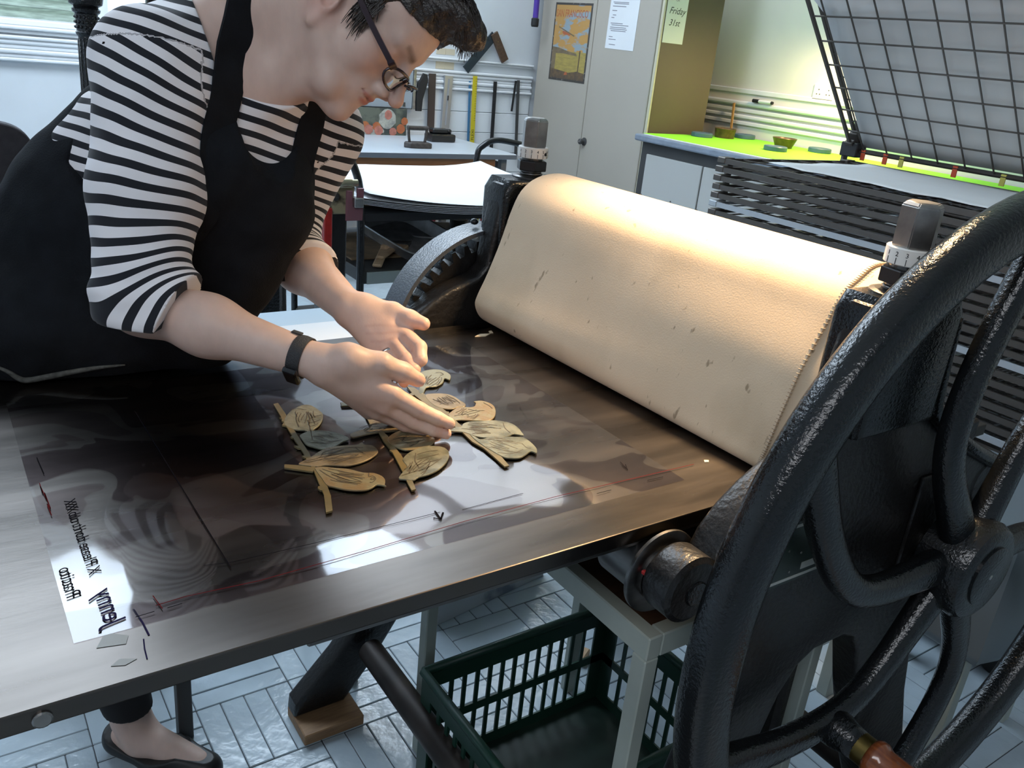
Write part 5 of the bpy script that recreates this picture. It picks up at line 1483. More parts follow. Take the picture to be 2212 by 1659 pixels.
# handwriting on the back of the film, seen mirrored
for s, sz, x, y, sh in (("X Please don't rub XX", 0.0165, 0.0840, 0.757, 0.25), ('Jenny', 0.026, 0.0830, 0.672, 0.25), ('Pracito', 0.018, 0.0610, 0.728, 0.2)):
    Mt = Matrix(((0, 1, 0, x), (1, 0, 0, y), (0, 0, 1, FZ), (0, 0, 0, 1)))
    text_mesh('handwriting', s, sz, Mt, PENB if sz > 0.025 else PENK, film, 0.0001, sh)
stroke([(0.113, 0.648), (0.112, 0.668), (0.109, 0.69)], 0.0016, PENB, 'pen_line', BZ + 0.0004)
stroke([(0.105, 0.618), (0.106, 0.632), (0.108, 0.645)], 0.0012, PENB, 'pen_line', BZ + 0.0004)
# tape scraps at the film corner
SCR = mat('torn_tape', (0.20, 0.20, 0.18), 0.35)
for lab, poly in (('torn tape scrap at the film corner near the handwriting', [(0.072, 0.650), (0.094, 0.645), (0.098, 0.655), (0.082, 0.668)]), ('small dark tape scrap near the bed edge', [(0.078, 0.622), (0.088, 0.618), (0.098, 0.622), (0.086, 0.628)])):
    tag(MB().prism(poly, 0.0003, Matrix.Translation((0, 0, BZ + 0.0002))).build('tape_scrap', SCR), lab, 'tape')
# paint chips by the felt
CHIP = mat('pale_wood_chip', (0.62, 0.52, 0.36), 0.7)
for k, (lab, poly) in enumerate((('pale wood sliver lying before the felt near the gear', [(0.806, 1.243), (0.826, 1.238), (0.842, 1.248), (0.822, 1.252)]), ('small pale chip beside the sliver near the gear', [(0.843, 1.251), (0.850, 1.250), (0.854, 1.262), (0.847, 1.261)]), ('tiny pale chip before the felt near the wheel', [(0.835, 0.690), (0.841, 0.688), (0.845, 0.692), (0.839, 0.695)]))):
    tag(MB().prism(poly, 0.0012, Matrix.Translation((0, 0, BZ))).build('wood_chip', CHIP), lab, 'wood chip')

# bird plates: one thing for each cut plate, each bird a part
ENG = mat('dark_engraved_ink', (0.055, 0.045, 0.030), 0.6)
PCOL = [((0.19, 0.195, 0.145), (0.095, 0.102, 0.075)), ((0.18, 0.19, 0.14), (0.09, 0.098, 0.072)), ((0.20, 0.165, 0.10), (0.115, 0.09, 0.052)), ((0.20, 0.15, 0.08), (0.21, 0.20, 0.125))]
PLAB = ['long cut metal printing plate of four small birds on a branch, nearest the handwriting', 'cut metal printing plate of birds on a branch under the reaching fingers', 'cut metal printing plate of five birds on a branch nearest the felt']
PZ = [BZ + 0.0021, BZ + 0.0021, BZ + 0.0021]
for k, pl_ in enumerate(PLATES):
    c = Vector((sum(p[0] for p in pl_['branch'][0]) / len(pl_['branch'][0]), sum(p[1] for p in pl_['branch'][0]) / len(pl_['branch'][0]), PZ[k]))
    root = thing('bird_plate', PLAB[k], 'printing plate', c, 'cut bird plates on the film')
    mb = MB()
    BRM = mat('olive_gold_plate_%d' % k, (0.17, 0.135, 0.06), 0.42, 0.35, col2=(0.115, 0.10, 0.05), vscale=40)
    for j, poly in enumerate(pl_['branch']):
        grp(root, MB().prism([tuple(p) for p in poly], 0.0022, Matrix.Translation((0, 0, PZ[k] + 0.00003 * j))), 'branch' if j == 0 else 'twig', BRM)
    for j, poly in enumerate(pl_['birds']):
        c1, c2 = PCOL[(j + (0 if k == 0 else 1)) % 4]
        BM_ = mat('bird_metal_%d_%d' % (k, j), c1, 0.42, 0.35, col2=c2, vscale=26 + 6 * j, bump=0.15, bscale=200, thr=(0.38, 0.58))
        sm_ = spline([(p[0], p[1], 0) for p in poly], 3, True)
        grp(root, MB().prism([(p[0], p[1]) for p in sm_], 0.0022, Matrix.Translation((0, 0, PZ[k] + 0.0002 + 0.00012 * j)), 0.0004, 1), 'bird', BM_)
    em = MB()
    feather = []
    rg = random.Random(31 + k)
    for poly in pl_['birds']:
        A_ = np.array(poly)
        cc = A_.mean(0)
        uu, ss, vt = np.linalg.svd(A_ - cc)
        ax, pr = vt[0], vt[1]
        la, lb = np.abs((A_ - cc) @ ax).max(), np.abs((A_ - cc) @ pr).max()
        for i in range(9):
            b0 = -0.62 + 1.24 * i / 8
            a0 = -0.62 + 0.25 * rg.random()
            ln = 0.35 + 0.5 * rg.random()
            pts = []
            for t in np.linspace(0, 1, 5):
                a_ = a0 + ln * t
                b_ = (b0 + 0.10 * math.sin(3.0 * t + i)) * math.sqrt(max(0.05, 1 - a_ * a_))
                pts.append(tuple(cc + ax * a_ * la * 0.86 + pr * b_ * lb * 0.80))
            feather.append(pts)
    for p in list(pl_['lines']) + feather:
        pts = spline([(q[0], q[1], 0) for q in p], 4)
        w = 0.00055
        vs, fs = [], []
        for i, q in enumerate(pts):
            a, b = pts[max(i - 1, 0)], pts[min(i + 1, len(pts) - 1)]
            t = Vector((b[0] - a[0], b[1] - a[1], 0)).normalized()
            s = Vector((-t.y, t.x, 0)) * w
            z_ = PZ[k] + 0.00305
            vs += [(q[0] + s.x, q[1] + s.y, z_), (q[0] - s.x, q[1] - s.y, z_)]
        for i in range(len(pts) - 1):
            fs.append((2 * i, 2 * i + 1, 2 * i + 3, 2 * i + 2))
        em.add(vs, fs)
    tag(grp(root, em, 'engraved_lines', ENG), kind='stuff')

# ------------------------------------------------------------------ implicit surface modelling
def V3(p):
    return np.asarray(p, float)


class RC:
    """round cone between a and b with radii r1, r2"""

    def __init__(s, a, b, r1, r2=None, k=0.012):
        s.a, s.b, s.r1, s.r2, s.k = V3(a), V3(b), r1, r1 if r2 is None else r2, k

    def d(s, p):
        ba = s.b - s.a
        t = np.clip(((p - s.a) @ ba) / max(ba @ ba, 1e-12), 0, 1)
        q = p - s.a - t[:, None] * ba
        return np.sqrt((q * q).sum(1)) - (s.r1 + (s.r2 - s.r1) * t)


class EL:
    """oriented ellipsoid: centre, radii, 3x3 axes (columns)"""

    def __init__(s, c, r, R=None, k=0.012):
        s.c, s.r, s.R, s.k = V3(c), V3(r), np.eye(3) if R is None else np.asarray(R, float), k

    def d(s, p):
        q = (p - s.c) @ s.R
        k0 = np.sqrt(((q / s.r) ** 2).sum(1))
        k1 = np.sqrt(((q / (s.r * s.r)) ** 2).sum(1)) + 1e-9
        return np.where(k0 < 1e-3, -s.r.min(), k0 * (k0 - 1.0) / k1)


def smin(a, b, k):
    h = np.clip(0.5 + 0.5 * (b - a) / k, 0, 1)
    return b + (a - b) * h - k * h * (1 - h)


class SDF:
    def __init__(s, add, sub=(), post=None):
        s.add, s.sub, s.post = add, list(sub), post

    def __call__(s, p, add=None):
        d = None
        for q in (s.add if add is None else add):
            e = q.d(p)
            d = e if d is None else smin(d, e, q.k)
        for q in s.sub:
            d = -smin(-d, q.d(p), q.k)
        if s.post is not None:
            d = s.post(p, d)
        return d


def surface(sdf, lo, hi, h, B=8, margin=0.018):
    """sparse surface nets -> verts, quads"""
    lo, hi = V3(lo), V3(hi)
    nb = np.ceil((hi - lo) / (h * B)).astype(int)
    bi = np.stack(np.meshgrid(*[np.arange(n) for n in nb], indexing='ij'), -1).reshape(-1, 3)
    cen = lo + (bi + 0.5) * h * B
    dmat = np.stack([q.d(cen) for q in sdf.add], 1)
    dmin = dmat.min(1)
    keep = np.abs(dmin) < h * B * 0.9 + margin
    bi, dmat, dmin = bi[keep], dmat[keep], dmin[keep]
    N = int(nb.max() * B + 8)
    g = np.stack(np.meshgrid(*[np.arange(B + 1)] * 3, indexing='ij'), -1).reshape(-1, 3)
    cells_id, cells_p, edges = [], [], []
    allsub = sdf.sub
    smat = np.stack([q.d(lo + (bi + 0.5) * h * B) for q in allsub], 1) if allsub else np.zeros((len(bi), 0))
    for b, dr, dm, sr in zip(bi, dmat, dmin, smat):
        near = [q for q, e in zip(sdf.add, dr) if e < dm + 0.062 + h * B]
        sdf.sub = [q for q, e in zip(allsub, sr) if e < h * B + 0.012]
        base = b * B
        pts = lo + (base + g) * h
        val = sdf(pts, near).reshape(B + 1, B + 1, B + 1)
        if val.min() > 0 or val.max() < 0:
            continue
        sg = val < 0
        # cell vertices
        c = np.zeros((B, B, B), int)
        for i in (0, 1):
            for j in (0, 1):
                for k in (0, 1):
                    c += sg[i:B + i, j:B + j, k:B + k]
        idx = np.argwhere((c > 0) & (c < 8))
        if len(idx) == 0:
            continue
        acc = np.zeros((len(idx), 3))
        cnt = np.zeros(len(idx))
        for ax in range(3):
            o1, o2 = [a for a in range(3) if a != ax]
            for u in (0, 1):
                for v in (0, 1):
                    off = np.zeros(3, int)
                    off[o1], off[o2] = u, v
                    q0 = idx + off
                    q1 = q0.copy()
                    q1[:, ax] += 1
                    a0 = val[q0[:, 0], q0[:, 1], q0[:, 2]]
                    a1 = val[q1[:, 0], q1[:, 1], q1[:, 2]]
                    cr = (a0 < 0) != (a1 < 0)
                    t = np.where(cr, a0 / np.where(cr, a0 - a1, 1), 0)
                    pnt = q0.astype(float)
                    pnt[:, ax] += t
                    acc += pnt * cr[:, None]
                    cnt += cr
        pos = acc / cnt[:, None]
        gi = base + idx
        cells_id.append((gi[:, 0] * N + gi[:, 1]) * N + gi[:, 2])
        cells_p.append(lo + (base + pos) * h)
        for ax in range(3):
            sl0 = [slice(0, B)] * 3
            sl1 = [slice(0, B)] * 3
            sl1[ax] = slice(1, B + 1)
            a0, a1 = sg[tuple(sl0)], sg[tuple(sl1)]
            e = np.argwhere(a0 != a1)
            if len(e):
                edges.append(np.column_stack([np.full(len(e), ax), base + e, a0[e[:, 0], e[:, 1], e[:, 2]]]))
    sdf.sub = allsub
    ids = np.concatenate(cells_id)
    P = np.concatenate(cells_p)
    order = np.argsort(ids)
    ids, P = ids[order], P[order]
    E = np.concatenate(edges)
    quads = []
    for ax in range(3):
        e = E[E[:, 0] == ax]
        o1, o2 = [(1, 2), (2, 0), (0, 1)][ax]
        cs = []
        for u, v in ((0, 0), (-1, 0), (-1, -1), (0, -1)):
            q = e[:, 1:4].copy()
            q[:, o1] += u
            q[:, o2] += v
            cs.append((q[:, 0] * N + q[:, 1]) * N + q[:, 2])
        cs = np.stack(cs, 1)
        loc = np.searchsorted(ids, cs)
        loc = np.clip(loc, 0, len(ids) - 1)
        ok = (ids[loc] == cs).all(1)
        loc, flip = loc[ok], e[ok, 4] == 1
        loc[flip] = loc[flip][:, ::-1]
        quads.append(loc)
    return P, np.concatenate(quads)[:, ::-1]


def np_mesh(name, P, Q, m, parent=None, attrs=None, smooth_it=0):
    if smooth_it:
        for _ in range(smooth_it):
            acc = np.zeros_like(P)
            cnt = np.zeros(len(P))
            for a in range(4):
                for b in ((a + 1) % 4, (a - 1) % 4):
                    np.add.at(acc, Q[:, a], P[Q[:, b]])
                    np.add.at(cnt, Q[:, a], 1)
            P = 0.5 * P + 0.5 * acc / np.maximum(cnt, 1)[:, None]
    me = bpy.data.meshes.new(name)
    me.vertices.add(len(P))
    me.vertices.foreach_set('co', P.astype(np.float32).ravel())
    me.loops.add(len(Q) * 4)
    me.loops.foreach_set('vertex_index', Q.astype(np.int32).ravel())
    me.polygons.add(len(Q))
    me.polygons.foreach_set('loop_start', np.arange(0, len(Q) * 4, 4, dtype=np.int32))
    me.polygons.foreach_set('use_smooth', np.ones(len(Q), bool))
    me.update(calc_edges=True)
    for k, v in (attrs or {}).items():
        v = np.asarray(v, np.float32)
        if v.ndim == 2:
            a = me.attributes.new(k, 'FLOAT_COLOR', 'POINT')
            a.data.foreach_set('color', np.column_stack([v, np.ones(len(v), np.float32)]).ravel())
        else:
            a = me.attributes.new(k, 'FLOAT', 'POINT')
            a.data.foreach_set('value', v)
    me.materials.append(m)
    o = bpy.data.objects.new(name, me)
    COL.objects.link(o)
    if parent is not None:
        o.parent = parent
    return o


def wob(p, s, ph=0.0):
    x, y, z = p[:, 0] * s, p[:, 1] * s, p[:, 2] * s
    return np.sin(x + 1.7 * y + ph) * np.sin(1.3 * z - 0.6 * x + 2 * ph) + 0.5 * np.sin(2.1 * z + 1.9 * y + ph) * np.sin(2.3 * x - y)


# ------------------------------------------------------------------ the woman: joints in metres
J = {
    'r_sh': (0.262, 1.218, 1.293),
    'r_el': (0.219, 1.129, 1.006),
    'r_wr': (0.387, 0.949, 0.968),
    'r_th0': (0.414, 0.923, 0.978),
    'r_th1': (0.453, 0.91, 0.973),
    'r_th2': (0.483, 0.908, 0.958),
    'r_th3': (0.504, 0.904, 0.946),
    'r_i0': (0.465, 0.9, 0.933),
    'r_i1': (0.5, 0.889, 0.91),
    'r_i2': (0.524, 0.882, 0.897),
    'r_i3': (0.54, 0.877, 0.889),
    'r_m0': (0.462, 0.911, 0.915),
    'r_m1': (0.498, 0.9, 0.89),
    'r_m2': (0.523, 0.889, 0.878),
    'r_m3': (0.539, 0.883, 0.872),
    'r_r0': (0.461, 0.931, 0.899),
    'r_r1': (0.498, 0.921, 0.876),
    'r_r2': (0.522, 0.909, 0.868),
    'r_r3': (0.538, 0.905, 0.865),
    'r_p0': (0.459, 0.952, 0.89),
    'r_p1': (0.495, 0.947, 0.871),
    'r_p2': (0.514, 0.939, 0.864),
    'r_p3': (0.527, 0.936, 0.861),
    'l_sh': (0.535, 1.311, 1.208),
    'l_el': (0.477, 1.363, 1.024),
    'l_wr': (0.498, 1.115, 0.981),
    'l_th0': (0.516, 1.095, 0.983),
    'l_th1': (0.544, 1.063, 0.986),
    'l_th2': (0.559, 1.037, 0.982),
    'l_th3': (0.572, 1.02, 0.979),
    'l_i0': (0.547, 1.037, 0.964),
    'l_i1': (0.553, 0.994, 0.954),
    'l_i2': (0.548, 0.979, 0.942),
    'l_i3': (0.541, 0.986, 0.931),
    'l_m0': (0.534, 1.036, 0.951),
    'l_m1': (0.534, 0.994, 0.939),
    'l_m2': (0.536, 0.976, 0.93),
    'l_m3': (0.535, 0.978, 0.92),
    'l_r0': (0.522, 1.041, 0.942),
    'l_r1': (0.521, 1.004, 0.926),
    'l_r2': (0.525, 0.99, 0.916),
    'l_r3': (0.529, 0.989, 0.906),
    'l_p0': (0.511, 1.051, 0.938),
    'l_p1': (0.511, 1.023, 0.924),
    'l_p2': (0.514, 1.011, 0.916),
    'l_p3': (0.518, 1.01, 0.907),
    'HEAD': [[-0.61782, 0.39713, 0.67867], [-0.73963, -0.58648, -0.33014], [0.26692, -0.70593, 0.65606]],
    'HP': (0.5179, 1.1582, 1.3725),
}

for _k in J:
    J[_k] = np.array(J[_k], float)
HM, HP, HS = J['HEAD'], J['HP'], 0.97


def hl(x, y, z):
    """head frame (x right, y forward, z up) to world"""
    return HM @ (np.array([x, y, z], float) * HS) + HP


def HE(c, r, k=0.01, tilt=0.0):
    R = HM
    if tilt:
        ca, sa = math.cos(tilt), math.sin(tilt)
        R = HM @ np.array([[1, 0, 0], [0, ca, -sa], [0, sa, ca]])
    return EL(hl(*c), np.array(r) * HS, R, k)


def HC(a, b, r1, r2, k=0.01):
    return RC(hl(*a), hl(*b), r1 * HS, r2 * HS, k)


NECK = np.array([0.385, 1.258, 1.292])
head = [HE((0, -0.006, 0.052), (0.0735, 0.097, 0.076)), HE((0, 0.038, 0.055), (0.062, 0.056, 0.052), 0.02), HE((0, 0.032, -0.012), (0.060, 0.058, 0.078), 0.02)]
for s in (1, -1):
    head += [HC((0.056 * s, 0.0, -0.040), (0.034 * s, 0.055, -0.078), 0.017, 0.018, 0.025), HE((0.041 * s, 0.053, -0.012), (0.024, 0.026, 0.028), 0.02),
             HC((0.012 * s, 0.088, 0.036), (0.043 * s, 0.074, 0.034), 0.0095, 0.008, 0.016),
             HE((0.031 * s, 0.072, 0.012), (0.0150, 0.0142, 0.0118), 0.004),
             HE((0.0125 * s, 0.1035, -0.028), (0.0078, 0.0105, 0.0080), 0.006)]
head += [HC((0.034, 0.055, -0.078), (0, 0.071, -0.088), 0.018, 0.018, 0.02), HC((-0.034, 0.055, -0.078), (0, 0.071, -0.088), 0.018, 0.018, 0.02), HE((0, 0.081, -0.0925), (0.019, 0.0155, 0.0145), 0.014),
         HC((0, 0.089, 0.028), (0, 0.108, -0.004), 0.0078, 0.0085, 0.012), HC((0, 0.108, -0.004), (0, 0.1215, -0.021), 0.0085, 0.0112, 0.006),
         HE((0, 0.077, -0.048), (0.030, 0.020, 0.030), 0.018),
         HE((0, 0.0925, -0.0485), (0.0225, 0.0085, 0.0052), 0.004), HE((0, 0.0905, -0.0580), (0.0185, 0.0090, 0.0058), 0.004)]
ears = []
for s in (1, -1):
    ears += [HE((0.0735 * s, -0.016, -0.010), (0.0085, 0.0165, 0.029), 0.006, 0.25), HE((0.072 * s, -0.006, -0.041), (0.0075, 0.009, 0.0135), 0.006)]
neckp = [RC(hl(0, -0.022, -0.030), NECK + np.array([0, 0.01, 0.0]), 0.054, 0.056, 0.03), RC(hl(0, 0.030, -0.078), NECK + np.array([0.02, -0.05, -0.02]), 0.020, 0.035, 0.035),
         RC(hl(0.045, -0.02, -0.02), NECK + np.array([0.01, -0.055, -0.03]), 0.014, 0.012, 0.02), RC(hl(0.03, -0.055, 0.0), NECK + np.array([-0.10, 0.03, 0.02]), 0.035, 0.040, 0.04)]
hsub = [HE((0.031, 0.101, 0.0125), (0.013, 0.012, 0.0095), 0.008), HE((-0.031, 0.101, 0.0125), (0.013, 0.012, 0.0095), 0.008)]
for s in (1, -1):
    hsub += [HE((0.0795 * s, -0.012, -0.006), (0.006, 0.010, 0.017), 0.004, 0.25), HE((0.0065 * s, 0.1065, -0.0345), (0.0036, 0.0055, 0.0032), 0.003),
             HC((0.004 * s, 0.1005, -0.0530), (0.024 * s, 0.0885, -0.0475), 0.0014, 0.0010, 0.002)]
# torso core, arms, legs
PEL, WAI, CHE, UPC = V3((0.12, 1.490, 0.90)), V3((0.255, 1.390, 1.05)), V3((0.355, 1.290, 1.175)), V3((0.385, 1.255, 1.255))
RS, LS = J['r_sh'], J['l_sh']
sh_ax = (LS - RS) / np.linalg.norm(LS - RS)
up_ax = (UPC - WAI) / np.linalg.norm(UPC - WAI)
fr_ax = np.cross(sh_ax, up_ax)
fr_ax /= np.linalg.norm(fr_ax)
up2 = np.cross(fr_ax, sh_ax)
TR = np.stack([sh_ax, fr_ax, up2], 1)
FRONT = -fr_ax if fr_ax[1] > 0 else fr_ax
torso = [EL(PEL, (0.165, 0.115, 0.115), TR, 0.05), EL(WAI, (0.128, 0.095, 0.12), TR, 0.06), EL(CHE, (0.148, 0.105, 0.11), TR, 0.06), RC(RS * 0.8 + UPC * 0.2, LS * 0.8 + UPC * 0.2, 0.050, 0.050, 0.06),
         RC(NECK, RS * 0.9 + NECK * 0.1, 0.045, 0.042, 0.05), RC(NECK, LS, 0.045, 0.042, 0.05)]
for s in (-1, 1):
    torso.append(EL(CHE + sh_ax * 0.062 * s + FRONT * 0.062 - up2 * 0.010, (0.060, 0.056, 0.062), TR, 0.04))


def chain(names, rad, k):
    return [RC(J[a], J[b], r1, r2, k) for (a, b), (r1, r2) in zip(zip(names, names[1:]), zip(rad, rad[1:]))]


arms = [RC(RS, J['r_el'], 0.050, 0.036, 0.03), RC(J['r_el'], J['r_el'] * 0.62 + J['r_wr'] * 0.38, 0.036, 0.0350, 0.03), RC(J['r_el'] * 0.62 + J['r_wr'] * 0.38, J['r_wr'], 0.0350, 0.0225, 0.03),
        RC(LS, J['l_el'], 0.050, 0.038, 0.03), RC(J['l_el'], J['l_el'] * 0.6 + J['l_wr'] * 0.4, 0.040, 0.039, 0.03), RC(J['l_el'] * 0.6 + J['l_wr'] * 0.4, J['l_wr'], 0.039, 0.0245, 0.03)]
hands = []
for sd in ('r', 'l'):
    w = J[sd + '_wr']
    for f, r0 in (('i', 0.0140), ('m', 0.0145), ('r', 0.0140), ('p', 0.0125)):
        m0 = J[sd + '_%s0' % f]
        ww = w * 0.86 + m0 * 0.14
        hands.append(RC(ww, m0, 0.0175, r0 * 0.98, 0.014))
    rr = {'i': (0.0122, 0.0108, 0.0094, 0.0080), 'm': (0.0122, 0.0108, 0.0094, 0.0080), 'r': (0.0115, 0.0102, 0.0088, 0.0076), 'p': (0.0100, 0.0090, 0.0080, 0.0070)}
    for f in 'imrp':
        hands += chain([sd + '_%s%d' % (f, i) for i in range(4)], rr[f], 0.0030)
    hands += [RC(w * 0.8 + J[sd + '_th0'] * 0.2, J[sd + '_th0'], 0.0175, 0.0175, 0.02), RC(J[sd + '_th0'], J[sd + '_th1'], 0.0190, 0.0145, 0.012), RC(J[sd + '_th1'], J[sd + '_th2'], 0.0140, 0.0126, 0.006), RC(J[sd + '_th2'], J[sd + '_th3'], 0.0128, 0.0098, 0.006)]
    hands += [RC(J[sd + '_th0'], J[sd + '_i0'] * 0.75 + w * 0.25, 0.0125, 0.0105, 0.018)]
legs = []
HIPR, HIPL = PEL + V3((-0.07, -0.01, -0.03)), PEL + V3((0.09, 0.03, -0.03))
ANK, KNE = V3((0.205, 1.418, 0.085)), V3((0.14, 1.435, 0.48))
ANK2, KNE2 = V3((0.16, 1.78, 0.085)), V3((0.20, 1.62, 0.48))
TOE, TOE2 = V3((0.30, 1.300, 0.030)), V3((0.25, 1.66, 0.030))
legs += [RC(HIPR, KNE, 0.085, 0.056, 0.05), RC(KNE, KNE * 0.65 + ANK * 0.35, 0.054, 0.056, 0.03), RC(KNE * 0.65 + ANK * 0.35, ANK, 0.056, 0.033, 0.03), RC(ANK, ANK + V3((0.012, -0.02, -0.045)), 0.033, 0.030, 0.02), RC(ANK + V3((-0.012, 0.016, -0.055)), ANK + V3((-0.008, 0.01, -0.055)), 0.028, 0.028, 0.02), RC(ANK + V3((0.015, -0.02, -0.035)), TOE, 0.032, 0.024, 0.02),
         RC(HIPL, KNE2, 0.085, 0.056, 0.05), RC(KNE2, ANK2, 0.056, 0.033, 0.03), RC(ANK2, TOE2, 0.033, 0.024, 0.02), RC(ANK2, ANK2 + V3((-0.012, 0.014, -0.055)), 0.030, 0.028, 0.02)]
body_sdf = SDF(head + ears + neckp + torso + arms + hands + legs, hsub)
P, Q = surface(body_sdf, (-0.16, 0.82, -0.02), (0.78, 1.92, 1.60), 0.0026)
SKIN = bpy.data.materials.new('fair_skin')
SKIN.use_nodes = True
_n = SKIN.node_tree
_b = _n.nodes['Principled BSDF']
_at = _n.nodes.new('ShaderNodeAttribute')
_at.attribute_name = 'tint'
_nz = _n.nodes.new('ShaderNodeTexNoise')
_nz.inputs['Scale'].default_value = 55
_nz.inputs['Detail'].default_value = 5
_mr = _n.nodes.new('ShaderNodeMapRange')
_mr.inputs['To Min'].default_value = 0.88
_mr.inputs['To Max'].default_value = 1.10
_n.links.new(_nz.outputs['Fac'], _mr.inputs['Value'])
_mx = _n.nodes.new('ShaderNodeMix')
_mx.data_type = 'RGBA'
_mx.blend_type = 'MULTIPLY'
_mx.inputs[0].default_value = 1
_n.links.new(_at.outputs['Color'], _mx.inputs[6])
_n.links.new(_mr.outputs['Result'], _mx.inputs[7])
_n.links.new(_mx.outputs[2], _b.inputs['Base Color'])
_b.inputs['Roughness'].default_value = 0.48
_b.inputs['Specular IOR Level'].default_value = 0.38
_b.inputs['Subsurface Weight'].default_value = 0.18
_b.inputs['Subsurface Radius'].default_value = (0.010, 0.004, 0.0025)
_b.inputs['Subsurface Scale'].default_value = 0.5
_bp = _n.nodes.new('ShaderNodeBump')
_bp.inputs['Strength'].default_value = 0.12
_bp.inputs['Distance'].default_value = 0.001
_n2 = _n.nodes.new('ShaderNodeTexNoise')
_n2.inputs['Scale'].default_value = 260
_n.links.new(_n2.outputs['Fac'], _bp.inputs['Height'])
_n.links.new(_bp.outputs['Normal'], _b.inputs['Normal'])

tint = np.tile(np.array([0.60, 0.435, 0.370]), (len(P), 1))


def blend(mask, colr):
    global tint
    m = np.clip(mask, 0, 1)[:, None]
    tint = tint * (1 - m) + np.array(colr) * m


def near(p, c, r0, r1):
    d = np.sqrt(((P - c) ** 2).sum(1))
    return (r1 - d) / (r1 - r0)


for s in (1, -1):
    blend(near(P, hl(0.045 * s, 0.070, -0.012), 0.006, 0.034) * 0.45, (0.60, 0.31, 0.235))
    blend(near(P, hl(0.076 * s, -0.014, -0.02), 0.01, 0.040) * 0.5, (0.60, 0.30, 0.24))
blend(near(P, hl(0, 0.122, -0.022), 0.006, 0.026) * 0.5, (0.60, 0.32, 0.25))
lipd = np.minimum(HE((0, 0.0930, -0.0487), (0.0235, 0.0100, 0.0054)).d(P), HE((0, 0.0910, -0.0580), (0.0195, 0.0105, 0.0062)).d(P))
blend((0.0015 - lipd) / 0.0022 * 0.75, (0.47, 0.20, 0.165))
slit = np.minimum(HC((0.002, 0.100, -0.0530), (0.024, 0.0885, -0.0475), 0.001, 0.001).d(P), HC((-0.002, 0.100, -0.0530), (-0.024, 0.0885, -0.0475), 0.001, 0.001).d(P))
blend((0.0018 - slit) / 0.0018 * 0.7, (0.25, 0.09, 0.08))
for sd in 'rl':
    for f in ('i', 'm', 'r', 'p'):
        blend(near(P, J[sd + '_%s3' % f], 0.006, 0.024) * 0.45, (0.62, 0.31, 0.24))
        blend(near(P, J[sd + '_%s1' % f], 0.004, 0.018) * 0.30, (0.58, 0.30, 0.23))
    blend(near(P, J[sd + '_th3'], 0.006, 0.028) * 0.45, (0.62, 0.31, 0.24))
    blend(near(P, J[sd + '_m0'], 0.015, 0.055) * 0.25, (0.60, 0.33, 0.26))
# eyebrow and closed lash line
for s in (1, -1):
    bd = HC((0.014 * s, 0.097, 0.0300), (0.036 * s, 0.0870, 0.0360), 0.0042, 0.0034).d(P)
    blend((0.0035 - bd) / 0.006 * 0.85, (0.10, 0.06, 0.045))
    ld = np.minimum(HC((0.018 * s, 0.0865, 0.0060), (0.031 * s, 0.0880, 0.0035), 0.0012, 0.0012).d(P), HC((0.031 * s, 0.0880, 0.0035), (0.044 * s, 0.0800, 0.0075), 0.0012, 0.0012).d(P))
    blend((0.0022 - ld) / 0.0022, (0.06, 0.035, 0.03))
    blend(near(P, hl(0.031 * s, 0.087, 0.014), 0.004, 0.018) * 0.30, (0.48, 0.26, 0.21))
def crease(pts, w, amt, colr=(0.40, 0.20, 0.155)):
    d = None
    for a, b in zip(pts, pts[1:]):
        e = seg_d0(P, V3(a), V3(b))
        d = e if d is None else np.minimum(d, e)
    blend((w - d) / w * amt, colr)


def seg_d0(p, a, b):
    ba = b - a
    t = np.clip(((p - a) @ ba) / (ba @ ba), 0, 1)
    q = p - a - t[:, None] * ba
    return np.sqrt((q * q).sum(1))


# palm and knuckle creases
def onsurf(p):
    return P[np.argmin(((P - V3(p)) ** 2).sum(1))]


def toward(p, amount=0.03):
    v = np.array(CAM_POS) - V3(p)
    return onsurf(V3(p) + v / np.linalg.norm(v) * amount)


L_ = J
palm = [[L_['l_th1'] * 0.5 + L_['l_i0'] * 0.5, L_['l_th0'] * 0.55 + L_['l_m0'] * 0.45, L_['l_wr'] * 0.55 + L_['l_r0'] * 0.45], [L_['l_i0'] * 0.9 + L_['l_wr'] * 0.1, L_['l_m0'] * 0.72 + L_['l_wr'] * 0.28, L_['l_p0'] * 0.62 + L_['l_wr'] * 0.38], [L_['l_i0'], L_['l_m0'] * 0.88 + L_['l_wr'] * 0.12, L_['l_r0'] * 0.82 + L_['l_wr'] * 0.18, L_['l_p0'] * 0.8 + L_['l_wr'] * 0.2]]
for ln in palm:
    crease([toward(q) for q in ln], 0.0034, 0.30)
for sd, fs_ in (('r', 'im'), ('l', 'imr')):
    for f in fs_:
        for i in (1, 2):
            a, b = J[sd + '_%s%d' % (f, i)], J[sd + '_%s%d' % (f, i - 1)]
            ax = (a - b) / np.linalg.norm(a - b)
            near_ = np.sqrt(((P - a) ** 2).sum(1)) < 0.016
            blend(near_ * (0.0011 - np.abs((P - a) @ ax)) / 0.0011 * 0.35, (0.42, 0.22, 0.17))
for t in (-0.003, 0.0, 0.003):
    a, b = J['r_th2'], J['r_th1']
    ax = (a - b) / np.linalg.norm(a - b)
    near_ = np.sqrt(((P - a) ** 2).sum(1)) < 0.018
    blend(near_ * (0.0011 - np.abs((P - a) @ ax - t)) / 0.0011 * 0.4, (0.42, 0.22, 0.17))
woman = np_mesh('person', P, Q, SKIN, None, {'tint': tint})
tag(woman, 'woman in striped top and black pinafore leaning over the press bed, arms reaching down', 'person')

# nails
NAIL = mat('natural_nail', (0.62, 0.40, 0.33), 0.25, coat=0.3)


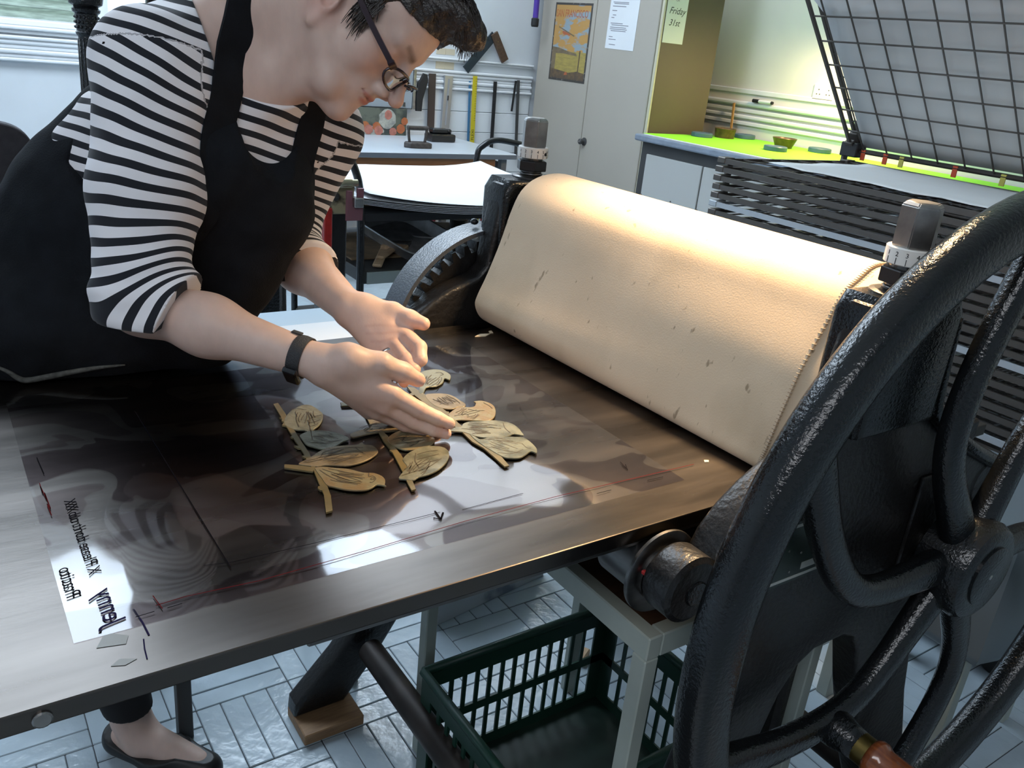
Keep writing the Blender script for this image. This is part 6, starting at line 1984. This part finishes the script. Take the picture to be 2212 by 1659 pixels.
def nail(tip, prev, nrm, w, L):
    NR = 0.0083 if w < 0.006 else 0.0102
    ax = V3(tip) - V3(prev)
    ax /= np.linalg.norm(ax)
    n_ = V3(nrm) - ax * (V3(nrm) @ ax)
    n_ /= np.linalg.norm(n_)
    s_ = np.cross(ax, n_)
    mb = MB()
    vs, fs = [], []
    for t in (0.0, 0.0007):
        for i in range(6):
            for k in range(5):
                u, v = i / 5, k / 4 * 2 - 1
                ww = w * (1 - 0.35 * max(0, u - 0.6) ** 2 * 4) * (1 - 0.25 * max(0, 0.3 - u))
                p = V3(tip) + ax * (L * (u - 0.55)) + s_ * (v * ww) + n_ * (NR * math.sqrt(max(0.1, 1 - (v * 0.62) ** 2)) - 0.0022 * max(0, u - 0.5) - t + 0.0004)
                vs.append(p)
    for i in range(5):
        for k in range(4):
            a = i * 5 + k
            fs += [(a, a + 1, a + 6, a + 5), (30 + a, 30 + a + 5, 30 + a + 6, 30 + a + 1)]
    mb.add(vs, fs)
    return mb.build('fingernail', NAIL, woman, smooth=True)


back_r = np.cross(J['r_i0'] - J['r_wr'], J['r_p0'] - J['r_i0'])
back_r /= np.linalg.norm(back_r)
if back_r @ (np.array(CAM_POS) - J['r_i0']) < 0:
    back_r = -back_r
for f, w in (('i', 0.0052), ('m', 0.0054)):
    nail(J['r_%s3' % f], J['r_%s2' % f], back_r * 0.8 + V3((0, 0, 0.55)), w, 0.011)
nail(J['r_th3'] + V3((0.0, -0.0, 0.0)), J['r_th2'], np.array(CAM_POS) - J['r_th3'] + V3((0.35, 0.1, -0.25)), 0.0066, 0.0135)

# ------------------------------------------------------------------ striped top
SHO = 0.0065
WR_, WL_ = J['r_wr'], J['l_wr']
r_cuff = J['r_el'] * 0.80 + WR_ * 0.20
l_cuff = J['l_el'] * 0.50 + WL_ * 0.50
r_ax, l_ax = (WR_ - J['r_el']) / np.linalg.norm(WR_ - J['r_el']), (WL_ - J['l_el']) / np.linalg.norm(WL_ - J['l_el'])
r_cut = r_ax * 0.82 + V3((0.35, -0.05, -0.55)) * 0.45
r_cut /= np.linalg.norm(r_cut)
sh_prims = torso[2:] + [RC(RS, RS * 0.5 + J['r_el'] * 0.5, 0.0625, 0.0575, 0.03), RC(RS * 0.5 + J['r_el'] * 0.5, J['r_el'], 0.0575, 0.0490, 0.03), RC(J['r_el'], J['r_el'] * 0.5 + WR_ * 0.5, 0.0490, 0.0475, 0.03), RC((0.245, 1.335, 1.20), (0.20, 1.375, 1.12), 0.055, 0.07, 0.05),
                        RC(LS, J['l_el'], 0.053, 0.047, 0.03), RC(J['l_el'], J['l_el'] * 0.3 + WL_ * 0.7, 0.048, 0.044, 0.03), EL(WAI, (0.13, 0.10, 0.12), TR, 0.06)] + neckp[1:]
# neckline: boat neck plane through front and back
NKN = (NECK + V3((0.055, -0.085, -0.060)))
nk_n = (HM[:, 2] * 0.45 + up2 * 0.75)
nk_n /= np.linalg.norm(nk_n)
elb_r, elb_l = J['r_el'], J['l_el']
NKH = EL(NECK + FRONT * 0.014 + sh_ax * 0.014 + up2 * 0.074, (0.066, 0.072, 0.060), TR)


def shirt_post(p, d):
    d = d - SHO + 0.0016 * wob(p, 34.0) + 0.0016 * wob(p[:, [2, 0, 1]], 21.0, 1.3)
    de = np.sqrt(((p - elb_r) ** 2).sum(1))
    ta = (p - RS) @ ((elb_r - RS) / np.linalg.norm(elb_r - RS))
    d = d + 0.0030 * np.sin(ta * 165 + 3.0 * np.sin(p[:, 0] * 25) + 14 * p[:, 1]) * np.exp(-(de / 0.075) ** 2)
    c1 = (p - r_cuff) @ r_cut
    c2 = (p - l_cuff) @ l_ax
    near_r = np.sqrt(((p - r_cuff) ** 2).sum(1)) < 0.16
    near_l = np.sqrt(((p - l_cuff) ** 2).sum(1)) < 0.13
    d = np.where(near_r, np.maximum(d, c1), d)
    d = np.where(near_l, np.maximum(d, c2), d)
    lat_ = np.abs((p - NECK) @ sh_ax)
    d = np.maximum(d, (p - V3((0.356, 1.193, 1.285))) @ V3((0.1477, -0.6510, 0.7446)) - 1.3 * np.maximum(lat_ - 0.060, 0))
    return np.maximum(d, 0.99 - p[:, 2])


shirt_sdf = SDF(sh_prims, (), shirt_post)
P2, Q2 = surface(shirt_sdf, (0.0, 0.95, 0.90), (0.74, 1.62, 1.45), 0.0026)


def arm_coord(p, a, b, c):
    ab, bc = b - a, c - b
    la, lb = np.linalg.norm(ab), np.linalg.norm(bc)
    ta = ((p - a) @ ab) / la
    tb = ((p - b) @ bc) / lb
    # smooth hand-over at the elbow by the bisecting plane
    n_ = ab / la + bc / lb
    n_ /= np.linalg.norm(n_)
    t = (p - b) @ n_
    w = 1 / (1 + np.exp(-t / 0.016))
    return ta * (1 - w) + (la + tb) * w


def seg_d(p, a, b):
    ba = b - a
    t = np.clip(((p - a) @ ba) / (ba @ ba), 0, 1)
    q = p - a - t[:, None] * ba
    return np.sqrt((q * q).sum(1))


ar, al = arm_coord(P2, RS, elb_r, WR_), arm_coord(P2, LS, elb_l, WL_)
dr_ = np.minimum(seg_d(P2, RS, elb_r), seg_d(P2, elb_r, WR_))
dl_ = np.minimum(seg_d(P2, LS, elb_l), seg_d(P2, elb_l, WL_))
tcoord = -((P2 - NECK) @ up2) + 0.75 * ((P2 - NECK) @ FRONT)
is_r = (dr_ < 0.078) & (ar > -0.015)
is_l = (dl_ < 0.075) & (al > -0.010)
st_c = np.where(is_r, ar, np.where(is_l, al, tcoord + 0.013))
rgt = (P2 - RS) @ np.array(R2)
st_c = st_c - np.where(is_r, 0.50 * rgt * np.clip(1.15 - ar / 0.20, 0, 1), 0)
st_c = st_c + 0.0012 * wob(P2, 30.0)
STRIPE = bpy.data.materials.new('black_and_white_striped_jersey')
STRIPE.use_nodes = True
_n = STRIPE.node_tree
_b = _n.nodes['Principled BSDF']
_b.inputs['Roughness'].default_value = 0.9
_b.inputs['Specular IOR Level'].default_value = 0.15
_b.inputs['Sheen Weight'].default_value = 0.15
_at = _n.nodes.new('ShaderNodeAttribute')
_at.attribute_name = 'stripe'
_ma = _n.nodes.new('ShaderNodeMath')
_ma.operation = 'MULTIPLY'
_ma.inputs[1].default_value = 1 / 0.0238
_fr = _n.nodes.new('ShaderNodeMath')
_fr.operation = 'FRACT'
_rp = _n.nodes.new('ShaderNodeValToRGB')
_rp.color_ramp.interpolation = 'CONSTANT'
_rp.color_ramp.elements[0].color = (0.80, 0.79, 0.82, 1)
_rp.color_ramp.elements[1].position = 0.55
_rp.color_ramp.elements[1].color = (0.018, 0.02, 0.026, 1)
_n.links.new(_at.outputs['Fac'], _ma.inputs[0])
_n.links.new(_ma.outputs[0], _fr.inputs[0])
_n.links.new(_fr.outputs[0], _rp.inputs[0])
_n.links.new(_rp.outputs[0], _b.inputs['Base Color'])
top_ = np_mesh('striped_top', P2, Q2, STRIPE, woman, {'stripe': st_c})
plabel(top_, 'black and white striped jersey top')

# ------------------------------------------------------------------ black pinafore dress
dr_prims = [EL(PEL, (0.185, 0.140, 0.13), TR, 0.06), EL(WAI, (0.155, 0.120, 0.125), TR, 0.06), EL(CHE, (0.158, 0.113, 0.12), TR, 0.05)]
for s in (-1, 1):
    dr_prims.append(EL(CHE + sh_ax * 0.055 * s + FRONT * 0.060 - up2 * 0.016, (0.074, 0.058, 0.075), TR, 0.07))
dr_prims.append(EL(CHE + FRONT * 0.070 - up2 * 0.02, (0.075, 0.050, 0.085), TR, 0.07))
# cloth hanging from the bust to the bed edge, the back panel and the skirt
dr_prims += [RC((0.405, 1.222, 1.09), (0.365, 1.245, 1.01), 0.058, 0.056, 0.05), RC((0.365, 1.245, 1.01), (0.330, 1.262, 0.940), 0.056, 0.050, 0.05), RC((0.330, 1.268, 0.915), (0.10, 1.315, 0.915), 0.052, 0.055, 0.06),
             RC((0.30, 1.31, 1.08), (0.20, 1.34, 0.94), 0.10, 0.09, 0.06), RC((0.26, 1.350, 1.130), (0.06, 1.455, 0.945), 0.066, 0.082, 0.07), RC((0.25, 1.355, 1.195), (0.19, 1.39, 1.10), 0.060, 0.072, 0.05),
             RC((0.10, 1.315, 0.925), (-0.02, 1.40, 0.93), 0.055, 0.08, 0.06), EL((0.11, 1.50, 0.80), (0.22, 0.19, 0.16), None, 0.08), RC((0.11, 1.51, 0.78), (0.10, 1.54, 0.60), 0.18, 0.17, 0.06)]
BEDC, BEDH = V3((0.58, 0.955, 0.845)), V3((0.84, 0.362, 0.0165))


def dress_post(p, d):
    d = d - 0.004 + 0.0022 * wob(p, 17.0, 0.4) + 0.0012 * wob(p, 43.0, 2.0)
    q = np.abs(p - BEDC) - BEDH
    bx = np.minimum(q.max(1), 0) + np.sqrt((np.maximum(q, 0) ** 2).sum(1)) - 0.0015
    d = np.maximum(d, -bx)
    r = p - NECK
    lat, frd, hgt = r @ sh_ax, r @ FRONT, r @ up2
    # scooped bib between the straps, deep armholes, low back
    sc_ = 1 - np.sqrt(((lat - 0.020) / 0.066) ** 2 + ((hgt - 0.030) / 0.074) ** 2)
    lim = 0.030 - 4.2 * np.maximum(-lat - 0.070, 0) - 3.0 * np.maximum(lat - 0.100, 0)
    lim = np.maximum(lim, np.where(lat < 0, -0.212, -0.15))
    wb_ = np.clip((0.025 - frd) / 0.05, 0, 1)
    lim = lim * (1 - wb_) - 0.13 * wb_
    d = np.maximum(d, (hgt - lim) * 0.35)
    d = np.where(frd > 0.0, np.maximum(d, sc_ * 0.045), d)
    da = seg_d(p, RS, elb_r) - 0.071
    d = np.where(p[:, 2] > 1.02, np.maximum(d, -da), d)
    return d


dress_sdf = SDF(dr_prims, (), dress_post)
P3, Q3 = surface(dress_sdf, (-0.24, 1.10, 0.30), (0.60, 1.82, 1.40), 0.0036, 8, 0.045)
DRESS = mat('black_brushed_denim', (0.0075, 0.009, 0.012), 0.88, var=0.35, vscale=30, bump=0.3, bscale=420, spec=0.18)
dress = np_mesh('pinafore_dress', P3, Q3, DRESS, woman)
plabel(dress, 'black pinafore dress with bib and shoulder straps')


# worn grey edge tape along the folded hem where the dress meets the bed
def snap(sdf, p, off, axis=None):
    p = V3(p)
    for _ in range(25):
        d = float(sdf(p[None, :])[0]) - off
        g = np.array([float(sdf((p + e_)[None, :])[0]) - float(sdf((p - e_)[None, :])[0]) for e_ in np.eye(3) * 0.003])
        g /= np.linalg.norm(g) + 1e-9
        p = p - g * d * 0.8
    return p


hem = [snap(dress_sdf, q, 0.0015) for q in ((0.075, 1.295, 0.908), (0.083, 1.285, 0.900), (0.085, 1.278, 0.888), (0.091, 1.270, 0.878), (0.117, 1.256, 0.875), (0.145, 1.245, 0.878), (0.178, 1.240, 0.884), (0.21, 1.236, 0.888))]
hem = [tuple(q) for q in hem]
hs = spline(hem, 5)
mm_ = len(hs)
MB().tube(hs, [0.0012 + 0.0034 * math.sin(math.pi * min(1, i / mm_ * 1.05)) ** 0.8 for i in range(mm_)], 8).build('hem_tape', mat('worn_grey_hem', (0.075, 0.078, 0.072), 0.8, var=0.5, vscale=160), woman, smooth=True)


# straps lying on the shoulders: sampled over the shirt surface
def on_shirt(p, n_, off):
    p = V3(p)
    for _ in range(12):
        d = float(shirt_sdf(p[None, :], sh_prims)[0])
        p = p - n_ * (d - off) * 0.7
    return p


strap_base = SDF(sh_prims + [RC(q.a, q.b, q.r1 - 0.004, q.r2 - 0.004, 0.02) for q in (neckp[0], neckp[3])])


def strap(lat, w, name):
    pts = []
    for t in np.linspace(0, 1, 22):
        a = math.radians(-62 + 210 * t)
        dirv = FRONT * math.cos(a) + up2 * math.sin(a)
        ctr = UPC + sh_ax * lat + up2 * -0.02
        # march inward from outside
        s = 0.20
        for _ in range(60):
            q = ctr + dirv * s
            e = float(strap_base(q[None, :])[0]) - SHO - 0.002
            if e < 0.001:
                break
            s -= max(0.0015, e * 0.5)
        pts.append(ctr + dirv * (s + 0.0015))
    pts = [pts[0]] + [(pts[i - 1] + pts[i] * 2 + pts[i + 1]) / 4 for i in range(1, len(pts) - 1)] + [pts[-1]]
    sec = [(0.0022, -w / 2), (0.0030, 0), (0.0022, w / 2), (-0.0022, w / 2), (-0.0022, -w / 2)]
    vs, fs = [], []
    m = len(pts)
    for i in range(m):
        t = pts[min(i + 1, m - 1)] - pts[max(i - 1, 0)]
        t /= np.linalg.norm(t)
        sd = sh_ax - t * (sh_ax @ t)
        sd /= np.linalg.norm(sd)
        nn = np.cross(sd, t)
        if nn @ (pts[i] - UPC) < 0:
            nn = -nn
        for a, b in sec:
            vs.append(pts[i] + nn * a + sd * b)
    n = len(sec)
    for i in range(m - 1):
        for k in range(n):
            k2 = (k + 1) % n
            fs.append((i * n + k, i * n + k2, (i + 1) * n + k2, (i + 1) * n + k))
    return MB().add(vs, fs).build(name, DRESS, woman, angle=50)


strap(-0.068, 0.046, 'shoulder_strap')
strap(0.078, 0.044, 'shoulder_strap')

# trousers and flat shoes
tp = [RC(HIPR, KNE, 0.095, 0.064, 0.05), RC(KNE, KNE * 0.55 + ANK * 0.45, 0.062, 0.060, 0.03), RC(KNE * 0.55 + ANK * 0.45, ANK + V3((-0.004, 0, 0.03)), 0.060, 0.044, 0.03), RC(HIPL, KNE2, 0.095, 0.064, 0.05), RC(KNE2, ANK2, 0.062, 0.044, 0.03)]
P4, Q4 = surface(SDF(tp, (), lambda p, d: np.maximum(d, 0.112 - p[:, 2])), (-0.1, 1.3, 0.08), (0.4, 1.9, 0.95), 0.005)
np_mesh('trousers', P4, Q4, mat('black_leggings', (0.010, 0.010, 0.012), 0.85), woman)
SHOE = mat('black_flat_shoe', (0.010, 0.010, 0.011), 0.45)
for an, to in ((ANK, TOE), (ANK2, TOE2)):
    ax = (to - an) * V3((1, 1, 0))
    ax /= np.linalg.norm(ax)
    hl_ = an * V3((1, 1, 0)) - ax * 0.026
    sp = [RC(hl_ + V3((0, 0, 0.030)), hl_ + ax * 0.10 + V3((0, 0, 0.026)), 0.034, 0.036, 0.03), RC(hl_ + ax * 0.10 + V3((0, 0, 0.026)), hl_ + ax * 0.190 + V3((0, 0, 0.022)), 0.036, 0.029, 0.03)]

    def sh_post(p, d, hl_=hl_, ax=ax):
        t = (p - hl_) @ ax
        top = np.where(t < 0.14, 0.050 - 0.02 * np.sin(np.clip((t + 0.03) / 0.17, 0, 1) * math.pi), 0.050)
        d = np.maximum(d - 0.003, 0.001 - p[:, 2])
        return np.maximum(d, p[:, 2] - top)

    lo = np.minimum(hl_, hl_ + ax * 0.25) - 0.08
    hi = np.maximum(hl_, hl_ + ax * 0.25) + 0.08
    lo[2], hi[2] = -0.01, 0.09
    P5, Q5 = surface(SDF(sp, (), sh_post), lo, hi, 0.003)
    np_mesh('flat_shoe', P5, Q5, SHOE, woman)

# ------------------------------------------------------------------ hair
def hair_post(p, d):
    q = ((p - HP) @ HM) / HS
    x, y, z = q[:, 0], q[:, 1], q[:, 2]
    str_ = 0.0012 * np.sin(420 * x + 40 * y + 20 * np.sin(30 * z)) + 0.0012 * np.sin(90 * y - 260 * x + 60 * z)
    d = d + str_
    # hairline: front edge high on the forehead, dips at the temple, short at the nape
    ax_ = np.abs(x)
    hlz = np.where(y > 0.045, 0.078 - 0.25 * ax_ + 0.0 * y, np.where(y > 0.012, 0.006 + (y - 0.012) * 1.75, np.where(y > -0.028, 0.030 + 0 * y, -0.052 + 0.3 * np.abs(y + 0.075))))
    temple = (y > 0.012) & (y < 0.046) & (ax_ > 0.045)
    hlz = np.where(temple, 0.000 + (y - 0.012) * 1.9, hlz)
    return np.maximum(d, (hlz - z) * 0.8 * HS)


hp_ = [HE((0, -0.010, 0.055), (0.0805, 0.104, 0.085), 0.01), HE((0, 0.035, 0.075), (0.066, 0.062, 0.052), 0.02), HE((0.012, 0.088, 0.112), (0.046, 0.040, 0.024), 0.02, 0.35), HE((0.005, 0.118, 0.112), (0.032, 0.022, 0.016), 0.014, 0.6),
       HE((0, -0.07, -0.02), (0.048, 0.022, 0.05), 0.02), HE((0.067, 0.022, 0.014), (0.008, 0.014, 0.032), 0.012), HE((-0.067, 0.022, 0.014), (0.008, 0.014, 0.032), 0.012)]
lo, hi = HP - 0.22, HP + 0.22
P6, Q6 = surface(SDF(hp_, (), hair_post), lo, hi, 0.0024)
HAIR = mat('dark_brown_hair', (0.022, 0.015, 0.012), 0.35, var=0.6, vscale=120, spec=0.6, bump=0.6, bscale=300)
hair = np_mesh('hair', P6, Q6, HAIR, woman)
plabel(hair, 'short dark brown hair with swept up fringe')
strands = MB()


def strand(pts, r):
    pp_ = spline([tuple(hl(*p)) for p in pts], 5)
    m = len(pp_)
    strands.tube(pp_, [r * (1 - i / m) ** 0.7 + 0.00015 for i in range(m)], 5)


for k in range(130):      # sideburn wisps
    s = 1 if k % 4 else -1
    y0, z0 = random.uniform(0.012, 0.040), random.uniform(0.02, 0.05)
    L = random.uniform(0.018, 0.050)
    strand([(0.0735 * s, y0, z0), (0.074 * s, y0 + 0.002, z0 - L * 0.5), (0.069 * s, y0 + 0.006 + random.uniform(-.003, .003), z0 - L)], random.uniform(0.0005, 0.0010))
for k in range(320):      # fringe
    x0 = random.uniform(-0.045, 0.05)
    z0 = random.uniform(0.090, 0.125)
    L = random.uniform(0.02, 0.05)
    strand([(x0, 0.06, z0 + 0.01), (x0 * 0.95, 0.085 + L * 0.3, z0 + 0.016), (x0 * 0.8 + random.uniform(-.006, .006), 0.095 + L * 0.8, z0 + random.uniform(-0.012, 0.012))], random.uniform(0.0005, 0.0011))
for k in range(70):      # nape
    x0 = random.uniform(-0.045, 0.055)
    strand([(x0, -0.086, 0.0), (x0, -0.090, -0.035), (x0 + random.uniform(-.004, .004), -0.078, -0.062 - random.uniform(0, 0.014))], random.uniform(0.0008, 0.0015))
tag(strands.build('hair_wisps', HAIR, woman, smooth=True), kind='stuff')

# ------------------------------------------------------------------ glasses
GFR = mat('dark_plum_acetate', (0.022, 0.008, 0.014), 0.2, coat=0.4)
LENS = bpy.data.materials.new('clear_lens')
LENS.use_nodes = True
_n = LENS.node_tree
_n.nodes.clear()
_o = _n.nodes.new('ShaderNodeOutputMaterial')
_mx = _n.nodes.new('ShaderNodeMixShader')
_t = _n.nodes.new('ShaderNodeBsdfTransparent')
_t.inputs[0].default_value = (0.92, 0.93, 0.95, 1)
_g = _n.nodes.new('ShaderNodeBsdfGlossy')
_g.inputs['Roughness'].default_value = 0.02
_fz = _n.nodes.new('ShaderNodeFresnel')
_fz.inputs[0].default_value = 1.18
_n.links.new(_fz.outputs[0], _mx.inputs[0])
_n.links.new(_t.outputs[0], _mx.inputs[1])
_n.links.new(_g.outputs[0], _mx.inputs[2])
_n.links.new(_mx.outputs[0], _o.inputs[0])
gl_frame = MB()
rimp = {}
for s in (1, -1):
    pts = []
    for k in range(28):
        a = 2 * math.pi * k / 28
        x, z = 0.0245 * math.copysign(abs(math.cos(a)) ** 0.85, math.cos(a)), 0.0150 * math.copysign(abs(math.sin(a)) ** 0.85, math.sin(a))
        pts.append(hl((0.0335 + x) * s, 0.1155 - 0.0065 * ((x + 0.004) / 0.024) ** 2 - (0.006 if x > 0 else 0) * (x / 0.0245) + 0.12 * z, -0.004 + z))
    rimp[s] = pts
glasses = MB().tube(rimp[1], 0.0021, 8, closed=True).build('eyeglasses', GFR, woman, smooth=True)
plabel(glasses, 'dark plum framed glasses')
MB().tube(rimp[-1], 0.0021, 8, closed=True).build('rim', GFR, glasses, smooth=True)
for s in (1, -1):
    c = sum(rimp[s]) / len(rimp[s])
    n = len(rimp[s])
    MB().add([c] + rimp[s], [(0, 1 + k, 1 + (k + 1) % n) for k in range(n)]).build('lens', LENS, glasses, smooth=True)
    MB().tube(spline([tuple(hl(0.057 * s, 0.104, 0.004)), tuple(hl(0.068 * s, 0.096, 0.006)), tuple(hl(0.0755 * s, 0.06, 0.012)), tuple(hl(0.080 * s, 0.02, 0.020)), tuple(hl(0.081 * s, -0.01, 0.030)), tuple(hl(0.078 * s, -0.035, 0.014))], 6), [0.0046] * 6 + [0.0036] * 25, section=[(0.45, -1), (0.45, 1), (-0.45, 1), (-0.45, -1)]).build('temple_arm', GFR, glasses)
MB().tube(spline([tuple(hl(0.0095, 0.1155, 0.001)), tuple(hl(0.004, 0.1215, 0.0045)), tuple(hl(-0.004, 0.1215, 0.0045)), tuple(hl(-0.0095, 0.1155, 0.001))], 4), 0.0017, 6).build('bridge', GFR, glasses, smooth=True)

# wrist band on the near wrist and ring on the far hand
BAND = mat('charcoal_rubber', (0.022, 0.023, 0.026), 0.5, bump=0.5, bscale=700)
bc = J['r_wr'] * 0.90 + J['r_el'] * 0.10
bx_ = (J['r_wr'] - J['r_el']) / np.linalg.norm(J['r_wr'] - J['r_el'])
u_ = V3((0, 0, 1)) - bx_ * bx_[2]
u_ /= np.linalg.norm(u_)
w_ = np.cross(bx_, u_)
prof = []
N_ = 48
ring_o, ring_i = [], []
vs, fs = [], []
for k in range(N_):
    a = 2 * math.pi * k / N_
    dirv = u_ * math.cos(a) + w_ * math.sin(a)
    s = 0.05
    for _ in range(40):
        e = min(q.d((bc + dirv * s)[None, :])[0] for q in arms[1:3] + hands[:8])
        if e < 0.0006:
            break
        s -= max(0.0004, e * 0.6)
    for t, rr in ((-0.0085, s + 0.0002), (-0.0085, s + 0.0022), (0, s + 0.0030), (0.0085, s + 0.0022), (0.0085, s + 0.0002)):
        vs.append(bc + bx_ * t + dirv * rr)
for k in range(N_):
    k2 = (k + 1) % N_
    for i in range(5):
        i2 = (i + 1) % 5
        fs.append((k * 5 + i, k2 * 5 + i, k2 * 5 + i2, k * 5 + i2))
band = MB().add(vs, fs).build('fitness_band', BAND, woman, angle=35)
plabel(band, 'charcoal rubber fitness band')
# display block on the underside edge facing the viewer, and loose strap end
view = np.array(CAM_POS) - bc
vd = view - bx_ * (view @ bx_)
vd = vd / np.linalg.norm(vd) + V3((0, 0, -1.25))
vd -= bx_ * (vd @ bx_)
vd /= np.linalg.norm(vd)
Md = frame(tuple(bc + vd * 0.0285), Vector(vd), Vector(bx_))
MB().box((-0.0092, -0.016, -0.004), (0.0092, 0.016, 0.0042), 0.0025, Md, 2).build('tracker_display', mat('black_glass', (0.006, 0.006, 0.008), 0.08, coat=0.5), band)
MB().box((-0.020, -0.004, -0.001), (-0.006, 0.004, 0.0012), 0.0008, frame(tuple(bc + u_ * 0.0272 - w_ * 0.006), Vector(u_), Vector(bx_))).build('strap_tip', BAND, band)
rc_ = J['l_r0'] * 0.62 + J['l_r1'] * 0.38
rx_ = (J['l_r1'] - J['l_r0']) / np.linalg.norm(J['l_r1'] - J['l_r0'])
MB().lathe([(-0.0022, 0.0108), (-0.0022, 0.0122), (0.0022, 0.0122), (0.0022, 0.0108)], rc_, rx_, 28, False).build('finger_ring', mat('silver', (0.7, 0.71, 0.72), 0.15, 1.0), woman, smooth=True)
